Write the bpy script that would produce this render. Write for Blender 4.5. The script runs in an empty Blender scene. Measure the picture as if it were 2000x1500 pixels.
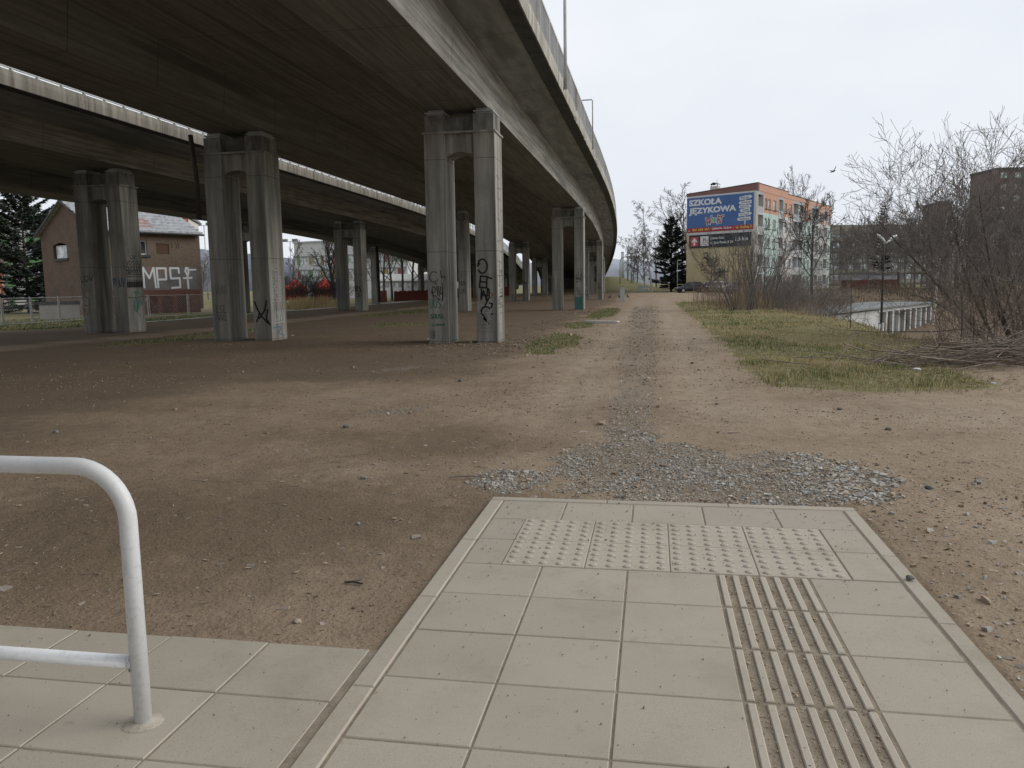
import bpy, math, random
import numpy as np
from mathutils import Vector, Matrix
rnd = random.Random(7)
RS = np.random.RandomState(11)
scene = bpy.context.scene
COL = scene.collection
PI = math.pi

# ------------------------------------------------------------------ camera survey
FPX, CX, CY, EYE = 1561.0, 1000.0, 750.0, 1.6
CAM = np.array([[0.9848300843537733, 0.17279342422801575, -0.015878837970602376],
                [-0.005528473092184559, 0.12270837372714162, 0.9924273731626455],
                [0.1734333904904377, -0.9772845478983064, 0.12180218184496622]])   # rows: right, up, back

def at(px, d, z=0.0):
    """plan position of something surveyed at bearing px and depth d, at height z"""
    k = (px - CX) / FPX * .9925
    f = np.array([-CAM[2][0], -CAM[2][1]]); f = f / np.hypot(*f)
    r = np.array([f[1], -f[0]])
    p = f * d + r * d * k
    return (float(p[0]), float(p[1]), z)

def camdir(cx_, cz_):
    f = np.array([-CAM[2][0], -CAM[2][1]]); f = f / np.hypot(*f)
    r = np.array([f[1], -f[0]])
    p = f * cz_ + r * cx_
    p = p / np.hypot(*p)
    return Vector((float(p[0]), float(p[1]), 0))

# ------------------------------------------------------------------ node helpers
def new_mat(name):
    m = bpy.data.materials.new(name); m.use_nodes = True
    nt = m.node_tree
    b = nt.nodes['Principled BSDF']
    return m, nt, b
def N(nt, t, **kw):
    n = nt.nodes.new(t)
    for k, v in kw.items():
        setattr(n, k, v)
    return n
def L(nt, a, b): nt.links.new(a, b)
def rgba(c): return (c[0], c[1], c[2], 1.0)
def pos(nt, scale=(1, 1, 1), obj=False):
    if obj:
        g = N(nt, 'ShaderNodeTexCoord').outputs['Object']
    else:
        g = N(nt, 'ShaderNodeNewGeometry').outputs['Position']
    m = N(nt, 'ShaderNodeVectorMath', operation='MULTIPLY'); m.inputs[1].default_value = scale
    L(nt, g, m.inputs[0]); return m.outputs[0]
def noise(nt, vec, scale, detail=4, rough=.55):
    n = N(nt, 'ShaderNodeTexNoise'); n.inputs['Scale'].default_value = scale
    n.inputs['Detail'].default_value = detail; n.inputs['Roughness'].default_value = rough
    L(nt, vec, n.inputs['Vector']); return n.outputs['Fac']
def ramp(nt, fac, stops, interp='LINEAR'):
    r = N(nt, 'ShaderNodeValToRGB'); r.color_ramp.interpolation = interp
    el = r.color_ramp.elements
    while len(el) < len(stops): el.new(.5)
    for e, (p, c) in zip(el, stops):
        e.position = p; e.color = rgba(c) if len(c) == 3 else c
    L(nt, fac, r.inputs[0]); return r.outputs[0]
def mixc(nt, f, a, b, mode='MIX'):
    m = N(nt, 'ShaderNodeMix', data_type='RGBA', blend_type=mode)
    for sock, v in ((m.inputs[0], f), (m.inputs[6], a), (m.inputs[7], b)):
        if isinstance(v, (int, float)): sock.default_value = v
        elif isinstance(v, tuple): sock.default_value = rgba(v)
        else: L(nt, v, sock)
    return m.outputs[2]
def mth(nt, op, a, b=None, c=None, clamp=False):
    m = N(nt, 'ShaderNodeMath', operation=op, use_clamp=clamp)
    for i, v in enumerate((a, b, c)):
        if v is None: continue
        if isinstance(v, (int, float)): m.inputs[i].default_value = v
        else: L(nt, v, m.inputs[i])
    return m.outputs[0]
def smooth(nt, v, lo, hi):
    m = N(nt, 'ShaderNodeMapRange', interpolation_type='SMOOTHSTEP')
    m.inputs['From Min'].default_value = lo; m.inputs['From Max'].default_value = hi
    L(nt, v, m.inputs['Value']); return m.outputs['Result']
def bump(nt, b, h, strength=.3, dist=.02):
    n = N(nt, 'ShaderNodeBump'); n.inputs['Strength'].default_value = strength; n.inputs['Distance'].default_value = dist
    L(nt, h, n.inputs['Height']); L(nt, n.outputs[0], b.inputs['Normal'])
def attr(nt, name):
    return N(nt, 'ShaderNodeAttribute', attribute_name=name)

def mottled(name, c1, c2, scale=3.0, rough=.85, stretch=(1, 1, 1), c3=None, fine=40.0, bmp=.15, metal=0.0, spec=.3, dist=.01):
    m, nt, b = new_mat(name)
    v = pos(nt, stretch)
    n1 = noise(nt, v, scale, 6, .6)
    col = ramp(nt, n1, [(.32, c1), (.68, c2)])
    n2 = noise(nt, pos(nt), fine, 3)
    col = mixc(nt, mth(nt, 'MULTIPLY', smooth(nt, n2, .5, .75), .35), col, tuple(x * .6 for x in c1))
    if c3:
        n3 = noise(nt, v, scale * .37 + .13, 5)
        col = mixc(nt, smooth(nt, n3, .55, .72), col, c3)
    L(nt, col, b.inputs['Base Color'])
    b.inputs['Roughness'].default_value = rough; b.inputs['Metallic'].default_value = metal
    b.inputs['Specular IOR Level'].default_value = spec
    if bmp: bump(nt, b, mth(nt, 'ADD', n2, n1), bmp, dist)
    return m

def attr_mat(name, rough=.9, bmp=True, dark=.75):
    """colour carried per vertex in attribute 'tint', broken up by noise"""
    m, nt, b = new_mat(name)
    a = attr(nt, 'tint').outputs['Color']
    n = noise(nt, pos(nt), 60, 3)
    col = mixc(nt, smooth(nt, n, .35, .7), a, mixc(nt, 1.0, a, (dark, dark, dark), 'MULTIPLY'))
    L(nt, col, b.inputs['Base Color']); b.inputs['Roughness'].default_value = rough
    b.inputs['Specular IOR Level'].default_value = .2
    return m

# ------------------------------------------------------------------ mesh helpers
class MB:
    def __init__(s): s.v = []; s.f = []; s.mi = []
    def add(s, vs, fs, mi=0):
        o = len(s.v); s.v.extend([tuple(map(float, p)) for p in vs])
        for f in fs: s.f.append(tuple(i + o for i in f)); s.mi.append(mi)
        return s
    def box(s, x0, x1, y0, y1, z0, z1, M=None, mi=0):
        vs = [Vector((x, y, z)) for z in (z0, z1) for y in (y0, y1) for x in (x0, x1)]
        if M is not None: vs = [M @ p for p in vs]
        return s.add(vs, [(0, 2, 3, 1), (4, 5, 7, 6), (0, 1, 5, 4), (2, 6, 7, 3), (0, 4, 6, 2), (1, 3, 7, 5)], mi)
    def prism(s, poly, a0, a1, f, mi=0):
        """poly: 2D points, f(p,q,a)->xyz, extruded a0..a1"""
        n = len(poly)
        vs = [f(p, q, a0) for p, q in poly] + [f(p, q, a1) for p, q in poly]
        fs = [(i, (i + 1) % n, n + (i + 1) % n, n + i) for i in range(n)]
        fs += [tuple(range(n))[::-1], tuple(range(n, 2 * n))]
        return s.add(vs, fs, mi)
    def tube(s, pts, r, n=8, cap=True, mi=0, flat=1.0):
        pts = [Vector(p) for p in pts]
        if not hasattr(r, '__len__'): r = [r] * len(pts)
        rings = []; ref = None
        for i, p in enumerate(pts):
            a = pts[max(i - 1, 0)]; c = pts[min(i + 1, len(pts) - 1)]
            d = (c - a); d = d.normalized() if d.length > 1e-9 else Vector((0, 0, 1))
            if ref is None:
                ref = d.cross(Vector((0, 0, 1)))
                if ref.length < .05: ref = d.cross(Vector((1, 0, 0)))
                ref.normalize()
            x = (ref - d * ref.dot(d)).normalized(); ref = x
            y = d.cross(x)
            rings.append([p + x * (r[i] * math.cos(2 * PI * k / n)) + y * (r[i] * flat * math.sin(2 * PI * k / n)) for k in range(n)])
        vs = [q for R in rings for q in R]
        fs = [(i * n + k, i * n + (k + 1) % n, (i + 1) * n + (k + 1) % n, (i + 1) * n + k) for i in range(len(pts) - 1) for k in range(n)]
        if cap: fs += [tuple(range(n))[::-1], tuple(range((len(pts) - 1) * n, len(pts) * n))]
        return s.add(vs, fs, mi)
    def ribbon(s, pts, w, f, mi=0, lift=.004):
        """flat painted stroke; pts 2D on a face, f(a,b,lift)->xyz"""
        for (a0, b0), (a1, b1) in zip(pts[:-1], pts[1:]):
            dx, dy = a1 - a0, b1 - b0; l = math.hypot(dx, dy) or 1e-6
            nx, ny = -dy / l * w / 2, dx / l * w / 2; ex, ey = dx / l * w * .3, dy / l * w * .3
            s.add([f(a0 - ex + nx, b0 - ey + ny, lift), f(a0 - ex - nx, b0 - ey - ny, lift),
                   f(a1 + ex - nx, b1 + ey - ny, lift), f(a1 + ex + nx, b1 + ey + ny, lift)], [(0, 1, 2, 3)], mi)
            lift += .00006
        return s
    def build(s, name, mats, parent=None, smooth_=False, world=True):
        me = bpy.data.meshes.new(name)
        me.from_pydata(s.v, [], s.f)
        return link(name, me, mats, parent, smooth_, s.mi if any(s.mi) else None, world)

def link(name, me, mats, parent=None, smooth_=False, mi=None, world=True):
    if not isinstance(mats, (list, tuple)): mats = [mats]
    for m in mats: me.materials.append(m)
    if mi: me.polygons.foreach_set('material_index', mi)
    me.polygons.foreach_set('use_smooth', [bool(smooth_)] * len(me.polygons))
    me.update()
    o = bpy.data.objects.new(name, me); COL.objects.link(o)
    if parent is not None:
        o.parent = parent
        if world:                           # vertices are in world axes: undo the thing's own offset
            t = parent; off = Vector((0, 0, 0))
            while t is not None: off += t.location; t = t.parent
            o.location = -off
    return o

def np_mesh(name, verts, faces, mats, parent=None, tint=None, smooth_=False, world=True):
    """verts (n,3), faces (m,k) constant k, or list of such arrays"""
    me = bpy.data.meshes.new(name)
    if not isinstance(faces, list): faces = [faces]
    nl = sum(f.size for f in faces); nf = sum(len(f) for f in faces)
    me.vertices.add(len(verts)); me.vertices.foreach_set('co', np.ascontiguousarray(verts, dtype=np.float32).ravel())
    me.loops.add(nl); me.polygons.add(nf)
    me.loops.foreach_set('vertex_index', np.concatenate([f.ravel() for f in faces]).astype(np.int32))
    tot = np.concatenate([np.full(len(f), f.shape[1]) for f in faces]); st = np.concatenate([[0], np.cumsum(tot)[:-1]])
    me.polygons.foreach_set('loop_start', st.astype(np.int32))
    me.update(calc_edges=True)
    if tint is not None:
        a = me.attributes.new('tint', 'FLOAT_COLOR', 'POINT')
        c = np.ones((len(verts), 4), np.float32); c[:, :3] = tint; a.data.foreach_set('color', c.ravel())
    return link(name, me, mats, parent, smooth_, None, world)

def tag(o, label=None, cat=None, group=None, kind=None):
    if label: o['label'] = label
    if cat: o['category'] = cat
    if group: o['group'] = group
    if kind: o['kind'] = kind
    return o
def thing(name, loc, label, cat, group=None, rz=0.0):
    o = bpy.data.objects.new(name, None); COL.objects.link(o)
    o.location = loc; o.rotation_euler = (0, 0, rz); o.empty_display_size = .3
    return tag(o, label, cat, group)
def dup(o, loc=None, rz=None, label=None, scale=None, parent=None):
    c = o.copy(); COL.objects.link(c)
    if parent is not None: c.parent = parent
    if loc is not None: c.location = loc
    if rz is not None: c.rotation_euler = (0, 0, rz)
    if scale is not None: c.scale = scale if hasattr(scale, '__len__') else (scale,) * 3
    if label: c['label'] = label
    for ch in list(o.children): dup(ch, parent=c)
    return c

def text_obj(name, s, mat, parent, f, x0, x1, y0, y1, bold=0.0, lift=.02, shear=0.0, keep=False):
    """flat lettering fitted in the rectangle x0..x1,y0..y1 of a face; f(a,b,lift)->xyz"""
    cu = bpy.data.curves.new(name, 'FONT'); cu.body = s; cu.offset = bold; cu.shear = shear; cu.resolution_u = 3
    ob = bpy.data.objects.new(name, cu); COL.objects.link(ob)
    bpy.context.view_layer.update()
    me = bpy.data.meshes.new_from_object(ob.evaluated_get(bpy.context.evaluated_depsgraph_get()))
    bpy.data.objects.remove(ob); bpy.data.curves.remove(cu)
    n = len(me.vertices)
    co = np.zeros(n * 3, np.float32); me.vertices.foreach_get('co', co); co = co.reshape(-1, 3)
    if n == 0: return None
    mn, mx = co.min(0), co.max(0)
    sx = (x1 - x0) / max(mx[0] - mn[0], 1e-6); sy = (y1 - y0) / max(mx[1] - mn[1], 1e-6)
    if keep: sx = min(sx, sy); sy = sx
    out = np.array([tuple(f(x0 + (p[0] - mn[0]) * sx, y0 + (p[1] - mn[1]) * sy, lift)) for p in co], np.float32)
    me.vertices.foreach_set('co', out.ravel()); me.materials.clear()
    return link(name, me, mat, parent)

# ------------------------------------------------------------------ terrain
def ss(a, b, x):
    t = np.clip((np.asarray(x, float) - a) / (b - a), 0, 1); return t * t * (3 - 2 * t)
def vnoise(x, y, seed=0):
    x = np.asarray(x, float); y = np.asarray(y, float)
    xi = np.floor(x); yi = np.floor(y); fx = x - xi; fy = y - yi
    fx = fx * fx * (3 - 2 * fx); fy = fy * fy * (3 - 2 * fy)
    def h(a, b):
        s = np.sin(a * 127.1 + b * 311.7 + seed * 74.7) * 43758.5453
        return s - np.floor(s)
    return (h(xi, yi) * (1 - fx) + h(xi + 1, yi) * fx) * (1 - fy) + (h(xi, yi + 1) * (1 - fx) + h(xi + 1, yi + 1) * fx) * fy
def fbm(x, y, seed=0, o=4):
    r = 0; a = .5
    for i in range(o):
        r = r + a * vnoise(np.asarray(x) * 2 ** i, np.asarray(y) * 2 ** i, seed + i); a *= .5
    return r
MOUND = at(1196, 158)
def hgt(u, v):
    u = np.asarray(u, float); v = np.asarray(v, float)
    z = -.035 + .03 * (fbm(u * .5, v * .5, 3) - .47)
    z = z + .35 * ss(72, 112, v) * ss(-30, -12, u)
    crest = 6.5 + .5 * np.sin(v * .21) + .3 * np.sin(v * .55 + 1)
    bas = ss(0, 9, u - crest) * ss(12, 20, v) * (1 - ss(88, 112, v))
    z = z - 3.45 * bas
    z = z - .25 * ss(-24, -34, u) * ss(20, 40, v) * (1 - ss(90, 120, v))
    bank = ss(1.6, 3.2, u) * (1 - ss(0, 2, u - crest)) * ss(12, 15, v) * (1 - ss(70, 90, v))
    z = z + bank * (.04 * fbm(u * 1.3, v * 1.3, 9))
    z = z + 2.9 * np.exp(-(((u - MOUND[0]) / 7.0) ** 2 + ((v - MOUND[1]) / 22.0) ** 2))
    # old wheel rut and hollows on the bare ground
    open_ = (1 - ss(25, 40, v)) * ss(2.0, 4.5, v)
    z = z + open_ * .05 * (fbm(u * 1.1 + 5, v * .9, 21) - .47) + open_ * .018 * (fbm(u * 6, v * 6, 33) - .47)
    for uc_, k_ in ((-1.25, 1.0), (.78, .9)):
        z = z - .022 * k_ * np.exp(-((u - uc_ - .12 * np.sin(v * .35)) / .2) ** 2) * ss(8, 10, v) * (1 - ss(40, 60, v))
    rr_ = np.hypot(u - 4.4, v - 1.5)
    z = z - .014 * (np.exp(-((rr_ - 8.1) / .13) ** 2) + np.exp(-((rr_ - 9.3) / .13) ** 2)) * ss(1.5, 2.5, u)
    # keep the soil below the slabs, a few mm under them at the edges
    inpath = (1 - ss(0.0, .35, np.abs(u - .095) - 1.31)) * (1 - ss(0, .35, v - 5.86))
    inside = (1 - ss(0.0, .35, u + 1.2)) * (1 - ss(0, .35, v - 3.26))
    k = np.maximum(inpath, inside)
    z = z * (1 - k) - .03 * k
    core = ((np.abs(u - .095) < 1.27) & (v < 5.83)) | ((u < -1.2) & (v < 3.2))
    return np.where(core, -.12, z)
def gz(u, v): return float(hgt(u, v))
def on(px, d, dz=0.0):
    p = at(px, d); return (p[0], p[1], gz(p[0], p[1]) + dz)

# field masks on the ground
def m_grass(u, v):
    n = fbm(u * .9, v * .9, 40); n2 = fbm(u * .25, v * .25, 44)
    le = 1.85 + .5 * ss(18, 13, v) + 2.2 * ss(13.8, 11.9, v) * 0
    edge = 1.72 + .55 * (fbm(u * 2.6, v * 2.6, 46) - .47) + 2.2 * np.exp(-((v - 12.2) / 1.1) ** 2) * 0 + .5 * (n - .47)
    right = ss(edge - .15, edge + .45, u) * ss(12.0, 13.0, v - .18 * np.abs(u - 3.4) ** 1.2 + .9 * (n - .47)) * (1 - ss(66, 76, v + 6 * (n - .5)))
    right = right * (1 - ss(4.7, 5.6, u) * (1 - ss(14.8, 17.0, v)))
    p1 = np.exp(-(((u + 2.75) / .75) ** 2 + ((v - 23.0) / 4.2) ** 2)) * 1.25
    p2 = np.exp(-(((u + 2.75) / .8) ** 2 + ((v - 47) / 9) ** 2)) * 1.25
    p3 = np.exp(-(((u + 3.0) / .7) ** 2 + ((v - 33) / 4) ** 2))
    # strips between and under the two viaducts
    q1 = np.exp(-(((u + 16.2) / 1.1) ** 2)) * ss(19, 24, v) * (1 - ss(30, 34, v)) * 1.1
    q2 = np.exp(-(((u + 16.2) / 1.6) ** 2)) * ss(40, 48, v) * (1 - ss(66, 72, v)) * 1.2
    q3 = ss(-26, -30, u + 2 * (n2 - .5)) * ss(30, 36, v)
    q4 = np.exp(-(((u + 11) / 1.4) ** 2 + ((v - 34) / 2.0) ** 2)) * 1.1
    q5 = np.exp(-(((u + 19) / 3.4) ** 2 + ((v - 92) / 12) ** 2)) * 1.1
    far = ss(112, 120, v + .25 * u)
    mound = np.exp(-(((u - MOUND[0]) / 8) ** 2 + ((v - MOUND[1]) / 24) ** 2)) * 1.6
    basin = ss(7.0, 9.0, u) * ss(13, 17, v) * (1 - .85 * ss(34, 46, v) * (1 - ss(125, 150, v)))
    far = far * (1 - .8 * ss(10, 16, u) * (1 - ss(128, 150, v)))
    patches = np.maximum.reduce([p1, p2, p3, q1, q2, q4, q5])
    patches = ss(.38, .68, patches + .55 * (n - .47))
    # trodden tracks stay bare
    return np.clip(np.maximum.reduce([right, patches, q3 * ss(.3, .5, n2 + .1), far, np.clip(mound, 0, 1), basin]), 0, 1)
def m_grav(u, v):
    n = fbm(u * 1.4, v * 1.4, 60); n1 = fbm(u * 4, v * 4, 63)
    c = -.25 - .006 * (v - 9) + .25 * (fbm(v * .15, 0 * v, 66) - .47)
    w = .34 + .012 * (v - 9)
    strip = (1 - ss(.55, 1.15, np.abs(u - c) / w + 1.0 * (n - .47))) * ss(7.6, 8.6, v) * (1 - ss(52, 64, v))
    def blob(cu, cv, ru, rv): return 1 - ss(.7, 1.15, np.sqrt(((u - cu) / ru) ** 2 + ((v - cv) / rv) ** 2) + .9 * (n - .47) + .5 * (n1 - .47))
    patch = np.maximum.reduce([blob(-.05, 7.1, .95, 1.25), blob(1.15, 6.8, .72, 1.1) * 1, blob(-1.15, 6.5, .38, .42), blob(.5, 6.2, 1.1, .5) * .8])
    b2 = np.exp(-(((u + 3.4) / .5) ** 2 + ((v - 10.2) / .9) ** 2)) * .8 * ss(.42, .6, n)
    b3 = np.exp(-(((u + 4.2) / 2.4) ** 2 + ((v - 15.5) / 1.0) ** 2)) * .7 * ss(.42, .6, n)
    return np.clip(np.maximum.reduce([strip * (.8 - .25 * ss(9, 13, v)), patch, b2, b3]), 0, 1)
TROD = [at(-80, 23), at(150, 27), at(420, 34), at(640, 47), at(840, 66), at(960, 90)]
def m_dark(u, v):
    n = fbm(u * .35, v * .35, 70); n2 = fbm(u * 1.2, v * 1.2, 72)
    d = ss(-1.8, -5.5, u + .6 * (n2 - .5)) * ss(11, 17, v) * 1.0  # soil darkened under the viaducts, their shade put into the colour
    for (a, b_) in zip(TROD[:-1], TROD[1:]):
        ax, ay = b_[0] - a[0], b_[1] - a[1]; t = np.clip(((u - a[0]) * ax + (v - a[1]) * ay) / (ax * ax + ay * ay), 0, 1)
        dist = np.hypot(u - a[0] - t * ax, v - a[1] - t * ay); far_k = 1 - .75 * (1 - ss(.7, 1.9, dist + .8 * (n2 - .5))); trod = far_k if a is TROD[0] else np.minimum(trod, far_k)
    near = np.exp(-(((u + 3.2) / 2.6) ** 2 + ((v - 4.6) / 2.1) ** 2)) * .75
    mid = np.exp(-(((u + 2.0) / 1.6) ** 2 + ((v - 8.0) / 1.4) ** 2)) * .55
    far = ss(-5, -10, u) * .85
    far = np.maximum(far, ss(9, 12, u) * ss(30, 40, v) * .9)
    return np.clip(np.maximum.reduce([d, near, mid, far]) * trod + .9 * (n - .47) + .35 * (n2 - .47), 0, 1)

# ------------------------------------------------------------------ world, sun, camera
w = bpy.data.worlds.new('World'); scene.world = w; w.use_nodes = True
nt = w.node_tree; nt.nodes.clear()
out = N(nt, 'ShaderNodeOutputWorld')
sky = N(nt, 'ShaderNodeTexSky', sky_type='NISHITA'); sky.sun_disc = False
SUN_EL, SUN_AZ = math.radians(30), math.radians(80)        # azimuth from +Y towards +X
sky.sun_elevation = SUN_EL; sky.sun_rotation = SUN_AZ
bg1 = N(nt, 'ShaderNodeBackground'); bg1.inputs[1].default_value = .1; L(nt, sky.outputs[0], bg1.inputs[0])
tc = N(nt, 'ShaderNodeTexCoord').outputs['Generated']
sep = N(nt, 'ShaderNodeSeparateXYZ'); L(nt, tc, sep.inputs[0])
mp = N(nt, 'ShaderNodeVectorMath', operation='MULTIPLY'); mp.inputs[1].default_value = (1.6, 1.6, 4.0); L(nt, tc, mp.inputs[0])
cl = noise(nt, mp.outputs[0], 1.3, 5, .5)
c_hi = ramp(nt, cl, [(.3, (.78, .82, .885)), (.62, (.90, .93, .97))])
c_lo = ramp(nt, cl, [(.3, (.77, .805, .88)), (.7, (.84, .87, .925))])
cc = mixc(nt, smooth(nt, sep.outputs[2], .03, .38), c_lo, c_hi)
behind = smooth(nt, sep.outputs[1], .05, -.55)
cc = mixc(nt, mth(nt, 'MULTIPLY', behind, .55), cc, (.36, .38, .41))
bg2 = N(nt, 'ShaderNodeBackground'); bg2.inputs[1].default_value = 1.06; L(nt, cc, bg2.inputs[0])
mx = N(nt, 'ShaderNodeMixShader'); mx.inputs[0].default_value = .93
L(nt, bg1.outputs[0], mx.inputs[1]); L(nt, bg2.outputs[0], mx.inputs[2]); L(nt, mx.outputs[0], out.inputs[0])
sl = bpy.data.lights.new('sun', 'SUN'); sl.energy = 1.5; sl.angle = math.radians(40); sl.color = (1.0, .95, .88)
so = bpy.data.objects.new('sun', sl); COL.objects.link(so)
sd = Vector((math.sin(SUN_AZ) * math.cos(SUN_EL), math.cos(SUN_AZ) * math.cos(SUN_EL), math.sin(SUN_EL)))
so.rotation_euler = (-sd).to_track_quat('-Z', 'Y').to_euler()

cd = bpy.data.cameras.new('camera'); cd.sensor_width = 36; cd.lens = FPX / 2000 * 36; cd.clip_end = 9000; cd.clip_start = .05
co_ = bpy.data.objects.new('camera', cd); COL.objects.link(co_)
R = Matrix(CAM.tolist()).transposed().to_4x4(); R.translation = (0, 0, EYE); co_.matrix_world = R
scene.camera = co_
scene.view_settings.view_transform = 'Standard'; scene.view_settings.look = 'None'; scene.view_settings.exposure = 0

# ------------------------------------------------------------------ ground sheet
def lines(parts):
    o = []
    for a, b, st in parts: o.extend(np.arange(a, b, st))
    return np.array(o + [parts[-1][1]])
gu = lines([(-3000, -400, 400), (-400, -80, 40), (-80, -30, 4), (-30, -14, .8), (-14, -7, .35), (-7, 6, .085), (6, 16, .35), (16, 60, 2), (60, 300, 24), (300, 3000, 450)])
gv = lines([(-60, 0, 10), (0, 2.2, .4), (2.2, 16, .085), (16, 30, .2), (30, 60, .6), (60, 130, 2), (130, 240, 8), (240, 800, 80), (800, 4000, 400)])
U, Vv = np.meshgrid(gu, gv)
Z = hgt(U, Vv)
gvert = np.stack([U.ravel(), Vv.ravel(), Z.ravel()], 1)
nu, nv = len(gu), len(gv)
ii = (np.arange(nv - 1)[:, None] * nu + np.arange(nu - 1)[None]).ravel()
gface = np.stack([ii, ii + 1, ii + nu + 1, ii + nu], 1)
m, nt, b = new_mat('bare_soil')
P = pos(nt)
msk = N(nt, 'ShaderNodeSeparateColor'); L(nt, attr(nt, 'mask').outputs['Color'], msk.inputs[0])
nA = noise(nt, P, .55, 6, .6); nB = noise(nt, P, 5.0, 6, .62); nC = noise(nt, P, 38, 4, .6); nD = noise(nt, pos(nt, (3.2, 1.0, 1)), 1.6, 5)
soil = ramp(nt, nA, [(.3, (.232, .172, .115)), (.5, (.302, .232, .162)), (.72, (.375, .298, .214))])
soil = mixc(nt, mth(nt, 'MULTIPLY', smooth(nt, nB, .48, .68), .55), soil, (.365, .295, .215))
soil = mixc(nt, mth(nt, 'MULTIPLY', smooth(nt, nD, .55, .75), .3), soil, (.145, .102, .066))
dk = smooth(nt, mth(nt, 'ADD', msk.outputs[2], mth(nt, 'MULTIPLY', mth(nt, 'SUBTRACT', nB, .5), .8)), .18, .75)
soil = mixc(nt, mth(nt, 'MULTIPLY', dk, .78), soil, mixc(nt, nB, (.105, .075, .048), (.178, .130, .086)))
pale = mth(nt, 'MULTIPLY', attr(nt, 'mask').outputs['Alpha'], mth(nt, 'MULTIPLY', smooth(nt, nB, .3, .6), .6))
soil = mixc(nt, pale, soil, (.40, .335, .26))
# flattened stones and crumbs pressed into the surface
vor = N(nt, 'ShaderNodeTexVoronoi'); vor.inputs['Scale'].default_value = 26; L(nt, P, vor.inputs['Vector'])
crumb = smooth(nt, vor.outputs['Distance'], .20, .08)
rs = N(nt, 'ShaderNodeSeparateColor'); L(nt, vor.outputs['Color'], rs.inputs[0])
crumb = mth(nt, 'MULTIPLY', crumb, smooth(nt, rs.outputs[0], .66, .7))
soil = mixc(nt, mth(nt, 'MULTIPLY', crumb, .6), soil, mixc(nt, rs.outputs[1], (.22, .18, .14), (.46, .40, .33)))
soil = mixc(nt, mth(nt, 'MULTIPLY', smooth(nt, nC, .52, .72), .45), soil, (.10, .07, .046))
# grey crushed stone
v2 = N(nt, 'ShaderNodeTexVoronoi'); v2.inputs['Scale'].default_value = 34; L(nt, P, v2.inputs['Vector'])
r2 = N(nt, 'ShaderNodeSeparateColor'); L(nt, v2.outputs['Color'], r2.inputs[0])
grv = ramp(nt, r2.outputs[0], [(0, (.25, .23, .20)), (.5, (.40, .37, .325)), (1, (.54, .505, .445))])
grv = mixc(nt, smooth(nt, v2.outputs['Distance'], .28, .5), grv, (.19, .155, .12))
gf = smooth(nt, mth(nt, 'ADD', msk.outputs[1], mth(nt, 'MULTIPLY', mth(nt, 'SUBTRACT', nB, .5), 1.2)), .3, .7)
soil = mixc(nt, mth(nt, 'MULTIPLY', gf, .68), soil, grv)
# turf underneath the blades
turf = ramp(nt, nB, [(.3, (.11, .115, .045)), (.55, (.20, .175, .085)), (.75, (.32, .26, .145))])
tf = smooth(nt, mth(nt, 'ADD', msk.outputs[0], mth(nt, 'MULTIPLY', mth(nt, 'SUBTRACT', nB, .5), 1.0)), .3, .65)
soil = mixc(nt, tf, soil, turf)
soil = mixc(nt, mth(nt, 'MULTIPLY', smooth(nt, noise(nt, P, 90, 3, .7), .56, .72), .4), soil, (.42, .34, .25))
L(nt, soil, b.inputs['Base Color']); b.inputs['Roughness'].default_value = .95; b.inputs['Specular IOR Level'].default_value = .15
hh = mth(nt, 'ADD', mth(nt, 'MULTIPLY', nB, 1.2), mth(nt, 'ADD', mth(nt, 'MULTIPLY', nC, .5), mth(nt, 'MULTIPLY', crumb, .35)))
bump(nt, b, hh, .8, .035)
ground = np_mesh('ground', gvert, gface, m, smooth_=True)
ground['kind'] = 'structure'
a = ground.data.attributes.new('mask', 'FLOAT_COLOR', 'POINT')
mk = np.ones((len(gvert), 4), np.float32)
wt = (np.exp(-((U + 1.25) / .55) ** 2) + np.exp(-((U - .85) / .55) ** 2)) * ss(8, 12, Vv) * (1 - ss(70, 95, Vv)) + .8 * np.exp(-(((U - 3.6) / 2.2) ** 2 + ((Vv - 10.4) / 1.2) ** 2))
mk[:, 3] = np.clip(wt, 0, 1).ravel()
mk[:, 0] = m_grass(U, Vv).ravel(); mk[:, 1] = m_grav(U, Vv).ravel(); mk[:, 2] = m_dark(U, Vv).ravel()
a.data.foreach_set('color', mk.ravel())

# ------------------------------------------------------------------ paving
def slab_mat(name, c1, c2):
    m, nt, b = new_mat(name)
    t = attr(nt, 'tint').outputs['Color']
    n1 = noise(nt, pos(nt), 2.2, 5); n2 = noise(nt, pos(nt), 180, 3, .7); n3 = noise(nt, pos(nt), 9, 6, .65)
    col = ramp(nt, n1, [(.3, c1), (.7, c2)])
    col = mixc(nt, 1.0, col, t, 'MULTIPLY')
    nL = noise(nt, pos(nt), .9, 6, .7)
    col = mixc(nt, mth(nt, 'MULTIPLY', smooth(nt, nL, .48, .70), .42), col, (.27, .225, .165))
    col = mixc(nt, mth(nt, 'MULTIPLY', smooth(nt, noise(nt, pos(nt), 26, 4, .7), .60, .72), .22), col, (.48, .43, .36))
    col = mixc(nt, mth(nt, 'MULTIPLY', smooth(nt, n3, .60, .74), .45), col, (.30, .235, .155))
    col = mixc(nt, mth(nt, 'MULTIPLY', smooth(nt, n2, .50, .66), .30), col, (.20, .175, .14))
    col = mixc(nt, mth(nt, 'MULTIPLY', smooth(nt, noise(nt, pos(nt), 75, 2), .70, .74), .7), col, (.12, .09, .06))
    L(nt, col, b.inputs['Base Color']); b.inputs['Roughness'].default_value = .82; b.inputs['Specular IOR Level'].default_value = .25
    bump(nt, b, mth(nt, 'ADD', n2, mth(nt, 'MULTIPLY', n3, .4)), .22, .004)
    return m
M_SLAB = slab_mat('concrete_slab', (.425, .380, .312), (.455, .408, .338))
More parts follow.
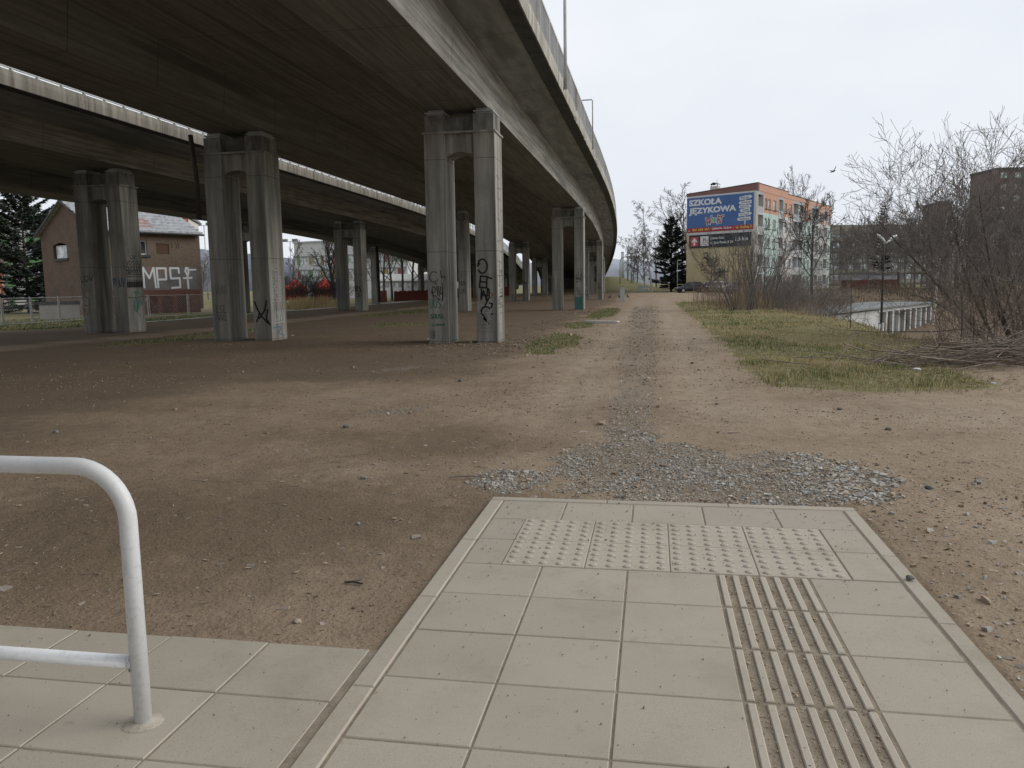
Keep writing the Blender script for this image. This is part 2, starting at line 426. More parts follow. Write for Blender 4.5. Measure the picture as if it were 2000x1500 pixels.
M_TACT = slab_mat('cream_slab', (.475, .425, .352), (.505, .455, .38))
M_JOINT = mottled('joint_sand', (.21, .175, .13), (.34, .29, .22), 9, .95, fine=90, bmp=.4)

def add_slab(V, F, T, x0, x1, y0, y1, top=0.0, th=.06, ch=.004, t=1.0):
    o = len(V); c = ch
    for (a0, a1, b0, b1, z) in ((x0, x1, y0, y1, top - th), (x0, x1, y0, y1, top - c), (x0 + c, x1 - c, y0 + c, y1 - c, top)):
        V += [(a0, b0, z), (a1, b0, z), (a1, b1, z), (a0, b1, z)]
        T += [(t, t, t * .995)] * 4
    for l in (0, 4):
        for k in range(4): F.append((o + l + k, o + l + (k + 1) % 4, o + l + 4 + (k + 1) % 4, o + l + 4 + k))
    F.append((o + 8, o + 9, o + 10, o + 11))
def slab_obj(name, items, mat, parent):
    V, F, T = [], [], []
    for it in items:
        t = rnd.uniform(.93, 1.05); dz = rnd.uniform(-.0018, .0018)
        add_slab(V, F, T, *it, top=dz, t=t)
    return np_mesh(name, np.array(V), np.array(F), mat, parent, np.array(T))
pave = thing('pavement', (0, 4, 0), None, None); pave['kind'] = 'structure'
g = .0042
cols = [-1.095, -.62, -.135, .35, .84, 1.31]
rows = [5.30 - .46 * i for i in range(0, 12)]
fld = []
for i in range(5):                                   # top row at the end of the path
    fld.append((cols[i] + g, cols[i + 1] - g, 5.30 + g, 5.755 - g))
for (y0, y1) in ((4.85, 5.30), (4.39, 4.85)):         # cut slabs beside the warning studs
    fld.append((-1.095 + g, -.86 - g, y0 + g, y1 - g)); fld.append((1.065 + g, 1.31 - g, y0 + g, y1 - g))
for r in range(12):
    y1 = 4.39 - .46 * r; y0 = y1 - .46
    for i in (0, 1, 2, 4): fld.append((cols[i] + g, cols[i + 1] - g, y0 + g, y1 - g))
slab_obj('slab_field', fld, M_SLAB, pave)
kb = []
for k in range(3): kb.append((-1.20 + .87 * k, -1.20 + .87 * (k + 1) - .004, 5.762, 5.85))
for k in range(7): kb.append((-1.20, -1.103, 5.757 - .95 * (k + 1) + .004, 5.757 - .95 * k)); kb.append((1.318, 1.405, 5.757 - .95 * (k + 1) + .004, 5.757 - .95 * k))
V, F, T = [], [], []
for it in kb: add_slab(V, F, T, *it, top=.003, ch=.007, t=rnd.uniform(.97, 1.05))
np_mesh('kerb_edging', np.array(V), np.array(F), M_SLAB, pave, np.array(T))
side = []
for i in range(10):
    x1 = -1.235 - .487 * i
    for r in range(5): side.append((x1 - .487 + g, x1 - g, 3.24 - .462 * (r + 1) + g, 3.24 - .462 * r - g))
slab_obj('side_slab_field', side, M_SLAB, pave)
# warning slabs with studs
V, F, T = [], [], []
for c in range(4):
    for r in range(2):
        x0 = -.86 + .481 * c; y0 = 4.39 + .455 * r; t = rnd.uniform(.985, 1.02)
        add_slab(V, F, T, x0 + .002, x0 + .479, y0 + .002, y0 + .453, top=.002, t=t)
        for a in range(5):
            for q in range(5):
                cx, cy = x0 + .048 + .096 * a, y0 + .045 + .091 * q
                if q % 2: pass
                o = len(V); k = 8
                for rr, zz in ((.027, .002), (.019, .008), (.011, .011)):
                    V += [(cx + rr * math.cos(2 * PI * j / k), cy + rr * math.sin(2 * PI * j / k), zz) for j in range(k)]
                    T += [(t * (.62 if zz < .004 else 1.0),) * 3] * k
                for l in (0, k):
                    for j in range(k): F.append((o + l + j, o + l + (j + 1) % k, o + l + k + (j + 1) % k, o + l + k + j))
                for j in range(k // 2 - 1): F.append((o + 2 * k, o + 2 * k + 2 * j + 1, o + 2 * k + 2 * j + 2, o + 2 * k + (2 * j + 3) % k))
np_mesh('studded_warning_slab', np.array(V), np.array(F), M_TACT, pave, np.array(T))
# guidance slabs with ribs
V, F, T = [], [], []
for r in range(12):
    y1 = 4.385 - .46 * r; y0 = y1 - .46; t = rnd.uniform(.96, 1.05)
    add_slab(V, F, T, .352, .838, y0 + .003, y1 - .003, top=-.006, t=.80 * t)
    for k in range(7):
        cx = .378 + .0722 * k
        add_slab(V, F, T, cx - .0165, cx + .0165, y0 + .012, y1 - .012, top=.0045, th=.02, ch=.0045, t=t)
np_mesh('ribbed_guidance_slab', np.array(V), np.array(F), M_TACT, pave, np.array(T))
jb = MB()
jb.box(-1.19, 1.395, -1.2, 5.845, -.05, -.0042); jb.box(-6.1, -1.201, .9, 3.236, -.05, -.0046)
jb.build('sand_bed', M_JOINT, pave)

# ------------------------------------------------------------------ white handrail in the foreground
M_WHITE = mottled('white_paint', (.70, .72, .73), (.78, .79, .80), 2.5, .42, fine=45, bmp=.06, spec=.5, c3=(.62, .62, .60))
M_GROUT = mottled('mortar', (.38, .33, .26), (.52, .47, .40), 12, .9, fine=80, bmp=.4)
hr = thing('handrail', (-1.87, 2.53, 0), 'white tubular steel handrail with rounded corner standing on the side paving', 'handrail')
pts = [(-1.87, 2.53, -.02), (-1.87, 2.53, .76)]
for k in range(0, 11):
    a = k / 10 * PI / 2
    pts.append((-1.87 - .2 * (1 - math.cos(a)), 2.53, .775 + .2 * math.sin(a)))
pts += [(-2.4, 2.53, .975), (-3.5, 2.53, .975)]
for k in range(0, 11):
    a = PI / 2 - k / 10 * PI / 2
    pts.append((-3.5 - .2 * math.cos(a), 2.53, .775 + .2 * math.sin(a)))
pts += [(-3.7, 2.53, -.02)]
MB().tube(pts, .0315, 20).build('bent_frame', M_WHITE, hr, True)
MB().tube([(-1.885, 2.53, .235), (-3.69, 2.53, .235)], .0255, 18).build('lower_rail', M_WHITE, hr, True)
for x in (-1.87, -3.7):
    q = MB()
    ring = [(.068 + .012 * rnd.random()) for k in range(14)]
    q.add([(x + .03 * math.cos(2 * PI * k / 14), 2.53 + .03 * math.sin(2 * PI * k / 14), .012) for k in range(14)] +
          [(x + ring[k] * math.cos(2 * PI * k / 14), 2.53 + ring[k] * math.sin(2 * PI * k / 14), .001) for k in range(14)],
          [(k, (k + 1) % 14, 14 + (k + 1) % 14, 14 + k) for k in range(14)])
    q.build('mortar_collar', M_GROUT, hr, True)
q = MB(); q.tube([(-1.908 + .0, 2.53, .235), (-1.893, 2.53, .235)], [.028, .036], 16, cap=False); q.build('weld_bead', M_WHITE, hr, True)

# ------------------------------------------------------------------ viaducts
def concrete(name, c1, c2, stain, streak, joints=None, rough=.9, grime=.5):
    m, nt, b = new_mat(name)
    s1 = noise(nt, pos(nt, streak), 1.0, 5, .6)
    n1 = noise(nt, pos(nt), .8, 6, .6); n2 = noise(nt, pos(nt), 14, 5, .65); n3 = noise(nt, pos(nt, tuple(x * .33 for x in streak)), 1.0, 4, .5)
    col = ramp(nt, s1, [(.36, tuple(x * .8 for x in c1)), (.64, tuple(x * 1.08 for x in c2))])
    col = mixc(nt, mth(nt, 'MULTIPLY', smooth(nt, n1, .48, .72), grime), col, stain)
    col = mixc(nt, mth(nt, 'MULTIPLY', smooth(nt, n3, .54, .66), .6), col, tuple(x * .45 for x in c1))
    col = mixc(nt, mth(nt, 'MULTIPLY', smooth(nt, n2, .58, .70), .35), col, tuple(x * .5 for x in c1))
    hgt_ = mth(nt, 'ADD', s1, mth(nt, 'MULTIPLY', n2, .5))
    if joints:
        sp = N(nt, 'ShaderNodeSeparateXYZ'); L(nt, pos(nt), sp.inputs[0])
        for ax, per, wd in joints:
            fr = mth(nt, 'FRACT', mth(nt, 'DIVIDE', sp.outputs[ax], per))
            ln = mth(nt, 'LESS_THAN', fr, wd / per)
            col = mixc(nt, mth(nt, 'MULTIPLY', ln, .65), col, tuple(x * .3 for x in c1))
            hgt_ = mth(nt, 'SUBTRACT', hgt_, mth(nt, 'MULTIPLY', ln, .8))
    L(nt, col, b.inputs['Base Color']); b.inputs['Roughness'].default_value = rough; b.inputs['Specular IOR Level'].default_value = .2
    bump(nt, b, hgt_, .45, .015)
    return m
M_PIER = concrete('pier_concrete', (.275, .268, .238), (.385, .375, .335), (.195, .188, .163), (5, 5, .4), [(2, 2.6, .02)])
M_HEAD = concrete('shaded_grimy_head', (.20, .197, .183), (.29, .285, .262), (.14, .135, .122), (5, 5, 2))  # darker than the legs: grime, plus shade below the deck mixed into the colour
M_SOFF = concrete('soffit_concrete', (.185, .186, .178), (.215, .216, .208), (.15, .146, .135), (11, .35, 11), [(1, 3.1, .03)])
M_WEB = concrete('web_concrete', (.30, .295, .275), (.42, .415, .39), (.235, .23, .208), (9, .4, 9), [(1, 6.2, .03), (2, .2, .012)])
M_OVER = concrete('overhang_concrete', (.27, .29, .305), (.32, .34, .356), (.235, .246, .252), (3, .5, 3), [(1, 2.9, .03)])  # paler blue-grey than the soffit, daylight on the overhang put into the colour
M_FASC = concrete('fascia_concrete', (.40, .38, .335), (.53, .51, .46), (.30, .28, .235), (.5, 5, .35), [(1, 4.0, .03)])
M_FASB = concrete('stained_fascia', (.235, .22, .185), (.33, .312, .268), (.18, .16, .125), (.5, 5, .35), [(1, 4.0, .03)])
M_DARK = mottled('dark_strip_concrete', (.05, .055, .062), (.10, .105, .112), 2.5, .9)  # much darker concrete for the strip under the deck edges
M_ASPH = mottled('asphalt', (.045, .045, .047), (.07, .07, .07), 6, .9)
M_GALV = mottled('galvanised_steel', (.42, .43, .43), (.55, .56, .56), 2.5, .5, metal=.3, bmp=.05)
M_RAIL = mottled('grey_rail_paint', (.46, .46, .45), (.60, .60, .585), 1.2, .55, c3=(.33, .27, .21), bmp=.05)
M_DKMET = mottled('dark_metal', (.035, .035, .037), (.07, .07, .072), 4, .6)
M_RUST = mottled('rusty_metal', (.05, .038, .03), (.08, .06, .05), 4, .8)

def sh(v):  return -.0005 * max(0.0, v - 45) ** 2                       # plan curve, bends away to the left
def dz(v):  return -(.00042 * max(0.0, v - 52) ** 2)                    # the ramp comes down towards the far end

def stations(v0, v1):
    o = []; v = v0
    while v < v1 - .01:
        o.append(v); v += 2.0 if v < 60 else 1.5
    return o + [v1]
def sweep(mb, prof, v0, v1, mi=0, du=0.0, caps=True, fixed=None, vs=None, jag=None):
    st = vs or stations(v0, v1); n = len(prof); o = []
    for v in st:
        for k, (u, z) in enumerate(prof):
            j = jag(v, k) if jag else (0, 0)
            o.append((u + sh(v) + j[0], v, z + dz(v) + j[1]))
    f = [(i * n + k, i * n + (k + 1) % n, (i + 1) * n + (k + 1) % n, (i + 1) * n + k) for i in range(len(st) - 1) for k in range(n)]
    if caps: f += [tuple(range(n))[::-1], tuple(range((len(st) - 1) * n, len(st) * n))]
    mb.add(o, f, mi)

def viaduct(loc, label, uR, uL, girders, zs, rail_style):
    """uR,uL outer edges; girders list of (u_right_bottom,u_left_bottom); zs soffit level"""
    t = thing('viaduct', loc, label, 'viaduct')
    V0, V1 = -45.0, 168.0
    top = zs + (1.1 if loc[0] > -15 else .86)
    # deck slab: underside tapers up to the edges
    gr, gl = girders[0], girders[1]
    prof = [(uR - .02, top + .15), (uR - .02, top + .30), (uL + .02, top + .30), (uL + .02, top + .15),
            (gl[1] - .1, top), (gl[0] + .16, top), (gr[1] - .16, top), (gr[0] + .1, top)]
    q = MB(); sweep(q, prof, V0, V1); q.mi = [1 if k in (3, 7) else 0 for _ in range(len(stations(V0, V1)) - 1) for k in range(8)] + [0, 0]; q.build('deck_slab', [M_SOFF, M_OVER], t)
    q = MB(); sweep(q, [(uR - .3, top + .303), (uR - .3, top + .36), (uL + .3, top + .36), (uL + .3, top + .303)], V0, V1); q.build('carriageway', M_ASPH, t)
    for (a, bb) in girders:
        q = MB()
        sweep(q, [(a, zs), (a + .12, top + .004), (bb - .12, top + .004), (bb, zs)], V0, V1)
        # outer sides paler from weathering and painted-in daylight; inner sides and underside painted shade-dark
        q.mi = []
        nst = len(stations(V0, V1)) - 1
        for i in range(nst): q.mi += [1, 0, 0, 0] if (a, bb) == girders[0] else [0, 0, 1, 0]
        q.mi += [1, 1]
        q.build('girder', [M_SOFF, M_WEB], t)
    # edge beams
    for (u, s) in ((uR, 1), (uL, -1)):
        def jag(v, k):
            if s < 0 or loc[0] < -15 or not (15.5 < v < 44): return (0, 0)
            n = float(fbm(v * 1.7, 0 * v + k * .15, 81)); c = float(fbm(v * .45, 0 * v, 83))
            d = float(ss(.42, .62, n)) * float(ss(.38, .55, c))
            return (-.10 * d, -.16 * d) if k in (2, 3) else ((-.05 * d, .03 * d) if k == 1 else (0, 0))
        pf = [(u - s * .34, top + .10), (u, top + .10), (u + s * .015, top + .38), (u + s * .0, top + .56), (u - s * .36, top + .56)]
        vs = stations(V0, 14) + list(np.arange(14.3, 46, .3)) + stations(46, V1)
        q = MB(); sweep(q, pf, V0, V1, vs=vs, jag=jag); q.build('edge_beam', M_FASC if loc[0] > -15 else M_FASB, t)
        q = MB(); sweep(q, [(u - s * .03, top + .085), (u - s * .03, top + .098), (u - s * .42, top + .128), (u - s * .42, top + .09)], V0, V1); q.build('drip_strip', M_DARK, t)
    # parapet railings
    for (u, s) in ((uR, 1), (uL, -1)):
        z0 = top + .56; uu = u - s * .10
        ra = tag(bpy.data.objects.new('parapet_railing', None)); COL.objects.link(ra); ra.parent = t
        hi = .98
        q = MB()
        for zz, hw in ((z0 + hi, .035), (z0 + .10, .02)) + (((z0 + .45, .02), (z0 + .70, .02)) if rail_style == 'rails' else ()):
            sweep(q, [(uu - .03, zz - hw), (uu + .03, zz - hw), (uu + .03, zz + hw), (uu - .03, zz + hw)], V0 + 30 if s < 0 else -12, V1 - 4)
        q.build('rail', M_RAIL, ra)
        step = 1.0 if rail_style == 'rails' else 2.0
        v = 8.0 if s > 0 else -10.0
        q = MB(); pm = None; npost = 0
        while v < V1 - 6:
            if s > 0 and npost < 78:
                pq = MB().box(-.04, .04, -.035, .035, 0, hi - .036) if pm is None else None
                if pm is None:
                    pm = pq.build('railing_post', M_RAIL, ra, world=False); po = pm
                else: po = dup(pm)
                po.location = (uu + sh(v) - loc[0], v, z0 + dz(v)); npost += 1
            else: q.box(uu + sh(v) - .04, uu + sh(v) + .04, v - .035, v + .035, z0 + dz(v), z0 + dz(v) + hi - .036)
            v += step
        if q.v: q.build('post_row', M_RAIL, ra)['kind'] = 'stuff'
        if rail_style == 'bars' and s > 0:
            q = MB(); v = 6.0
            while v < 120:
                q.box(uu + sh(v) - .022, uu + sh(v) + .022, v - .008, v + .008, z0 + .121 + dz(v), z0 + hi - .036 + dz(v)); v += .13 if v < 60 else .2
            q.build('baluster_row', M_RAIL, ra)['kind'] = 'stuff'
    return t
PA = [22.7, 52.3, 83.5, 108.0, 132.0]; PB = [29.3, 56.2, 84.0, 111.5, 137.5]
t_piers = {False: PA, True: PB}
viaA = viaduct((-9.3, 0, 0), 'near concrete road viaduct overhead with crumbling right edge and grey railing', -2.93, -15.7, [(-4.62, -6.46), (-12.05, -14.08)], 6.6, 'bars')
viaB = viaduct((-25.6, 0, 0), 'second concrete road viaduct running behind the near one with pale stained edge', -18.05, -32.6, [(-20.5, -22.9), (-29.0, -31.2)], 6.5, 'rails')
# pipe bracket and mast on the railing
lm = thing('lamp_mast', (-2.95, 27.0, 8.26), 'tall thin grey mast rising above the near viaduct railing', 'lamp mast')
MB().tube([(-2.86, 27, 7.95), (-2.86, 27, 9.6), (-2.86, 27, 13), (-2.86, 27.0, 17.5)], [.06, .055, .05, .04], 10).build('mast_pole', M_GALV, lm, True)
q = MB(); q.tube([(-2.86, 27, 17.45), (-3.3, 27, 17.75), (-4.2, 27, 17.85)], .035, 8); q.box(-4.7, -4.1, 26.9, 27.1, 17.8, 17.92); q.build('lamp_head', M_GALV, lm)
pb = thing('pipe_frame', (-2.95, 38.9, 8.26), 'small right-angled pipe frame standing on the near viaduct railing', 'pipe frame')
MB().tube([(-2.86, 39.0, 7.95), (-2.86, 39.0, 10.18), (-2.9, 38.95, 10.22), (-3.45, 38.9, 10.2), (-3.5, 38.9, 10.15), (-3.5, 38.9, 8.3)], .03, 8).build('bent_pipe', M_GALV, pb, True)
# small patch plates (round) on the undersides
for (x, y, zz) in ((-5.35, 20.3, 6.6), (-13.2, 22.0, 6.6)):
    q = MB(); q.tube([(x, y, zz - .012), (x, y, zz + .01)], .55, 28); q.build('round_plate', M_SOFF, viaA)

# ------------------------------------------------------------------ piers
def pier_parts(parent, h, drop=0.0, stubs=True, first=True):
    W, D, gap = .615, 1.10, .83
    x1 = gap / 2; x2 = gap / 2 + W
    for s in (-1, 1):
        q = MB(); a, bb = sorted((s * x1, s * x2)); c = .012
        poly = [(a + c, 0), (bb - c, 0), (bb, c), (bb, D - c), (bb - c, D), (a + c, D), (a, D - c), (a, c)]
        q.prism(poly, -.4, h - .06, lambda p, r, z: (p, r, z)); q.build('leg', M_PIER, parent, world=False)
    q = MB(); n = 8; zb = h - .66                                         # arched cross beam
    poly = [(-x1 + .003, h - .06), (x1 - .003, h - .06)] + [(x1 - .003 - (2 * x1 - .006) * k / n, zb + .11 * math.sin(PI * k / n)) for k in range(n + 1)]
    q.prism(poly, .14, D - .14, lambda p, z, y: (p, y, z)); q.build('cross_head', M_PIER, parent, world=False)
    q = MB(); q.box(-x2 - .04, x2 + .04, -.04, D + .04, h - .058, h); q.build('cap_slab', M_PIER, parent, world=False)
    q = MB(); q.box(-x1 + .002, x1 - .002, .3, D - .3, h + .001, h + .44 + drop); q.build('head_wall', M_HEAD, parent, world=False)
    for s in (-1, 1):
        q = MB(); a, bb = sorted((s * (x1 + .0), s * (x2 - .03)))
        q.box(a, bb, .03, D - .06, h + .0005, h + .47 + drop); q.build('bearing_block', M_HEAD, parent, world=False)
        q = MB(); q.box(a + .06, bb - .05, .1, D - .14, h + .471 + drop, h + .52 + drop); q.box(a + .01, bb - .01, .05, D - .1, h + .521 + drop, h + .56 + drop)
        q.box(a + .07, bb - .07, .14, D - .16, h + .561 + drop, h + .63 + drop); q.build('bearing', M_GALV, parent, world=False)
PIERS = {}
AL = {('A', 0, 0): 'nearest right pier of the near viaduct with black scrawls stacked on its right leg',
      ('A', 1, 0): 'nearest left pier of the near viaduct with white scribbles on its right side',
      ('A', 0, 1): 'second pier of the near right row with black sunburst drawn above a turquoise foot',
      ('A', 1, 1): 'second pier of the near left row half hidden behind the graffiti pier',
      ('A', 0, 2): 'third pier of the near right row with tall black loop lettering',
      ('A', 1, 2): 'third pier of the near left row standing beside a grass strip',
      ('A', 0, 3): 'fourth pier of the near right row with faint grey scribbles',
      ('A', 1, 3): 'fourth pier of the near left row in deep shade',
      ('A', 0, 4): 'last short pier of the near right row beside the ground ramp',
      ('A', 1, 4): 'last short pier of the near left row in deep shade',
      ('B', 0, 0): 'nearest pier of the second viaduct with turquoise paint, left of the MPS wall',
      ('B', 0, 1): 'second front pier of the second viaduct in front of the white school',
      ('B', 1, 1): 'rear pier of the second viaduct seen behind the near left pier',
      ('B', 0, 2): 'third front pier of the second viaduct hidden behind the graffiti pier',
      ('B', 1, 2): 'rear pier of the second viaduct with dark downpipe before the red fence',
      ('B', 0, 3): 'fourth front pier of the second viaduct far back in shade',
      ('B', 1, 3): 'rear pier of the second viaduct with a big white painted ring',
      ('B', 0, 4): 'last front pier of the second viaduct far back in shade'}
src = None
for (br, row, i), lab in AL.items():
    vv = (PA if br == 'A' else PB)[i]
    uc = {('A', 0): -5.45, ('A', 1): -13.2, ('B', 0): -21.95, ('B', 1): -30.0}[(br, row)] + sh(vv)
    if br == 'A' and row == 1 and i == 0: vv = 24.2
    soff = (6.6 if br == 'A' else 6.5) + dz(vv)
    gzv = gz(uc, vv)
    h = soff - .63 - gzv
    t = thing('viaduct_pier', (uc, vv, gzv), lab, 'bridge pier', 'twin-legged concrete piers of the viaducts')
    if src is None or abs(src[1] - h) > .25:
        pier_parts(t, h)
        src = (t, h)
    else:
        for ch in src[0].children: dup(ch, parent=t)
        for ch in t.children:
            ch.scale = (1, 1, h / src[1])
    PIERS[(br, row, i)] = t
# downpipes
for (k, x0, x1_) in ((('A', 1, 0), -1.25, -1.12), (('B', 1, 2), 1.12, 1.2), (('B', 1, 3), 1.12, 1.2)):
    t = PIERS[k]
    q = MB(); hh_ = 6.55 + dz(t.location.y)
    q.tube([(x1_, .35, .3), (x1_, .35, 4.7), (x0, .3, 5.4), (x0, .3, hh_ - t.location.z)] if k[0] == 'B' else [(x1_ - .1, -.12, 3.9), (x1_ - .1, -.12, 5.1), (x0 - .05, -.2, 6.55)], .075 if k[0] == 'A' else .11, 10)
    q.build('downpipe', M_DKMET if k[0] == 'B' else M_RUST, t, True, world=False)

# ---- painted scribbles on the piers
def paint(name, c, rough=.8):
    return mottled(name, tuple(x * .8 for x in c), c, 30, rough, bmp=0)
G_BLK = paint('black_spray', (.022, .022, .024)); G_WHT = paint('white_spray', (.55, .56, .56)); G_TEAL = paint('teal_spray', (.10, .26, .235))
G_GRN = paint('green_spray', (.05, .17, .12)); G_BLU = paint('blue_spray', (.12, .20, .31)); G_ORG = paint('orange_spray', (.33, .17, .10)); G_GRY = paint('grey_spray', (.40, .40, .40))
G_PUR = paint('violet_spray', (.20, .16, .25)); G_DGR = paint('faded_black_spray', (.10, .10, .098))
def face_front(x, z): return lambda a, b_, l: (x + a, -l, z + b_)             # faces the viewer side of a leg
def face_right(x, z): return lambda a, b_, l: (x + l, a, z + b_)
def scribble(r, x0, x1, z0, z1, n, loops=1.0):
    pts = []; x = x0; 
    for k in range(n):
        t = k / (n - 1)
        pts.append((x0 + (x1 - x0) * t + r.uniform(-.03, .03) * loops, z0 + (z1 - z0) * (r.random() if k % 2 else r.random() * .4 + (.6 if k % 4 == 0 else 0))))
    return pts
def tagline(q, r, x0, x1, z0, z1, w, f, letters):
    lw = (x1 - x0) / letters
    for k in range(letters):
        a = x0 + lw * k; c = r.choice('oulsnv')
        h = z1 - z0; m_ = lw * .8
        if c == 'o': p = [(a + m_ * (.5 + .5 * math.cos(t)), z0 + h * (.5 + .5 * math.sin(t))) for t in np.linspace(0, 2 * PI, 9)]
        elif c == 'u': p = [(a, z1), (a + m_ * .1, z0 + h * .2), (a + m_ * .5, z0), (a + m_ * .9, z0 + h * .2), (a + m_, z1)]
        elif c == 'l': p = [(a + m_ * .3, z1), (a + m_ * .2, z0), (a + m_, z0 + h * .1)]
        elif c == 's': p = [(a + m_, z1), (a + m_ * .2, z1 - h * .1), (a + m_ * .1, z0 + h * .6), (a + m_ * .9, z0 + h * .4), (a + m_ * .8, z0), (a, z0 + h * .05)]
        elif c == 'n': p = [(a, z0), (a + m_ * .1, z1), (a + m_ * .8, z0), (a + m_, z1)]
        else: p = [(a, z1), (a + m_ * .5, z0), (a + m_, z1)]
        q.ribbon(p, w, f)
def arc(cx, cy, rx, ry, a0, a1, n=12):
    return [(cx + rx * math.cos(math.radians(a0 + (a1 - a0) * k / n)), cy + ry * math.sin(math.radians(a0 + (a1 - a0) * k / n))) for k in range(n + 1)]
gr_ = random.Random(5)
LX, RX = -1.03, .415                                                           # left edges of the two legs
def gobj(t, name, mat, strokes, f, w):
    q = MB()
    for p in strokes: q.ribbon(p, w, f)
    return q.build(name, mat, t, world=False)
t = PIERS[('A', 0, 0)]; f = face_front(RX, 0)
gobj(t, 'graffiti', G_BLK, [arc(.20, 2.20, .14, .20, 140, -150, 14), [(.10, 2.36), (.06, 2.20), (.12, 2.28)],
     [(.14, 1.92), (.10, 1.60), (.30, 1.58), (.33, 1.90), (.14, 1.92)], [(.14, 1.76), (.32, 1.74)], [(.30, 1.90), (.47, 1.84)],
     [(.16, 1.55), (.14, 1.24), (.22, 1.50), (.30, 1.22), (.34, 1.58)], [(.16, 1.38), (.34, 1.36)], [(.38, 1.55), (.38, 1.3), (.24, 1.05)],
     arc(.28, .90, .14, .14, 30, 240, 10), [(.18, .82), (.30, .62)], [(.40, .80), (.48, .83)], [(.20, .70), (.36, .55)], [(.38, 1.15), (.47, 1.12), (.43, 1.0)]], f, .045)
gobj(t, 'graffiti', G_GRY, [[(.05, 1.02), (.30, .52), (.44, .98)], [(.12, .95), (.3, .6)], [(.45, 1.2), (.3, 1.05), (.12, 1.1)]], f, .055)
gobj(t, 'graffiti', G_ORG, [[(.03, 1.42), (.06, 1.2)], [(.40, 1.45), (.50, 1.40), (.42, 1.28)]], f, .035)
q = MB()
for k in range(7): tagline(q, gr_, .04, .50, .3 + .1 * k, .36 + .1 * k, .008, f, 4)
q.build('graffiti', G_DGR, t, world=False)
q = MB(); fr_ = face_right(1.031, 0)
for k in range(22): q.ribbon([(gr_.uniform(.06, 1.0), 1.0 + k * .055), (gr_.uniform(.06, 1.0), 1.04 + k * .055 + gr_.uniform(-.1, .12))], .02, fr_)
for k in range(16): q.ribbon([(gr_.uniform(.05, 1.0), .2 + k * .3), (gr_.uniform(.05, 1.0), .26 + k * .3)], .016, fr_)
q.build('graffiti', G_DGR, t, world=False)
f = face_front(LX, 0)
gobj(t, 'graffiti', G_BLK, [arc(.20, 1.92, .13, .15, 50, 330, 12), [(.40, 2.08), (.42, 1.90), (.52, 1.94), (.54, 1.86)]], f, .022)
gobj(t, 'graffiti', G_BLK, [arc(.18, 1.55, .05, .09, 60, 400, 10), [(.28, 1.66), (.29, 1.38)], [(.33, 1.64), (.34, 1.34)], [(.39, 1.64), (.37, 1.42), (.44, 1.44), (.45, 1.64)], [(.45, 1.5), (.43, 1.22)], [(.2, 1.40), (.36, 1.24)], [(.22, 1.74), (.27, 1.71)], [(.42, 1.72), (.45, 1.70)], [(.36, 1.14), (.40, 1.10)]], f, .026)
gobj(t, 'graffiti', G_GRY, [[(.06, 1.66), (.2, 1.3), (.42, 1.12), (.52, 1.30)], [(.10, 1.5), (.25, 1.15)]], f, .05)
q = MB(); tagline(q, gr_, .06, .5, .72, .84, .024, f, 5); tagline(q, gr_, .06, .40, 1.02, 1.30, .02, f, 3); tagline(q, gr_, .1, .5, .50, .56, .016, f, 6); q.build('graffiti', G_GRN, t, world=False)
q = MB(); tagline(q, gr_, .03, .2, .14, .36, .014, f, 3); q.build('graffiti', G_DGR, t, world=False)
t = PIERS[('A', 1, 0)]; fr_ = face_right(1.031, 0)
q = MB(); tagline(q, gr_, .15, .7, 2.25, 2.48, .022, fr_, 3)
for k in range(9): tagline(q, gr_, .1, .85, 1.25 + .1 * k, 1.36 + .1 * k, .018, fr_, 3)
tagline(q, gr_, .25, 1.02, .62, .95, .03, fr_, 4); q.ribbon([(.2, .55), (.95, .58)], .025, fr_); q.build('graffiti', G_WHT, t, world=False)
gobj(t, 'graffiti', G_BLU, [[(.1, .40), (.6, .42), (.5, .2), (.9, .1)], [(.3, .2), (.7, .38)]], fr_, .04)
f = face_front(RX, 0)
gobj(t, 'graffiti', G_BLK, [[(.06, 1.25), (.16, 1.0)], [(.48, 1.28), (.40, .98), (.2, .72)], [(.14, 1.02), (.32, .74), (.5, .55)], [(.22, .90), (.10, .60)], [(.5, 1.0), (.45, .7), (.56, .5)]], f, .05)
f = face_front(LX, 0); q = MB(); tagline(q, gr_, .15, .5, .9, 1.15, .02, f, 3); tagline(q, gr_, .2, .52, .65, .85, .018, f, 3); tagline(q, gr_, .05, .5, 1.5, 1.8, .012, f, 4); q.build('graffiti', G_DGR, t, world=False)
t = PIERS[('A', 0, 1)]; f = face_front(RX, 0)
gobj(t, 'graffiti', G_BLK, [[(.28, 2.0), (.28, 2.5)], [(.26, 2.0), (.10, 2.35)], [(.24, 1.98), (.02, 2.2)], [(.32, 2.0), (.50, 2.38)], [(.34, 1.98), (.56, 2.12)], [(.06, 2.02), (.5, 1.98)], [(.10, 1.84), (.5, 1.90)], [(.12, 1.78), (.2, 1.80)]], f, .03)
q = MB(); tagline(q, gr_, .14, .34, 1.2, 1.5, .02, f, 2); tagline(q, gr_, .2, .5, 1.0, 1.3, .02, f, 2); q.build('graffiti', G_DGR, t, world=False)
gobj(t, 'graffiti', G_TEAL, [[(.06 + .05 * k, .08), (.06 + .05 * k + gr_.uniform(-.02, .02), .9 + gr_.uniform(-.18, .14))] for k in range(10)], f, .055)
fr_ = face_right(1.031, 0)
gobj(t, 'graffiti', G_BLU, [[(.05, 2.2), (.6, 2.22)], [(.05, 1.0), (.6, 1.03)]], fr_, .06)
t = PIERS[('A', 0, 2)]; f = face_front(LX, 0)
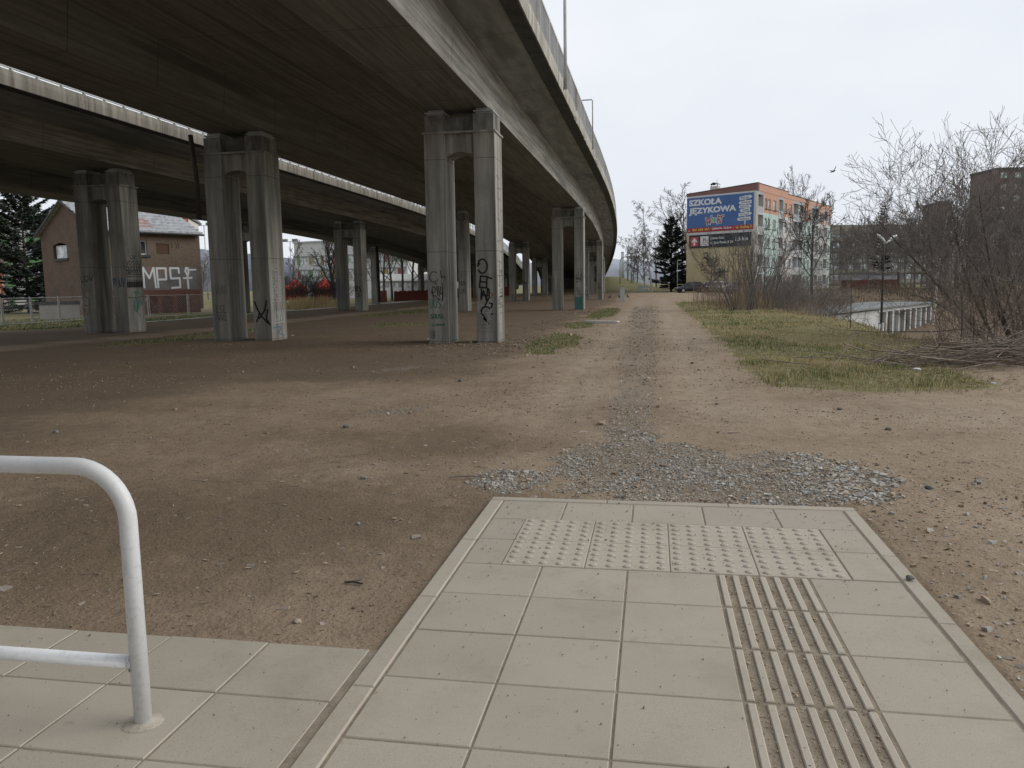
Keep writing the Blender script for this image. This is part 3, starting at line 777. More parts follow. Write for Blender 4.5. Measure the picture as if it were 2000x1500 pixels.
gobj(t, 'graffiti', G_BLK, [arc(.28, 1.75, .14, .28, 90, 450, 14), [(.26, 1.45), (.1, 1.0), (.22, .55), (.34, .9), (.2, 1.05)], arc(.42, .75, .13, .3, 90, 450, 12), [(.1, 2.3), (.2, 2.15), (.3, 2.4), (.38, 2.2)]], f, .045)
f = face_front(RX, 0); q = MB(); tagline(q, gr_, .1, .5, 1.5, 1.8, .03, f, 2); tagline(q, gr_, .1, .5, 1.1, 1.4, .03, f, 3); tagline(q, gr_, .2, .4, .5, .9, .03, f, 1); q.build('graffiti', G_DGR, t, world=False)
for k in (('A', 0, 3), ('A', 1, 2), ('A', 1, 1)):
    q = MB(); f = face_front(RX, 0)
    for z in (1.2, 1.7): tagline(q, gr_, .08, .52, z, z + .3, .03, f, 3)
    q.build('graffiti', G_DGR, PIERS[k], world=False)
t = PIERS[('B', 0, 0)]; f = face_front(LX, 0)
lo = MB(); lo.ribbon([(.02, 2.3), (.04, 2.05), (.16, 2.08)], .025, f); lo.ribbon(arc(.27, 2.2, .09, .12, 90, 450), .025, f); lo.ribbon([(.42, 2.32), (.5, 2.1), (.56, 2.34)], .025, f)
f2 = face_front(RX, 0); lo.ribbon([(.05, 1.85), (.07, 2.2), (.17, 2.12), (.08, 2.0)], .022, f2); lo.ribbon([(.34, 2.1), (.26, 2.05), (.34, 1.9), (.26, 1.82)], .022, f2)
lo.build('graffiti', G_BLK, t, world=False)
q = MB(); tagline(q, gr_, .1, .45, 1.1, 1.75, .035, f, 1); tagline(q, gr_, .05, .3, .7, 1.0, .03, f, 1); q.build('graffiti', G_ORG, t, world=False)
q = MB(); tagline(q, gr_, .0, .22, 1.9, 2.2, .02, f2, 2); tagline(q, gr_, .3, .58, 1.85, 2.2, .04, f2, 2); q.build('graffiti', G_BLU, t, world=False)
fr_ = face_right(1.031, 0); q = MB()
for k, (z, n) in enumerate(((2.95, 2), (2.72, 5), (2.5, 6), (2.33, 7))): tagline(q, gr_, .06 + .3 * (k == 0), 1.02 - .3 * (k == 0), z, z + .17, .028, fr_, n)
q.ribbon([(.04 + .068 * k, 2.24 + .03 * (k % 2)) for k in range(15)], .025, fr_)
for k in range(5): q.ribbon([(.05, 1.84 + .045 * k), (1.04, 1.86 + .045 * k)], .03, fr_)
for k in range(9): q.ribbon([(.06 + .11 * k, 1.82), (.09 + .11 * k, 2.12)], .04, fr_)
q.ribbon([(.02, 1.42), (.5, 1.40), (1.08, 1.46)], .02, fr_); q.build('graffiti', G_BLK, t, world=False)
q = MB()
for k in range(26): q.ribbon([(gr_.uniform(.1, 1.0), gr_.uniform(.55, 1.7)), (gr_.uniform(.1, 1.0), gr_.uniform(.6, 1.7))][:2], .03 + .02 * gr_.random(), fr_) if k < 9 else q.ribbon(arc(.5, 1.05, .05 + .012 * k * .7, .10 + .012 * k * .8, 20 * k, 20 * k + 200, 8), .02, fr_) if k < 16 else None
q.build('graffiti', G_TEAL, t, world=False)
t = PIERS[('B', 1, 3)]; f = face_front(RX - .2, 0)
gobj(t, 'graffiti', G_WHT, [arc(.3, 1.0, .24, .5, 0, 360, 18)], f, .14)
t = PIERS[('B', 0, 1)]; f = face_front(LX, 0)
q = MB(); tagline(q, gr_, .05, .55, .9, 1.9, .05, f, 2); tagline(q, gr_, .05, .5, 1.9, 2.4, .05, f, 2); q.build('graffiti', G_PUR, t, world=False)
q = MB(); f = face_front(RX, 0); tagline(q, gr_, .05, .5, 1.4, 1.8, .05, f, 3); tagline(q, gr_, .1, .4, 1.0, 1.3, .03, f, 3); q.build('graffiti', G_BLK, t, world=False)
for k in (('B', 1, 2),):
    q = MB(); f = face_front(LX, 0); tagline(q, gr_, .1, .5, 1.3, 1.8, .05, f, 2); q.build('graffiti', G_DGR, PIERS[k], world=False)
# abutment at the foot of the near ramp
ab = thing('abutment', (-9.3 + sh(150), 150, 0), 'dark concrete end wall where the near viaduct meets the ground', 'abutment')
q = MB(); v = 146; q.box(-15.2 + sh(v), -3.6 + sh(v), v, v + 4, -.5, 6.6 + dz(v)); q.build('end_wall', M_SOFF, ab)

# ------------------------------------------------------------------ bare trees
def segs_mesh(name, S, n, mat, parent, tint=None):
    """S: array (k,8) p0 p1 r0 r1 -> n-sided tapered tubes in one mesh"""
    S = np.asarray(S, float); p0, p1, r0, r1 = S[:, 0:3], S[:, 3:6], S[:, 6], S[:, 7]
    d = p1 - p0; l = np.linalg.norm(d, axis=1, keepdims=True); d = d / np.maximum(l, 1e-6)
    ref = np.where(np.abs(d[:, 2:3]) > .9, np.array([[1., 0, 0]]), np.array([[0, 0, 1.]]))
    x = np.cross(d, ref); x /= np.linalg.norm(x, axis=1, keepdims=True); y = np.cross(d, x)
    a = np.arange(n) * 2 * PI / n
    ring = x[:, None] * np.cos(a)[None, :, None] + y[:, None] * np.sin(a)[None, :, None]
    va = p0[:, None] + ring * r0[:, None, None]; vb = p1[:, None] + ring * r1[:, None, None]
    V = np.concatenate([va, vb], 1).reshape(-1, 3)
    k = np.arange(len(S))[:, None] * 2 * n; j = np.arange(n)[None]
    F = np.stack([k + j, k + (j + 1) % n, k + n + (j + 1) % n, k + n + j], -1).reshape(-1, 4)
    return np_mesh(name, V, F, mat, parent, None, True, world=False)

def rot_about(d, ax, ang): return Matrix.Rotation(ang, 3, ax) @ d
def perp(d, r):
    a = d.cross(Vector((r.uniform(-1, 1), r.uniform(-1, 1), r.uniform(-1, 1))))
    return a.normalized() if a.length > 1e-4 else Vector((1, 0, 0))
def grow(S, r, p, d, length, rad, lv, spec):
    n = spec['segs'][lv]; sl_ = length / n; taper = spec['taper'][lv]
    rr = rad; pts = []
    for i in range(n):
        d = (d + Vector((r.uniform(-1, 1), r.uniform(-1, 1), r.uniform(-1, 1))) * spec['wob'][lv] + Vector((0, 0, spec['trop'][lv]))).normalized()
        q = p + d * sl_; r2 = max(rad * (1 - (1 - taper) * (i + 1) / n), spec['rmin'])
        S[lv].append((*p, *q, rr, r2)); p, rr = q, r2; pts.append((p.copy(), d.copy(), rr, (i + 1) / n))
    if lv + 1 < len(spec['segs']):
        nb = spec['kids'][lv]
        for b_ in range(nb):
            t = spec['start'][lv] + (1 - spec['start'][lv]) * (b_ + r.random()) / nb
            k = min(int(t * n), n - 1); bp, bd, br, _ = pts[k]
            base = pts[k - 1][0] if k > 0 else bp
            bp = base.lerp(bp, r.random())
            ang = math.radians(r.uniform(*spec['ang'][lv]))
            nd = rot_about(bd, perp(bd, r), ang)
            fall = 1 - spec.get('fall', .55) * t if lv == 0 else 1 - .5 * t
            grow(S, r, bp, nd, length * r.uniform(*spec['len'][lv]) * fall, max(br * spec['rr'][lv], spec['rmin']), lv + 1, spec)
def tree_spec(**k):
    s = dict(segs=[7, 5, 4, 3], taper=[.25, .3, .4, .6], wob=[.07, .14, .2, .25], trop=[.05, .06, .05, .03], rmin=.012,
             kids=[14, 7, 5], start=[.3, .2, .15], ang=[(30, 60), (25, 60), (25, 60)], len=[(.45, .65), (.4, .65), (.45, .8)], rr=[.55, .55, .6], fall=.55)
    s.update(k); return s
M_BARK = mottled('grey_bark', (.095, .083, .074), (.155, .138, .12), 3, .9, (1, 1, .3))
M_TWIG = mottled('brown_twigs', (.13, .115, .107), (.20, .18, .168), 2, .9, bmp=0)
M_TWIGR = mottled('reddish_twigs', (.165, .128, .11), (.25, .20, .172), 2, .9, bmp=0)
M_TWIGD = mottled('dark_twigs', (.045, .040, .037), (.085, .075, .068), 2, .9, bmp=0)
M_BIRCH = mottled('birch_bark', (.50, .49, .47), (.68, .67, .65), 2.5, .8, (1, 1, 2.5), c3=(.08, .075, .07))
M_CUT = mottled('cut_branches', (.17, .135, .11), (.34, .285, .235), 5, .9)
def make_tree(name, h, spec, seed, label, cat, group, mats=None, lean=(0, 0), loc=(0, 0, 0), stems=1, spread=.0, r0=None, rz=0, base=.1):
    r = random.Random(seed); S = [[] for _ in spec['segs']]
    cuts_ = []
    for s_ in range(stems):
        cuts_.append(len(S[0]))
        a = r.uniform(0, 2 * PI); sp = spread * r.uniform(.3, 1)
        d = Vector((lean[0] + math.cos(a) * sp, lean[1] + math.sin(a) * sp, 1)).normalized()
        p = Vector((math.cos(a) * base * (stems > 1), math.sin(a) * base * (stems > 1), -.15))
        grow(S, r, p, d, h * (r.uniform(.7, 1) if stems > 1 else 1), (r0 or h * .016) * (r.uniform(.6, 1) if stems > 1 else 1), 0, spec)
    t = thing(name, loc, label, cat, group, rz)
    mb, mt = mats or (M_BARK, M_TWIG)
    if stems == 1: segs_mesh('trunk', S[0], 7, mb, t)
    else:
        cuts_.append(len(S[0]))
        for a_, b_ in zip(cuts_[:-1], cuts_[1:]): segs_mesh('stem', S[0][a_:b_], 6, mb, t)
    cr = segs_mesh('crown', [x for l in S[1:] for x in l], 3, mt, t)
    return t

# templates used again and again get their first member placed where it belongs
T_PARK = tree_spec(segs=[6, 6, 4, 3], kids=[13, 7, 5], rmin=.028, start=[.18, .2, .2], ang=[(25, 50), (20, 50), (25, 60)], len=[(.55, .8), (.4, .6), (.5, .8)], trop=[.03, .10, .08, .05])
T_TALL = tree_spec(segs=[8, 5, 4, 3], kids=[17, 6, 5], rmin=.034, start=[.25, .2, .2], ang=[(25, 45), (20, 45), (25, 50)], len=[(.3, .48), (.4, .6), (.5, .8)], trop=[.03, .14, .12, .06])
T_BIRCH = tree_spec(segs=[9, 6, 5, 4], kids=[24, 6, 6], rmin=.017, start=[.22, .15, .1], ang=[(35, 60), (25, 55), (30, 70)], len=[(.2, .34), (.35, .6), (.5, .9)], trop=[.02, .03, -.10, -.22], rr=[.38, .5, .6], wob=[.05, .14, .2, .2])
T_ROUND = tree_spec(segs=[4, 5, 5, 4], kids=[14, 8, 6], rmin=.02, start=[.35, .2, .1], ang=[(35, 75), (25, 70), (25, 70)], len=[(.55, .8), (.4, .6), (.5, .8)], wob=[.1, .22, .3, .3], trop=[.02, .06, .05, .03], r0=.1)
T_BUSH = tree_spec(segs=[6, 4, 3], taper=[.25, .4, .6], wob=[.06, .1, .15], trop=[.02, .06, .04], rmin=.009, kids=[6, 3], start=[.3, .25], ang=[(12, 35), (20, 45)], len=[(.35, .6), (.35, .7)], rr=[.55, .6], fall=.4)
T_BRUSH = tree_spec(segs=[6, 4, 3], taper=[.3, .4, .6], wob=[.14, .2, .25], trop=[.01, .04, .03], rmin=.008, kids=[10, 6], start=[.15, .15], ang=[(20, 60), (25, 60)], len=[(.35, .65), (.4, .8)], rr=[.55, .6], fall=.4)

def put(px, d, **k): return on(px, d)
# --- birches by the far barriers
birch = make_tree('birch_tree', 13.0, T_BIRCH, 3, 'tall white-barked birch standing left of the dark spruce', 'tree', None, (M_BIRCH, M_TWIG), lean=(-.10, 0), loc=on(1277, 122), r0=.17)
make_tree('birch_tree', 8.8, T_BIRCH, 8, 'thin birch leaning far left beside the tall birch', 'tree', None, (M_BIRCH, M_TWIG), lean=(-.42, 0), loc=on(1272, 121), r0=.11)
# --- round-headed little tree and bushes before the flats
make_tree('ornamental_tree', 4.4, T_ROUND, 12, 'small round-crowned bare tree in front of the ochre end wall', 'tree', None, (M_BARK, M_TWIGD), loc=on(1391, 106), r0=.13)
rb = make_tree('sapling_clump', 5.0, T_BUSH, 21, 'fan of straight bare stems rising from the grass edge before the billboard wall', 'shrub', None, (M_TWIG, M_TWIG), loc=on(1452, 47), stems=20, spread=.75, r0=.045, base=.5)
make_tree('sapling_clump', 4.6, T_BUSH, 22, 'right-hand fan of bare stems before the mint green balconies', 'shrub', None, (M_TWIG, M_TWIG), loc=on(1492, 49), stems=16, spread=.6, r0=.04, base=.6)
# thicket along the bank
thick = [(1420, 62, .8), (1535, 56, .95), (1556, 50, 1.0), (1582, 58, 1.1), (1604, 54, 1.0), (1518, 66, 1.0), (1566, 72, 1.25), (1622, 66, 1.1), (1480, 70, .9), (1395, 74, .6), (1545, 43, .6), (1640, 80, 1.1)]
tb = None
for i, (px, d, s_) in enumerate(thick):
    lab = ['low bare bush left of the sapling fans', 'dense reddish bush right of the sapling fans', 'reddish thicket bush nearest the grass slope', 'tall reddish bush below the end of the flats',
           'tangled bush right of the tall thicket', 'bush rising behind the second sapling fan', 'tallest tangled bush before the far balconies', 'bare bush at the right end of the thicket',
           'bush between the two sapling fans', 'smallest bush close to the parked cars', 'low scrub at the foot of the thicket', 'rightmost bush beyond the thicket, above the garage roof'][i]
    if tb is None: tb = make_tree('bare_bush', 4.3, T_BRUSH, 31, lab, 'shrub', 'tangled bushes along the top of the bank', (M_TWIGR, M_TWIGR), loc=on(px, d), stems=13, spread=.6, r0=.024, base=.7); o = tb
    elif i == 1: tb2 = make_tree('bare_bush', 4.6, T_BRUSH, 32, lab, 'shrub', 'tangled bushes along the top of the bank', (M_TWIGR, M_TWIG), loc=on(px, d), stems=14, spread=.6, r0=.024, base=.7); o = tb2
    else: o = dup(tb if i % 2 else tb2, loc=on(px, d), rz=i * 1.3, label=lab)
    o.scale = (s_ * .8, s_ * .8, s_ * .78)
# --- dark tree before the flats' far end
make_tree('bare_tree', 10.5, tree_spec(segs=[5, 6, 5, 3], kids=[10, 9, 6], rmin=.024, start=[.25, .15, .15], ang=[(25, 60), (25, 60), (25, 65)], len=[(.6, .9), (.45, .65), (.4, .7)], wob=[.1, .16, .22, .25], trop=[.02, .07, .06, .04]), 41,
          'dark spreading bare tree covering the right end of the flats', 'tree', None, (M_TWIGD, M_TWIGD), loc=on(1592, 96), r0=.22)
# --- belt of trees on the right and behind the flats
belt = [(1512, 178, 24.5), (1553, 182, 26), (1590, 186, 23), (1610, 190, 21), (1632, 150, 11), (1655, 140, 12), (1672, 165, 14.5), (1690, 150, 12), (1708, 160, 15), (1722, 150, 19), (1738, 170, 15), (1755, 140, 12),
        (1772, 150, 14), (1790, 138, 15), (1803, 145, 17), (1815, 130, 14.5), (1850, 150, 15), (1868, 128, 13), (1885, 140, 14), (1905, 125, 15), (1930, 135, 16), (1955, 120, 15), (1985, 130, 16), (2015, 118, 15),
        (1660, 200, 15), (1700, 205, 15), (1760, 200, 16), (1645, 108, 8), (1700, 112, 7), (1782, 112, 9), (1825, 108, 10), (1875, 104, 10), (1920, 100, 11), (1965, 98, 11), (1840, 118, 12), (1895, 112, 12), (2005, 96, 11), (1745, 120, 11), (1860, 92, 8), (1945, 88, 9)]
names = ['tree whose twigs rise above the roof near the chimney end', 'tallest bare tree behind the flats', 'bare tree behind the lower roof section', 'last tree behind the right roof corner']
tt = []
for i, (px, d, h) in enumerate(belt):
    loc = on(px, d)
    if i < 4:
        lab = names[i]
    else:
        side_ = 'far belt' if d > 125 else 'near belt'
        lab = 'bare tree in the %s right of the flats' % side_
    grp = 'bare trees behind the flats' if i < 4 else ('bare trees of the far belt right of the flats' if d > 125 else 'bare trees of the near belt right of the flats')
    if len(tt) < 3:
        tt.append((make_tree('bare_tree', 15, [T_TALL, T_PARK, T_TALL][len(tt)], 51 + i, lab, 'tree', grp, (M_TWIG, M_TWIG) if i != 1 else (M_TWIG, M_TWIG), loc=loc, r0=.24), 15)); o = tt[-1][0]
    else:
        o = dup(tt[i % 3][0], loc=loc, rz=i * 2.1, label=lab); o['group'] = grp
    k = h / 15.0 * .80
    o.scale = (k * (1.0 if h < 18 else .7), k * (1.0 if h < 18 else .7), k)
    if i >= 4 and i % 3 == 0:
        for ch in o.children: pass
for i, (px, d, h) in enumerate([(1248, 165, 8), (1262, 150, 7.5), (1285, 160, 9), (1300, 150, 10), (1335, 150, 15), (1346, 160, 14), (1322, 145, 8), (1240, 175, 7)]):
    o = dup(tt[1 + i % 2][0], loc=on(px, d), rz=i * 1.7 + .3, label='bare tree in the brownish mass behind the birches and spruce'); o['group'] = 'bare trees behind the birches and spruce'; o.scale = (h / 15 * 1.25, h / 15 * 1.25, h / 15)
# pale birch standing out of the belt
make_tree('birch_tree', 12.5, T_BIRCH, 63, 'slim white birch stem standing out from the dark trees at right', 'tree', None, (M_BIRCH, M_TWIG), loc=on(1829, 84, 0), r0=.13)

# ------------------------------------------------------------------ conifers
def conifer(name, h, rad, seed, label, loc, mat, dens=1.0, shape=.85, low=.06, gap=.25):
    r = np.random.RandomState(seed); t = thing(name, loc, label, 'conifer')
    q = MB(); q.tube([(0, 0, -.2), (0, 0, h * .5), (0, 0, h * .98)], [h * .018, h * .010, .02], 8); q.build('trunk', M_BARK, t, world=False)
    V, T, S = [], [], []
    lev = np.linspace(low, .985, int(h * 2.6 * dens))
    for z in lev:
        R_ = rad * (1 - z) ** shape * r.uniform(.72, 1.12) + .12
        nb = r.randint(6, 9)
        for b_ in range(nb):
            if r.rand() < gap * .4: continue
            a = r.uniform(0, 2 * PI); Lb = R_ * r.uniform(.7, 1.1)
            droop = -.28 + .75 * z
            n = max(6, int(Lb * 26 * dens))
            tt_ = np.sqrt(r.uniform(.03, 1, n)); 
            cx = np.cos(a) * Lb * tt_; cy = np.sin(a) * Lb * tt_
            cz = z * h + droop * Lb * tt_ + .25 * Lb * tt_ ** 2
            wid = .22 * Lb * (1.05 - tt_)
            off = r.uniform(-1, 1, n) * wid
            cx += -np.sin(a) * off; cy += np.cos(a) * off; cz += r.uniform(-.12, .06, n)
            sz = r.uniform(.18, .40, n) * (.65 + .05 * h)
            da = a + r.uniform(-.9, .9, n); dx, dy = np.cos(da) * sz, np.sin(da) * sz; dzv = r.uniform(-.45, .15, n) * sz
            px_, py_ = -np.sin(da) * sz * .30, np.cos(da) * sz * .30
            tl = r.uniform(-.25, .25, n) * sz
            P0 = np.stack([cx - px_, cy - py_, cz - tl], 1); P1 = np.stack([cx + px_, cy + py_, cz + tl], 1); P2 = np.stack([cx + dx + px_ * .2, cy + dy + py_ * .2, cz + dzv], 1)
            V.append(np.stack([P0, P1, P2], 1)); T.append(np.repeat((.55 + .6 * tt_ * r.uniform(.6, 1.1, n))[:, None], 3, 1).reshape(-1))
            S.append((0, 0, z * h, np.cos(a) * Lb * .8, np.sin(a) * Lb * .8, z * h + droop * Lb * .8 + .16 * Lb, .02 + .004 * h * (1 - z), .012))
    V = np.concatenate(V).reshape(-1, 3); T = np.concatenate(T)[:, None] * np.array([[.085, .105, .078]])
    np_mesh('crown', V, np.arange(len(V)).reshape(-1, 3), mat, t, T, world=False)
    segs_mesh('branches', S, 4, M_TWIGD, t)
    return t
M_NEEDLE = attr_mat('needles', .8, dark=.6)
conifer('spruce_tree', 11.4, 4.0, 5, 'dense dark green spruce left of the billboard wall', on(1314, 124), M_NEEDLE, 1.35, .72)
p = on(58, 80); conifer('fir_tree', 12.4, 6.0, 6, 'ragged dark fir beside the brick gable at far left', p, M_NEEDLE, 1.35, .62, .04, .6)
conifer('spruce_tree', 15.5, 2.6, 9, 'narrow dark conifer above the far belt of bare trees', on(1724, 156), M_TWIGD, .7, .8)

# ------------------------------------------------------------------ billboard apartment block
GF = .35
A0 = Vector(at(1478, 112, 0))
dE = camdir(-.731, .682); dF = camdir(.574, .819); UP = Vector((0, 0, 1))
nE = camdir(-.682, -.731); nF = camdir(.819, -.574)
wE, wF = 10.9, 41.0
def fE(a, b_, l): return A0 + dE * (wE - a) + UP * b_ + nE * l           # a from the far left end, b height
def fF(a, b_, l): return A0 + dF * a + UP * b_ + nF * l
M_OCHRE = mottled('ochre_render', (.52, .43, .265), (.59, .50, .32), .25, .9, (1, 1, .6), c3=(.38, .31, .18), bmp=.05)  # wall colours of the flats lightened slightly, distance haze in the colour
M_ORANGE = mottled('salmon_render', (.55, .325, .235), (.60, .36, .265), .2, .9, bmp=.05)
M_MAROON = mottled('maroon_cladding', (.22, .115, .105), (.27, .145, .13), .3, .8, bmp=.05)
M_MINT = mottled('mint_render', (.48, .62, .575), (.54, .68, .63), .25, .9, bmp=.05)
M_CREAM = mottled('pale_render', (.60, .585, .55), (.68, .665, .635), .3, .9, bmp=.05)
M_WTRIM = mottled('white_trim', (.56, .57, .57), (.66, .67, .67), .6, .7, bmp=.03)
M_BALC = mottled('balcony_panel', (.36, .38, .39), (.46, .48, .49), .5, .8, bmp=.05)
def glass_mat(name, c=(.05, .06, .07)):
    m, nt, b = new_mat(name)
    n = noise(nt, pos(nt), 1.3, 2)
    L(nt, mixc(nt, smooth(nt, n, .45, .6), c, tuple(x * 2.2 + .03 for x in c)), b.inputs['Base Color'])
    b.inputs['Roughness'].default_value = .12; b.inputs['Specular IOR Level'].default_value = .6
    return m
M_GLASS = glass_mat('window_glass', (.30, .32, .33)); M_DGLASS = glass_mat('dark_glass', (.02, .022, .024))
M_SILL = mottled('dark_sill', (.05, .05, .05), (.09, .09, .09), 2, .7)
apt = thing('apartment_block', (A0.x, A0.y, GF), 'five-storey flats with salmon top floor, mint stripes and a billboard end wall', 'apartment block')
base, stp = GF - .6, 2.74
zt = 14.1; fl = [zt - .35 - stp * (5 - k) for k in range(6)]                     # floor levels
q = MB(); q.prism([(0, base), (wE, base), (wE, zt), (0, zt)], 0, -.3, lambda a, b_, l: fE(a, b_, l)); q.build('end_wall', M_OCHRE, apt)
q = MB()                                                                        # white bands round the billboard
q.prism([(0, 8.55), (wE, 8.55), (wE, 8.9), (0, 8.9)], .003, .05, fE); q.prism([(0, 13.87), (wE, 13.87), (wE, 14.098), (0, 14.098)], .003, .05, fE)
q.prism([(0, 8.901), (.09, 8.901), (.09, 13.869), (0, 13.869)], .003, .05, fE); q.prism([(wE - .42, base), (wE - .003, base), (wE - .003, 8.549), (wE - .42, 8.549)], .003, .05, fE)
q.prism([(wE - .42, 8.901), (wE - .003, 8.901), (wE - .003, 13.869), (wE - .42, 13.869)], .003, .05, fE); q.build('white_band', M_WTRIM, apt)
q = MB(); q.prism([(-.05, zt + .002), (wE + .15, zt + .002), (wE + .15, 15.1), (-.05, 14.5)], .06, -.4, fE); q.build('sloping_parapet', M_MAROON, apt)
q = MB(); q.prism([(-.1, 14.49), (wE + .16, 15.105), (wE + .16, 15.17), (-.1, 14.56)], .12, -.5, fE); q.build('roof_edge', M_SILL, apt)
q = MB(); q.add([fE(0, 14.45, -.4), fE(wE, 15.0, -.4), fF(wF, 14.55, -.4), fF(wF, 14.0, -wE)], [(0, 1, 2, 3)]); q.add([fE(0, base, -.3), fE(0, zt, -.3), fF(wF, zt, -wE), fF(wF, base, -wE)], [(0, 1, 2, 3)]); q.add([fF(wF, base, -.3), fF(wF, zt, -.3), fF(wF, zt, -wE), fF(wF, base, -wE)], [(0, 1, 2, 3)])
q.build('roof', M_ASPH, apt)
# long side: bays of wall and loggia
bays = [('L', .34, 2.9, 1), ('W', 2.9, 10.0, M_MINT), ('L', 10.0, 12.3, 1), ('W', 12.3, 17.5, M_CREAM), ('L', 17.5, 23.1, 2), ('W', 23.1, 28.1, M_MINT), ('L', 28.1, 32.7, 2), ('W', 32.7, 36.2, M_CREAM), ('L', 36.2, 38.8, 1), ('W', 38.8, wF, M_MINT)]
wins = {2.9: [(3.55, 4.6), (5.05, 6.1), (7.3, 8.8)], 12.3: [(13.0, 14.1), (15.2, 16.8)], 23.1: [(23.7, 24.8), (25.9, 27.3)], 32.7: [(33.3, 34.3), (34.8, 35.8)], 38.8: [(39.3, 40.4)]}
for (k, a0, a1, c) in bays:
    if k == 'W':
        # walls pierced by real openings: strips between the windows
        for z0, z1, mt in ((base, fl[4] + .25, c), (fl[4] + .251, zt, M_ORANGE)):
            q = MB()
            xs = sorted([a0, a1] + [x for w_ in wins[a0] for x in w_])
            for i in range(len(xs) - 1):
                if i % 2 == 0: q.prism([(xs[i], z0), (xs[i + 1], z0), (xs[i + 1], z1), (xs[i], z1)], 0, -.3, fF)
                else:
                    cuts = [z0]
                    for f_ in range(5):
                        if z0 - .5 < fl[f_] + .9 and fl[f_] + 2.3 < z1 + .01 and fl[f_] + .9 >= z0: cuts += [fl[f_] + .9, fl[f_] + 2.3]
                    cuts.append(z1)
                    for j in range(0, len(cuts) - 1, 2): q.prism([(xs[i], cuts[j]), (xs[i + 1], cuts[j]), (xs[i + 1], cuts[j + 1]), (xs[i], cuts[j + 1])], 0, -.3, fF)
            q.build('render_wall', mt, apt)
        for w_ in wins[a0]:
            for f_ in range(5):
                z0 = fl[f_] + .9; z1 = z0 + 1.4
                if z0 < GF: continue
                fr = MB(); e = .09
                for (p0, p1, r0_, r1_) in ((w_[0], w_[1], z0, z0 + e), (w_[0], w_[1], z1 - e, z1), (w_[0], w_[0] + e, z0 + e, z1 - e), (w_[1] - e, w_[1], z0 + e, z1 - e)):
                    fr.prism([(p0, r0_), (p1, r0_), (p1, r1_), (p0, r1_)], -.12, -.2, fF)
                fo = fr.build('window', M_WTRIM, apt)
                pn = MB(); pn.add([fF(w_[0] + e, z0 + e, -.17), fF(w_[1] - e, z0 + e, -.17), fF(w_[1] - e, z1 - e, -.17), fF(w_[0] + e, z1 - e, -.17)], [(0, 1, 2, 3)])
                po = pn.build('pane', M_GLASS, fo)
                sl_ = MB(); sl_.prism([(w_[0] - .12, z0 - .12), (w_[1] + .12, z0 - .12), (w_[1] + .12, z0 - .02), (w_[0] - .12, z0 - .02)], .003, .13, fF); sl_.build('sill', M_SILL, fo)
    else:
        q = MB(); q.prism([(a0, base), (a1, base), (a1, zt), (a0, zt)], -1.4, -1.6, fF)
        q.prism([(a0, fl[5] - .1), (a1, fl[5] - .1), (a1, zt), (a0, zt)], 0, -.3, fF); q.build('loggia_back', M_BALC if a0 else M_CREAM, apt)
        q = MB()
        n = c; pts_ = [a0 + (a1 - a0) * i / n for i in range(n + 1)]
        for x in pts_: q.prism([(x - .09, base), (x + .09, base), (x + .09, fl[5] - .101), (x - .09, fl[5] - .101)], .06, -1.39, fF)
        for f_ in range(5): q.prism([(a0 + .09, fl[f_] - .12), (a1 - .09, fl[f_] - .12), (a1 - .09, fl[f_] + .06), (a0 + .09, fl[f_] + .06)], .10, -1.38, fF)
        q.build('loggia_frame', M_WTRIM, apt)
        for f_ in range(5):
            if fl[f_] + 1 < GF: continue
            for i in range(n):
                b_ = MB(); b_.prism([(pts_[i] + .1, fl[f_] + .061), (pts_[i + 1] - .1, fl[f_] + .061), (pts_[i + 1] - .1, fl[f_] + 1.02), (pts_[i] + .1, fl[f_] + 1.02)], .05, .01, fF)
                b_.build('balcony_panel', M_BALC if (f_ + i) % 3 else M_SILL if (a0 > 17 and f_ == 4 and i == 0) else M_BALC, apt)
                d_ = MB(); x = pts_[i] + .5
                d_.prism([(x, fl[f_] + .07), (x + 1.5, fl[f_] + .07), (x + 1.5, fl[f_] + 2.2), (x, fl[f_] + 2.2)], -1.33, -1.39, fF); d_.build('balcony_door', M_GLASS, apt)
q = MB(); q.prism([(0, base), (.249, base), (.249, zt), (0, zt)], 0, -.29, fF); q.build('corner_pier', M_WTRIM, apt)
q = MB(); q.prism([(.09, zt + .002), (14.5, zt + .002), (14.5, 15.1), (.09, 15.1)], .04, -.35, fF); q.prism([(14.5, zt + .002), (wF, zt + .002), (wF, 14.75), (14.5, 14.75)], .03, -.35, fF); q.build('facade_parapet', M_ORANGE, apt)
q = MB(); q.prism([(.17, 15.102), (14.5, 15.102), (14.5, 15.17), (.17, 15.17)], .1, -.4, fF); q.prism([(14.52, 14.752), (wF + .1, 14.752), (wF + .1, 14.82), (14.52, 14.82)], .09, -.4, fF); q.build('parapet_flashing', M_SILL, apt)
q = MB(); q.prism([(2.9, 14.4), (4.1, 14.4), (4.1, 15.45), (2.9, 15.45)], -1.5, -2.3, fE); ch = q.build('chimney', M_CREAM, apt)
q = MB(); q.prism([(3.0, 15.75), (3.5, 15.98), (4.0, 15.75), (4.0, 15.68), (3.5, 15.9), (3.0, 15.68)], -1.3, -2.5, fE)
for x in (3.0, 3.95): q.prism([(x, 15.451), (x + .08, 15.451), (x + .08, 15.72), (x, 15.72)], -1.6, -1.68, fE)
q.build('chimney_hood', M_SILL, ch)
q = MB(); q.tube([fE(4.05, 15.2, -1.4), fE(4.05, 16.3, -1.4)], .04, 6); q.build('flue', M_GALV, ch)
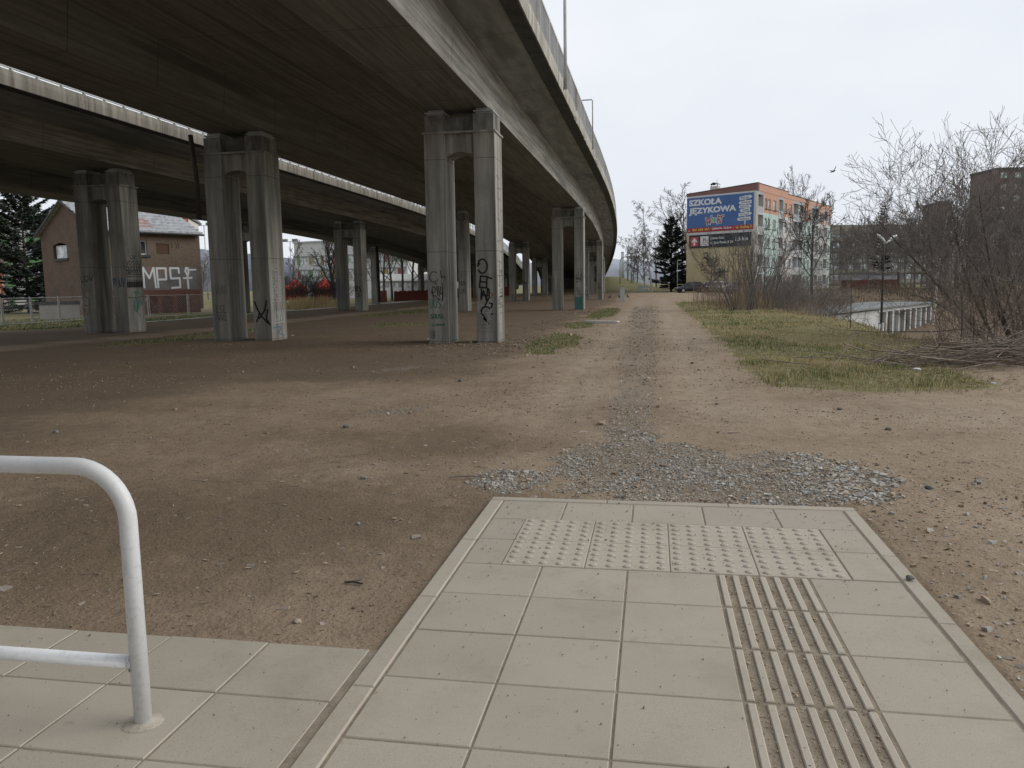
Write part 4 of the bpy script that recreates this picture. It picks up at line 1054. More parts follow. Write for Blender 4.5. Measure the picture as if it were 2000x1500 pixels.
for (a, b_) in ((11.1, 9.3), (18.6, 12.9), (20.0, 9.1), (30.5, 12.2)):
    q = MB(); n = 12; c0 = fF(a, b_, .5)
    ring = [fF(a + .42 * math.cos(2 * PI * k / n), b_ + .42 * math.sin(2 * PI * k / n), .62) for k in range(n)]
    q.add([c0] + ring, [(0, 1 + k, 1 + (k + 1) % n) for k in range(n)]); q.tube([fF(a, b_ - .5, .06), c0], .03, 5); q.build('satellite_dish', M_WTRIM, apt)

# language school billboard
M_BBLUE = mottled('billboard_blue', (.068, .145, .34), (.085, .17, .39), .4, .55, bmp=0); M_BRED = mottled('billboard_red', (.36, .035, .04), (.42, .045, .05), .4, .55, bmp=0)
M_BWHT = mottled('billboard_white', (.66, .68, .70), (.74, .76, .78), .4, .6, bmp=0); M_BYEL = mottled('billboard_yellow', (.70, .50, .12), (.78, .58, .16), .4, .6, bmp=0)
M_BCHR = mottled('sign_charcoal', (.030, .038, .045), (.045, .054, .062), .4, .5, bmp=0); M_BINK = mottled('sign_ink', (.02, .02, .03), (.03, .03, .04), .4, .6, bmp=0); M_BGRN = mottled('billboard_green', (.05, .32, .13), (.07, .38, .16), .4, .6, bmp=0)
M_SRED = mottled('sign_red', (.46, .07, .075), (.54, .09, .095), .4, .5, bmp=0)
bw0, bw1, bz0, bz1 = .10, 10.46, 8.92, 13.85
Wb, Hb = bw1 - bw0, bz1 - bz0
def B_(x, y): return bw0 + x * Wb, bz1 - y * Hb
bb = thing('billboard', tuple(fE(5, bz0, .08)), 'large blue billboard reading SZKOŁA JĘZYKOWA with a red strip below', 'billboard')
q = MB(); q.prism([(bw0, bz0 + .125 * Hb), (bw1, bz0 + .125 * Hb), (bw1, bz1), (bw0, bz1)], .055, .12, fE); q.build('blue_panel', M_BBLUE, bb)
q = MB(); q.prism([(bw0, bz0), (bw1, bz0), (bw1, bz0 + .1245 * Hb), (bw0, bz0 + .1245 * Hb)], .055, .12, fE); q.build('red_strip', M_BRED, bb)
def btext(s, x0, x1, y0, y1, mat, bold=.02, lift=.126, par=None, f=fE, **k):
    a0, z1_ = B_(x0, y0); a1, z0_ = B_(x1, y1)
    return text_obj('lettering', s, mat, par or bb, f, a0, a1, z0_, z1_, bold, lift, **k)
btext('SZKOŁA', .03, .54, .055, .235, M_BWHT, .05); btext('JĘZYKOWA', .03, .755, .285, .515, M_BWHT, .05)
btext('tel.', .018, .055, .925, .965, M_BWHT, .02); btext('501 555 455', .085, .355, .895, .965, M_BYEL, .03); btext('· Jelenia Góra ·', .375, .72, .89, .965, M_BWHT, .03); btext('ul. Solna 3', .745, .985, .885, .965, M_BYEL, .03)
def bstroke(name, mat, polys, w_, lift):
    q = MB()
    for p in polys: q.ribbon([(bw0 + x * Wb, bz1 - y * Hb) for x, y in p], w_, lambda a, b_, l: fE(a, b_, lift + l))
    q.build(name, mat, bb)
LW = [[(.30, .60), (.325, .80), (.35, .68), (.36, .79), (.385, .55)]]; LS = [[(.415, .62), (.395, .64), (.42, .69), (.395, .74)], [(.455, .64), (.43, .65), (.43, .73), (.46, .73)]]
LH = [[(.49, .55), (.475, .79)], [(.478, .70), (.505, .66), (.515, .78)]]; LT = [[(.50, .60), (.57, .57)], [(.54, .59), (.525, .77)]]
for grp in (LW + LH + LT + LS,): bstroke('script_logo', M_BWHT, grp, .30, .124)
bstroke('script_logo', M_BRED, LW + LT + LH, .14, .134); bstroke('script_logo', M_BGRN, LS, .12, .140)
arrows = [('ENGLISH', .80, .985, .09, .185, 1, -.03), ('FRANÇAIS', .785, .975, .21, .305, -1, -.01), ('DEUTSCH', .795, .98, .325, .405, 1, .0), ('ITALIANO', .80, .955, .425, .515, -1, -.015), ('РУССКИЙ', .79, .985, .545, .635, 1, -.02), ('ESPAÑOL', .765, .965, .665, .76, -1, -.01)]
q = MB(); q.prism([B_(.878, .06), B_(.892, .06), B_(.892, .868), B_(.878, .868)], .1235, .130, fE)
for (s, x0, x1, y0, y1, d_, sk) in arrows:
    ym = (y0 + y1) / 2; hd = .03
    P_ = [(x0, y0), (x1 - hd, y0 + sk), (x1, ym + sk), (x1 - hd, y1 + sk), (x0, y1)] if d_ > 0 else [(x0 + hd, y0), (x1, y0 + sk), (x1, y1 + sk), (x0 + hd, y1), (x0, ym)]
    q.prism([B_(*p) for p in P_], .131, .137, fE)
q.build('signpost_picture', M_BWHT, bb)
for (s, x0, x1, y0, y1, d_, sk) in arrows:
    e = .035 if d_ > 0 else .015; g_ = .015 if d_ > 0 else .035
    a0 = x0 + (.018 if d_ > 0 else .04); a1 = x1 - (.045 if d_ > 0 else .015)
    btext(s, a0, a1, y0 + .022 + sk / 2, y1 - .018 + sk / 2, M_BINK, .02, .140)
# shop direction sign below
ds = thing('direction_sign', tuple(fE(5, 6.7, .1)), 'long charcoal direction sign with white arrow and 1,5 km under the billboard', 'sign')
sx0, sx1, sz0, sz1 = .50, 10.2, 6.66, 8.5; Ws, Hs = sx1 - sx0, sz1 - sz0
q = MB(); q.prism([(sx0, sz0), (sx1, sz0), (sx1, sz1), (sx0, sz1)], .055, .13, fE); q.build('panel', M_BCHR, ds)
def S_(x, y): return sx0 + x * Ws, sz1 - y * Hs
def sq(x0, x1, y0, y1, l0, l1, mat, name):
    q = MB(); q.prism([S_(x0, y1), S_(x1, y1), S_(x1, y0), S_(x0, y0)], l0, l1, fE); return q.build(name, mat, ds)
sq(.025, .155, .14, .86, .131, .136, M_SRED, 'arrow_panel'); sq(.19, .33, .12, .86, .131, .136, M_BWHT, 'logo_panel')
q = MB(); cx_ = .09
q.prism([S_(*p) for p in ((cx_ - .014, .80), (cx_ + .014, .80), (cx_ + .014, .44), (cx_ + .032, .56), (cx_ + .05, .52), (cx_, .19), (cx_ - .05, .52), (cx_ - .032, .56), (cx_ - .014, .44))], .137, .141, fE); q.build('arrow', M_BWHT, ds)
q = MB()
q.prism([S_(*p) for p in ((.236, .26), (.253, .26), (.253, .50), (.236, .50))], .137, .141, fE); q.prism([S_(*p) for p in ((.257, .38), (.275, .26), (.29, .26), (.272, .385), (.29, .50), (.275, .50))], .137, .141, fE)
q.prism([S_(*p) for p in ((.236, .54), (.253, .54), (.253, .62), (.236, .62))], .137, .141, fE); q.prism([S_(*p) for p in ((.262, .54), (.278, .54), (.29, .62), (.272, .62))], .137, .141, fE); q.build('logo_mark', M_SRED, ds)
def stext(s, x0, x1, y0, y1, mat=M_BWHT, bold=.015):
    a0, z1_ = S_(x0, y0); a1, z0_ = S_(x1, y1); text_obj('lettering', s, mat, ds, fE, a0, a1, z0_, z1_, bold, .138)
stext('Kaufland', .215, .305, .68, .77, M_SRED); stext('Jelenia Góra', .355, .585, .20, .44); stext('ul. Jana Pawła II 24', .355, .725, .54, .80); stext('1,5 km', .76, .955, .30, .66)

# ------------------------------------------------------------------ cars
M_CARB = mottled('black_car_paint', (.012, .013, .015), (.018, .019, .022), 1, .18, bmp=0, spec=.6)
M_CARS = mottled('silver_car_paint', (.30, .32, .34), (.36, .38, .40), 1, .25, bmp=0, spec=.6, metal=.3)
M_CARU = mottled('blue_car_paint', (.03, .05, .10), (.045, .065, .12), 1, .2, bmp=0, spec=.6)
M_CARW = mottled('white_car_paint', (.55, .56, .57), (.62, .63, .64), 1, .3, bmp=0)
M_TYRE = mottled('tyre_rubber', (.012, .012, .012), (.025, .024, .023), 10, .85, bmp=.1)
M_RIMS = mottled('alloy_rim', (.35, .36, .37), (.45, .46, .47), 3, .35, metal=.6, bmp=0)
M_LAMPC = mottled('headlamp_lens', (.55, .58, .60), (.65, .68, .70), 3, .15, bmp=0); M_LAMPR = mottled('tail_lamp_lens', (.30, .015, .015), (.38, .02, .02), 3, .2, bmp=0)
def make_car(loc, rz, label, paint_, kind='estate'):
    t = thing('parked_car', loc, label, 'car', 'cars parked before the flats', rz)
    Lc, Wc = 4.3, .88
    # body lofted from cross sections along x (front = +x)
    st = [(-2.12, .42, .78, .70), (-2.05, .30, .92, .80), (-1.6, .20, .97, .87), (-.6, .19, .96, .88), (.5, .19, .94, .88), (1.2, .20, .90, .87), (1.75, .24, .80, .82), (2.05, .30, .70, .72), (2.15, .40, .58, .60)]
    q = MB(); V = []
    for (x, z0, z1, w_) in st:
        V += [(x, -w_ * .94, z0), (x, w_ * .94, z0), (x, w_, z0 + (z1 - z0) * .35), (x, w_ * .99, z0 + (z1 - z0) * .75), (x, w_ * .9, z1), (x, -w_ * .9, z1), (x, -w_ * .99, z0 + (z1 - z0) * .75), (x, -w_, z0 + (z1 - z0) * .35)]
    n = 8; F = [(i * n + k, i * n + (k + 1) % n, (i + 1) * n + (k + 1) % n, (i + 1) * n + k) for i in range(len(st) - 1) for k in range(n)] + [tuple(range(n))[::-1], tuple(range((len(st) - 1) * n, len(st) * n))]
    q.add(V, F); bo = q.build('body', paint_, t, True, world=False)
    roof = [(-1.95, 1.02), (-1.70, 1.36), (-1.0, 1.44), (-.1, 1.44), (.35, 1.36), (1.15, .93)] if kind == 'estate' else [(-1.75, .99), (-1.05, 1.36), (-.6, 1.42), (-.1, 1.42), (.35, 1.35), (1.15, .93)]
    q = MB(); V = []
    for (x, z) in roof:
        w_ = .78 - .22 * max(0, (z - .95)); V += [(x, -w_, z), (x, w_, z)]
    q.add(V, [(2 * i, 2 * i + 1, 2 * i + 3, 2 * i + 2) for i in range(1, len(roof) - 2)])
    for i in (1, len(roof) - 3): q.tube([V[2 * i], V[2 * i + 1]], .03, 6)
    for s in (0, 1): q.tube([V[2 * i + s] for i in range(len(roof))], .032, 6)
    for s in (-1, 1):
        for x in (-.95, .0): q.tube([(x, s * .785, .93), (x - .02, s * .69, 1.42)], .035, 5)
    q.build('roof', paint_, t, world=False)
    def quad(name, a): q = MB(); q.add(a, [(0, 1, 2, 3)]); return q.build(name, M_DGLASS, t, world=False)
    quad('windscreen', [V[8], V[9], V[11], V[10]]); quad('rear_window', [V[0], V[1], V[3], V[2]])
    for s in (-1, 1):
        k = 0 if s < 0 else 1
        q = MB(); pl = [(roof[i][0], s * (.775 - .22 * max(0, roof[i][1] - .95)), roof[i][1] - .02) for i in range(len(roof))] + [(1.1, s * .79, .90), (-1.9, s * .79, .93)]
        q.add(pl, [tuple(range(len(pl)))]); q.build('side_window', M_DGLASS, t, world=False)
        for x in (-1.3, 1.35):
            wv = thing_part('wheel', t); wv.location = (x, s * .80, .31)
            q = MB(); prof = [(.20, -.10), (.29, -.11), (.315, -.06), (.315, .06), (.29, .11), (.20, .10)]
            m_ = 18; VV = [(r_ * math.cos(2 * PI * j / m_), y, r_ * math.sin(2 * PI * j / m_)) for j in range(m_) for (r_, y) in prof]
            q.add(VV, [(j * 6 + k2, ((j + 1) % m_) * 6 + k2, ((j + 1) % m_) * 6 + (k2 + 1) % 6, j * 6 + (k2 + 1) % 6) for j in range(m_) for k2 in range(6)]); q.build('tyre', M_TYRE, wv, True, world=False)
            q = MB(); q.tube([(0, -.085, 0), (0, .085, 0)], .198, 16); q.build('rim', M_RIMS, wv, world=False)
        q = MB(); q.box(1.98, 2.12, s * .58 - .12, s * .58 + .12, .60, .70); q.build('headlight', M_LAMPC, t, world=False)
        q = MB(); q.box(-2.135, -2.0, s * .66 - .09, s * .66 + .09, .72, .90); q.build('tail_light', M_LAMPR, t, world=False)
    return t
def thing_part(name, parent):
    o = bpy.data.objects.new(name, None); COL.objects.link(o); o.parent = parent; o.empty_display_size = .2; return o
hd = math.atan2(*(lambda d_: (d_.y, d_.x))(camdir(-1, -.12)))
make_car(on(1353, 108), hd, 'black saloon car parked at the left end of the row by the barriers', M_CARB, 'saloon')
make_car(on(1391, 110), math.atan2(*(lambda d_: (d_.y, d_.x))(camdir(-.55, -.84))), 'silver and dark estate car parked just right of the black saloon', M_CARS)
for i, (px, d, pt_, lab) in enumerate([(1440, 104, M_CARU, 'dark blue car half hidden behind the sapling fans'), (1483, 101, M_CARS, 'silver car half hidden behind the right sapling fan'), (1530, 99, M_CARU, 'dark blue car at the right end behind the thicket'), (1408, 108, M_CARW, 'white car glimpsed between bush and silver estate')]):
    make_car(on(px, d), math.atan2(*(lambda d_: (d_.y, d_.x))(camdir(-.5, -.86))), lab, pt_)

# ------------------------------------------------------------------ barriers, box, lamps, signs at the far end of the track
M_YEL = mottled('faded_yellow_paint', (.48, .43, .22), (.58, .53, .32), 3, .6, bmp=.05)
def hoop(loc, rz, w_, h, label):
    t = thing('barrier_hoop', loc, label, 'barrier', 'yellow tubular barriers across the end of the track', rz)
    c = .14; pts = [(-w_ / 2, 0, -.1), (-w_ / 2, 0, h - c)] + [(-w_ / 2 + c * (1 - math.cos(a)), 0, h - c + c * math.sin(a)) for a in np.linspace(.2, PI / 2, 4)]
    pts += [(-p[0], 0, p[2]) for p in pts[::-1]]
    MB().tube(pts, .035, 8).build('bent_frame', M_YEL, t, True, world=False)
    MB().tube([(-w_ / 2, 0, h * .5), (w_ / 2, 0, h * .5)], .028, 8).build('lower_rail', M_YEL, t, True, world=False)
    return t
hrz = math.atan2(*(lambda d_: (d_.y, d_.x))(camdir(1, .05)))
for px, d, lab in ((1221, 112, 'yellow hoop barrier directly behind the pale utility box'), (1260, 114, 'yellow hoop barrier in front of a light panel, left of the middle'), (1298.5, 115, 'yellow hoop barrier alone between birches and black car'), (1338, 116, 'yellow hoop barrier behind the black saloon car')):
    hoop(on(px, d), hrz, 1.66, 1.12, lab)
M_BOX = mottled('pale_box_paint', (.50, .52, .52), (.60, .62, .62), 2, .7, bmp=.05)
ub = thing('utility_box', on(1218.5, 76), 'slim pale grey utility box standing beside the track', 'utility box', rz=.05)
q = MB(); q.box(-.22, .22, -.15, .15, -.1, 1.26); q.build('cabinet', M_BOX, ub, world=False)
q = MB(); q.prism([(-.25, 1.262), (.25, 1.262), (.25, 1.31), (0, 1.35), (-.25, 1.31)], -.18, .18, lambda p, z, y: (p, y, z)); q.build('lid', M_BOX, ub, world=False)
q = MB(); q.box(-.18, .18, -.158, -.151, .5, 1.2); q.build('door', M_BOX, ub, world=False)
pn = thing('notice_panel', on(1258, 119), 'light grey panel propped behind a yellow hoop barrier', 'panel')
q = MB(); q.box(-.75, .75, -.03, .03, .12, .98); q.build('board', M_BALC, pn, world=False)
q = MB(); q.box(-.6, -.53, .031, .1, -.2, .9); q.build('leg', M_GALV, pn, world=False); q = MB(); q.box(.53, .6, .031, .1, -.2, .9); q.build('leg', M_GALV, pn, world=False)
for px, d, h, r_, lab in ((1229, 150, 6.0, .17, 'white banner pole nearest the viaduct edge'), (1236.5, 146, 5.2, .19, 'second white banner pole right of the first'), (1219, 156, 4.8, .35, 'broad pale post against the viaduct edge')):
    x, y, z = at(px, d, 0); t = thing('banner_pole', (x, y, gz(x, y)), lab, 'pole', 'white poles beyond the earth mound')
    MB().tube([(0, 0, -.3), (0, 0, h * .6), (0, 0, h)], [r_, r_ * .95, r_ * .85], 10).build('mast_tube', M_WTRIM, t, True, world=False)
    q = MB(); q.tube([(0, 0, h), (0, 0, h + .12)], [r_ * 1.1, r_ * .4], 10); q.build('cap', M_GALV, t, world=False)
x, y, z = at(1214, 140); cl_ = thing('street_lamp', (x, y, gz(x, y)), 'dark curved-arm street lamp reaching right from behind the viaduct edge', 'street lamp')
MB().tube([(0, 0, 0), (0, 0, 3.8), (.15, .03, 4.3), (.6, .1, 4.6), (2.0, .35, 4.75)], .06, 8).build('curved_post', M_DKMET, cl_, True, world=False)
q = MB(); q.box(1.9, 2.5, .25, .45, 4.70, 4.82); q.build('lamp_head', M_DKMET, cl_, world=False)
x, y, z = on(1326, 116); sl2 = thing('street_lamp', (x, y, z), 'small grey street lamp in front of the dark spruce', 'street lamp')
MB().tube([(0, 0, -.1), (0, 0, 2.4), (0, 0, 4.5)], [.06, .05, .04], 8).build('post', M_GALV, sl2, True, world=False)
q = MB(); q.tube([(0, 0, 4.5), (.35, -.1, 4.56)], .03, 6); q.box(.0, .55, -.16, .06, 4.5, 4.6); q.build('lamp_head', M_WTRIM, sl2, world=False)
x, y, z = at(1727.5, 58); z = gz(x, y); tl = thing('street_lamp', (x, y, z), 'dark pole with two white lamp heads before the garages', 'street lamp')
MB().tube([(0, 0, -.2), (0, 0, 4.4 - z - 1.0), (0, 0, 4.15 - z)], [.09, .07, .06], 8).build('post', M_DKMET, tl, True, world=False)
for s, ex in ((-1, .05), (1, .55)):
    q = MB(); H_ = 4.15 - z; dr = camdir(1, .1) * (.36 if s > 0 else -.02)
    c = Vector((dr.x, dr.y, H_ + .22))
    q.tube([(0, 0, H_ - .05), tuple(c * .6 + Vector((0, 0, H_ * .4))), tuple(c)], .035, 6)
    n = 12; ax = Vector((dr.x, dr.y, .28 if s > 0 else .2)).normalized() if s > 0 else (camdir(-1, .2) * .7 + Vector((0, 0, .7))).normalized(); b_ = ax.cross(Vector((0, 0, 1))).normalized(); up_ = b_.cross(ax)
    rings = []
    for t_ in np.linspace(0, 1, 7):
        rr = .19 * math.sin(PI * (.08 + .86 * t_)) ** .7; rings.append([c + ax * (t_ * .8 - .1) + b_ * rr * math.cos(2 * PI * j / n) + up_ * rr * .6 * math.sin(2 * PI * j / n) for j in range(n)])
    q.add([p for R_ in rings for p in R_], [(i * n + j, i * n + (j + 1) % n, (i + 1) * n + (j + 1) % n, (i + 1) * n + j) for i in range(6) for j in range(n)] + [tuple(range(n)), tuple(range(6 * n, 7 * n))])
    q.build('lamp_head', M_WHITE, tl, True, world=False)
for px, d, h in ((1724, 52, 2.2), (1731, 52.5, 2.3)):
    x, y, z = at(px, d); z = gz(x, y); t = thing('bollard_post', (x, y, z), 'slim grey post standing before the garage doors, one of a close pair', 'post', 'pair of posts before the garages')
    MB().tube([(0, 0, -.2), (0, 0, h)], .07, 8).build('post_tube', M_GALV, t, True, world=False); q = MB(); q.tube([(0, 0, h), (0, 0, h + .05)], [.08, .05], 8); q.build('cap', M_DKMET, t, world=False)

# ------------------------------------------------------------------ garages, shed, distant blocks on the right
M_GWALL = mottled('whitewashed_wall', (.50, .50, .49), (.62, .62, .61), .8, .9, c3=(.38, .37, .35))
M_FELT = mottled('roofing_felt', (.17, .18, .18), (.25, .26, .26), 1.2, .9)
M_DGREY = mottled('grey_garage_door', (.22, .23, .235), (.30, .31, .315), 1, .7); M_DBRN = mottled('brown_garage_door', (.12, .075, .06), (.17, .105, .085), 1, .7); M_DDRK = mottled('dark_garage_door', (.05, .048, .045), (.08, .075, .07), 1, .7)
g0 = Vector(at(1600, 60.5)); g1 = Vector(at(1820, 87)); gd = (g1 - g0).normalized(); gL = (g1 - g0).length; gn = Vector((gd.y, -gd.x, 0))
if gn.dot(Vector((-g0.x, -g0.y, 0))) < 0: gn = -gn
GZ, GT = -3.45, -.86
def fG(a, b_, l): return g0 + gd * a + UP * b_ + gn * l
ga = thing('garage_row', tuple(fG(gL / 2, GZ, 0)), 'long low row of whitewashed garages with flat felt roof below the grass bank', 'garage')
nd = 9; d0 = gL * .455; pit = (gL - d0) / nd
q = MB(); q.prism([(-8, GZ - .3), (d0, GZ - .3), (d0, GT - .25), (-8, GT - .25)], 0, -.3, fG)
for i in range(nd + 1):
    x = d0 + pit * i; q.prism([(x - .16 if i else x + .001, GZ - .3), (x + .32, GZ - .3), (x + .32, GT - .45), (x - .16 if i else x + .001, GT - .45)], .22 if i else .0, -.3, fG)
q.prism([(d0 + .001, GT - .449), (gL + .32, GT - .449), (gL + .32, GT - .12), (d0 + .001, GT - .12)], .1, -.3, fG)
q.prism([(gL + .02, GZ - .3), (gL + .3, GZ - .3), (gL + .3, GT - .13), (gL + .02, GT - .13)], -.31, -6, fG); q.prism([(-8, GZ - .3), (gL, GZ - .3), (gL, GT - .13), (-8, GT - .13)], -5.8, -6, fG)
q.build('wall', M_GWALL, ga)
q = MB(); q.prism([(-8.2, GT - .119), (gL + .5, GT - .119), (gL + .5, GT + .02), (-8.2, GT + .02)], .35, -6.3, fG); q.build('roof', M_FELT, ga)
for i in range(nd):
    x = d0 + pit * i; q = MB(); q.prism([(x + .34, GZ), (x + pit - .18, GZ), (x + pit - .18, GT - .46), (x + .34, GT - .46)], -.06, -.12, fG)
    dm = [M_DGREY, M_DDRK, M_DGREY, M_DGREY, M_DDRK, M_DBRN, M_DGREY, M_DBRN, M_DDRK][i]
    do = q.build('garage_door', dm, ga); q = MB(); q.box(-.1, .1, -.02, .02, -.02, .02, Matrix.Translation(fG(x + pit / 2, GZ + 1.0, -.03))); q.build('handle', M_DKMET, do)
q = MB(); x = d0 + pit * 3; q.prism([(x + .2, GT - .5), (x + pit + .2, GT - .62), (x + pit + .2, GT - .56), (x + .2, GT - .44)], 1.5, .1, fG); q.build('canopy', M_DGREY, ga)
sh0 = on(1670, 118); s_dir = camdir(1, .06); s_n = camdir(.06, -1)
sO = Vector((sh0[0], sh0[1], sh0[2]))
def fS(a, b_, l): return sO + s_dir * a + UP * b_ + s_n * l
sd_ = thing('shed', sh0, 'flat-roofed shed with brick red lower half and pale grey upper half', 'shed')
M_REDB = mottled('red_boards', (.12, .055, .045), (.17, .075, .06), .8, .9); M_LGREY = mottled('pale_grey_boards', (.36, .37, .39), (.44, .45, .47), .8, .9)
q = MB(); q.prism([(0, -.4), (6.6, -.4), (6.6, 1.35), (0, 1.35)], 0, -4, fS); q.build('lower_wall', M_REDB, sd_)
q = MB(); q.prism([(0, 1.351), (6.6, 1.351), (6.6, 2.35), (0, 2.35)], .0, -4, fS); q.build('upper_wall', M_LGREY, sd_)
q = MB(); q.prism([(-.3, 2.351), (7.1, 2.50), (7.1, 2.66), (-.3, 2.5)], .5, -4.3, fS); q.build('roof', M_FELT, sd_)
q = MB(); q.prism([(6.601, -.3), (7.0, -.3), (7.0, 2.4), (6.601, 2.4)], -.2, -.6, fS); q.build('door', M_DDRK, sd_)
M_LBLK = mottled('beige_panel_wall', (.29, .275, .24), (.36, .34, .30), .15, .9); M_LDRK = mottled('grey_facade', (.17, .17, .175), (.22, .22, .225), .2, .9)
b0 = Vector(at(1618, 205, .3)); bdir = camdir(1, .12); bn = camdir(.12, -1)
def fB(a, b_, l): return b0 + bdir * a + UP * b_ + bn * l
lb = thing('apartment_block', tuple(b0), 'long grey five-storey block behind the bare trees right of the flats', 'apartment block')
q = MB(); q.prism([(0, -.5), (32, -.5), (32, 14.2), (0, 14.2)], 0, -11, fB); q.build('facade', M_LDRK, lb)
q = MB(); q.prism([(-.2, 13.0), (32.2, 13.0), (32.2, 15.3), (-.2, 15.3)], .15, -11.2, fB); q.build('parapet', M_LBLK, lb)
for f_ in range(5):
    q = MB(); q.prism([(0, .4 + 2.7 * f_ + .02), (32, .4 + 2.7 * f_ + .02), (32, .4 + 2.7 * f_ + .9), (0, .4 + 2.7 * f_ + .9)], .02, .12, fB); q.build('balcony_band', M_LBLK if f_ != 2 else M_BALC, lb)
    for i in range(8):
        wq = MB(); wq.prism([(1 + 4 * i, 1.45 + 2.7 * f_), (3.0 + 4 * i, 1.45 + 2.7 * f_), (3.0 + 4 * i, 2.75 + 2.7 * f_), (1 + 4 * i, 2.75 + 2.7 * f_)], .01, .05, fB); wq.build('window', M_GLASS, lb)
def tower(px0, px1, d, h, label, mat, floors):
    o = Vector(at(px0, d, .3)); o2 = Vector(at(px1, d, .3)); w_ = (o2 - o).length; di = (o2 - o).normalized(); no = Vector((di.y, -di.x, 0))
    if no.dot(-o) < 0: no = -no
    t = thing('tower_block', tuple(o), label, 'tower block')
    ff = lambda a, b_, l: o + di * a + UP * b_ + no * l
    q = MB(); q.prism([(0, 0), (w_, 0), (w_, h), (0, h)], 0, -12, ff); q.build('facade', mat, t)
    q = MB(); q.prism([(-.2, h), (w_ + .2, h), (w_ + .2, h + .6), (-.2, h + .6)], .2, -12.2, ff); q.build('roof_edge', M_SILL, t)
    n = max(2, int(w_ / 3.5))
    for f_ in range(floors):
        for i in range(n):
            q = MB(); x = w_ * (i + .3) / n; z = h * (f_ + .3) / floors; q.prism([(x, z), (x + w_ / n * .4, z), (x + w_ / n * .4, z + 1.4), (x, z + 1.4)], .01, .05, ff); q.build('window', M_GLASS, t)
M_BRKD = mottled('dark_brick', (.165, .118, .113), (.205, .145, .138), .3, .9)  # brick red lightened, with distance haze painted into the colour
tower(1938, 2105, 215, 29.5, 'large dark brick red tower block behind the willow branches', M_BRKD, 10)
tower(1836, 1856, 260, 25.2, 'small distant brick red tower between bare trees', mottled('far_brick', (.20, .12, .115), (.24, .15, .145), .3, .9), 9)

# ------------------------------------------------------------------ brick house beyond the second viaduct
def brick_mat(name, c1, c2, mort, dirt, along):
    m, nt, b = new_mat(name)
    sp = N(nt, 'ShaderNodeVectorMath', operation='DOT_PRODUCT'); sp.inputs[1].default_value = along
    L(nt, N(nt, 'ShaderNodeNewGeometry').outputs['Position'], sp.inputs[0])
    sz = N(nt, 'ShaderNodeSeparateXYZ'); L(nt, pos(nt), sz.inputs[0])
    cb = N(nt, 'ShaderNodeCombineXYZ'); L(nt, sp.outputs['Value'], cb.inputs[0]); L(nt, sz.outputs[2], cb.inputs[1])
    br = N(nt, 'ShaderNodeTexBrick'); br.inputs['Scale'].default_value = 1; br.inputs['Brick Width'].default_value = .27; br.inputs['Row Height'].default_value = .085; br.inputs['Mortar Size'].default_value = .012
    br.inputs['Color1'].default_value = rgba(c1); br.inputs['Color2'].default_value = rgba(c2); br.inputs['Mortar'].default_value = rgba(mort)
    L(nt, cb.outputs[0], br.inputs['Vector'])
    n1 = noise(nt, pos(nt), .7, 6, .65); n2 = noise(nt, pos(nt), 7, 4)
    col = mixc(nt, mth(nt, 'MULTIPLY', smooth(nt, n1, .42, .66), .75), br.outputs['Color'], dirt)
    col = mixc(nt, mth(nt, 'MULTIPLY', smooth(nt, n2, .5, .7), .4), col, tuple(x * .5 for x in c1))
    L(nt, col, b.inputs['Base Color']); b.inputs['Roughness'].default_value = .92; bump(nt, b, br.outputs['Fac'], -.3, .01)
    return m
HC = Vector(at(197, 66, 0)); hS = camdir(.635, .773); hG = camdir(-.773, .635); nS = camdir(.773, -.635); nG = camdir(-.635, -.773)
hz = gz(HC.x, HC.y); sL, gW, EV, RG = 8.8, 10.9, 6.8, 9.35
def fHs(a, b_, l): return HC + hS * a + UP * b_ + nS * l
def fHg(a, b_, l): return HC + hG * (gW - a) + UP * b_ + nG * l
M_BRK1 = brick_mat('gable_brick', (.115, .062, .042), (.17, .098, .066), (.17, .145, .112), (.10, .076, .056), tuple(hG))
M_BRK2 = brick_mat('side_brick', (.12, .08, .055), (.18, .125, .088), (.19, .165, .13), (.16, .128, .095), tuple(hS))
M_BRKR = brick_mat('base_brick', (.16, .055, .042), (.20, .075, .055), (.13, .09, .07), (.12, .06, .048), tuple(hS))
M_SLATE = mottled('slate_roof', (.24, .25, .26), (.52, .54, .56), 3, .55, (1, 1, 1), fine=12, bmp=.3); M_RTILE = mottled('red_roof_tile', (.36, .10, .06), (.46, .15, .09), 3, .7)
hs = thing('brick_house', (HC.x, HC.y, hz), 'old brick gabled house with patched roof and big white MPS graffiti', 'house')
def wall_with(q, f, poly_outer, holes, zs_, mi=0): pass
# side wall in strips around its two openings
so_ = [(3.2, 4.25, 4.75, 5.95), (5.03, 6.2, 4.82, 5.72)]
q = MB(); xs = [0, so_[0][0], so_[0][1], so_[1][0], so_[1][1], sL]
for i in range(5):
    x0, x1 = xs[i], xs[i + 1]
    if i % 2 == 0: q.prism([(x0, 3.75), (x1, 3.75), (x1, EV), (x0, EV)], 0, -.35, fHs)
    else:
        h_ = so_[i // 2]; q.prism([(x0, 3.75), (x1, 3.75), (x1, h_[2]), (x0, h_[2])], 0, -.35, fHs); q.prism([(x0, h_[3]), (x1, h_[3]), (x1, EV), (x0, EV)], 0, -.35, fHs)
q.build('side_wall', M_BRK2, hs)
M_GREYR = mottled('grey_render_band', (.13, .125, .125), (.22, .21, .205), .9, .9, c3=(.24, .16, .12))
q = MB(); q.prism([(0, 1.75), (sL, 1.75), (sL, 3.749), (0, 3.749)], .012, -.35, fHs); q.build('render_band', M_GREYR, hs)
q = MB(); q.prism([(0, hz - .4), (sL, hz - .4), (sL, 1.749), (0, 1.749)], .03, -.35, fHs); q.build('plinth', M_BRKR, hs)
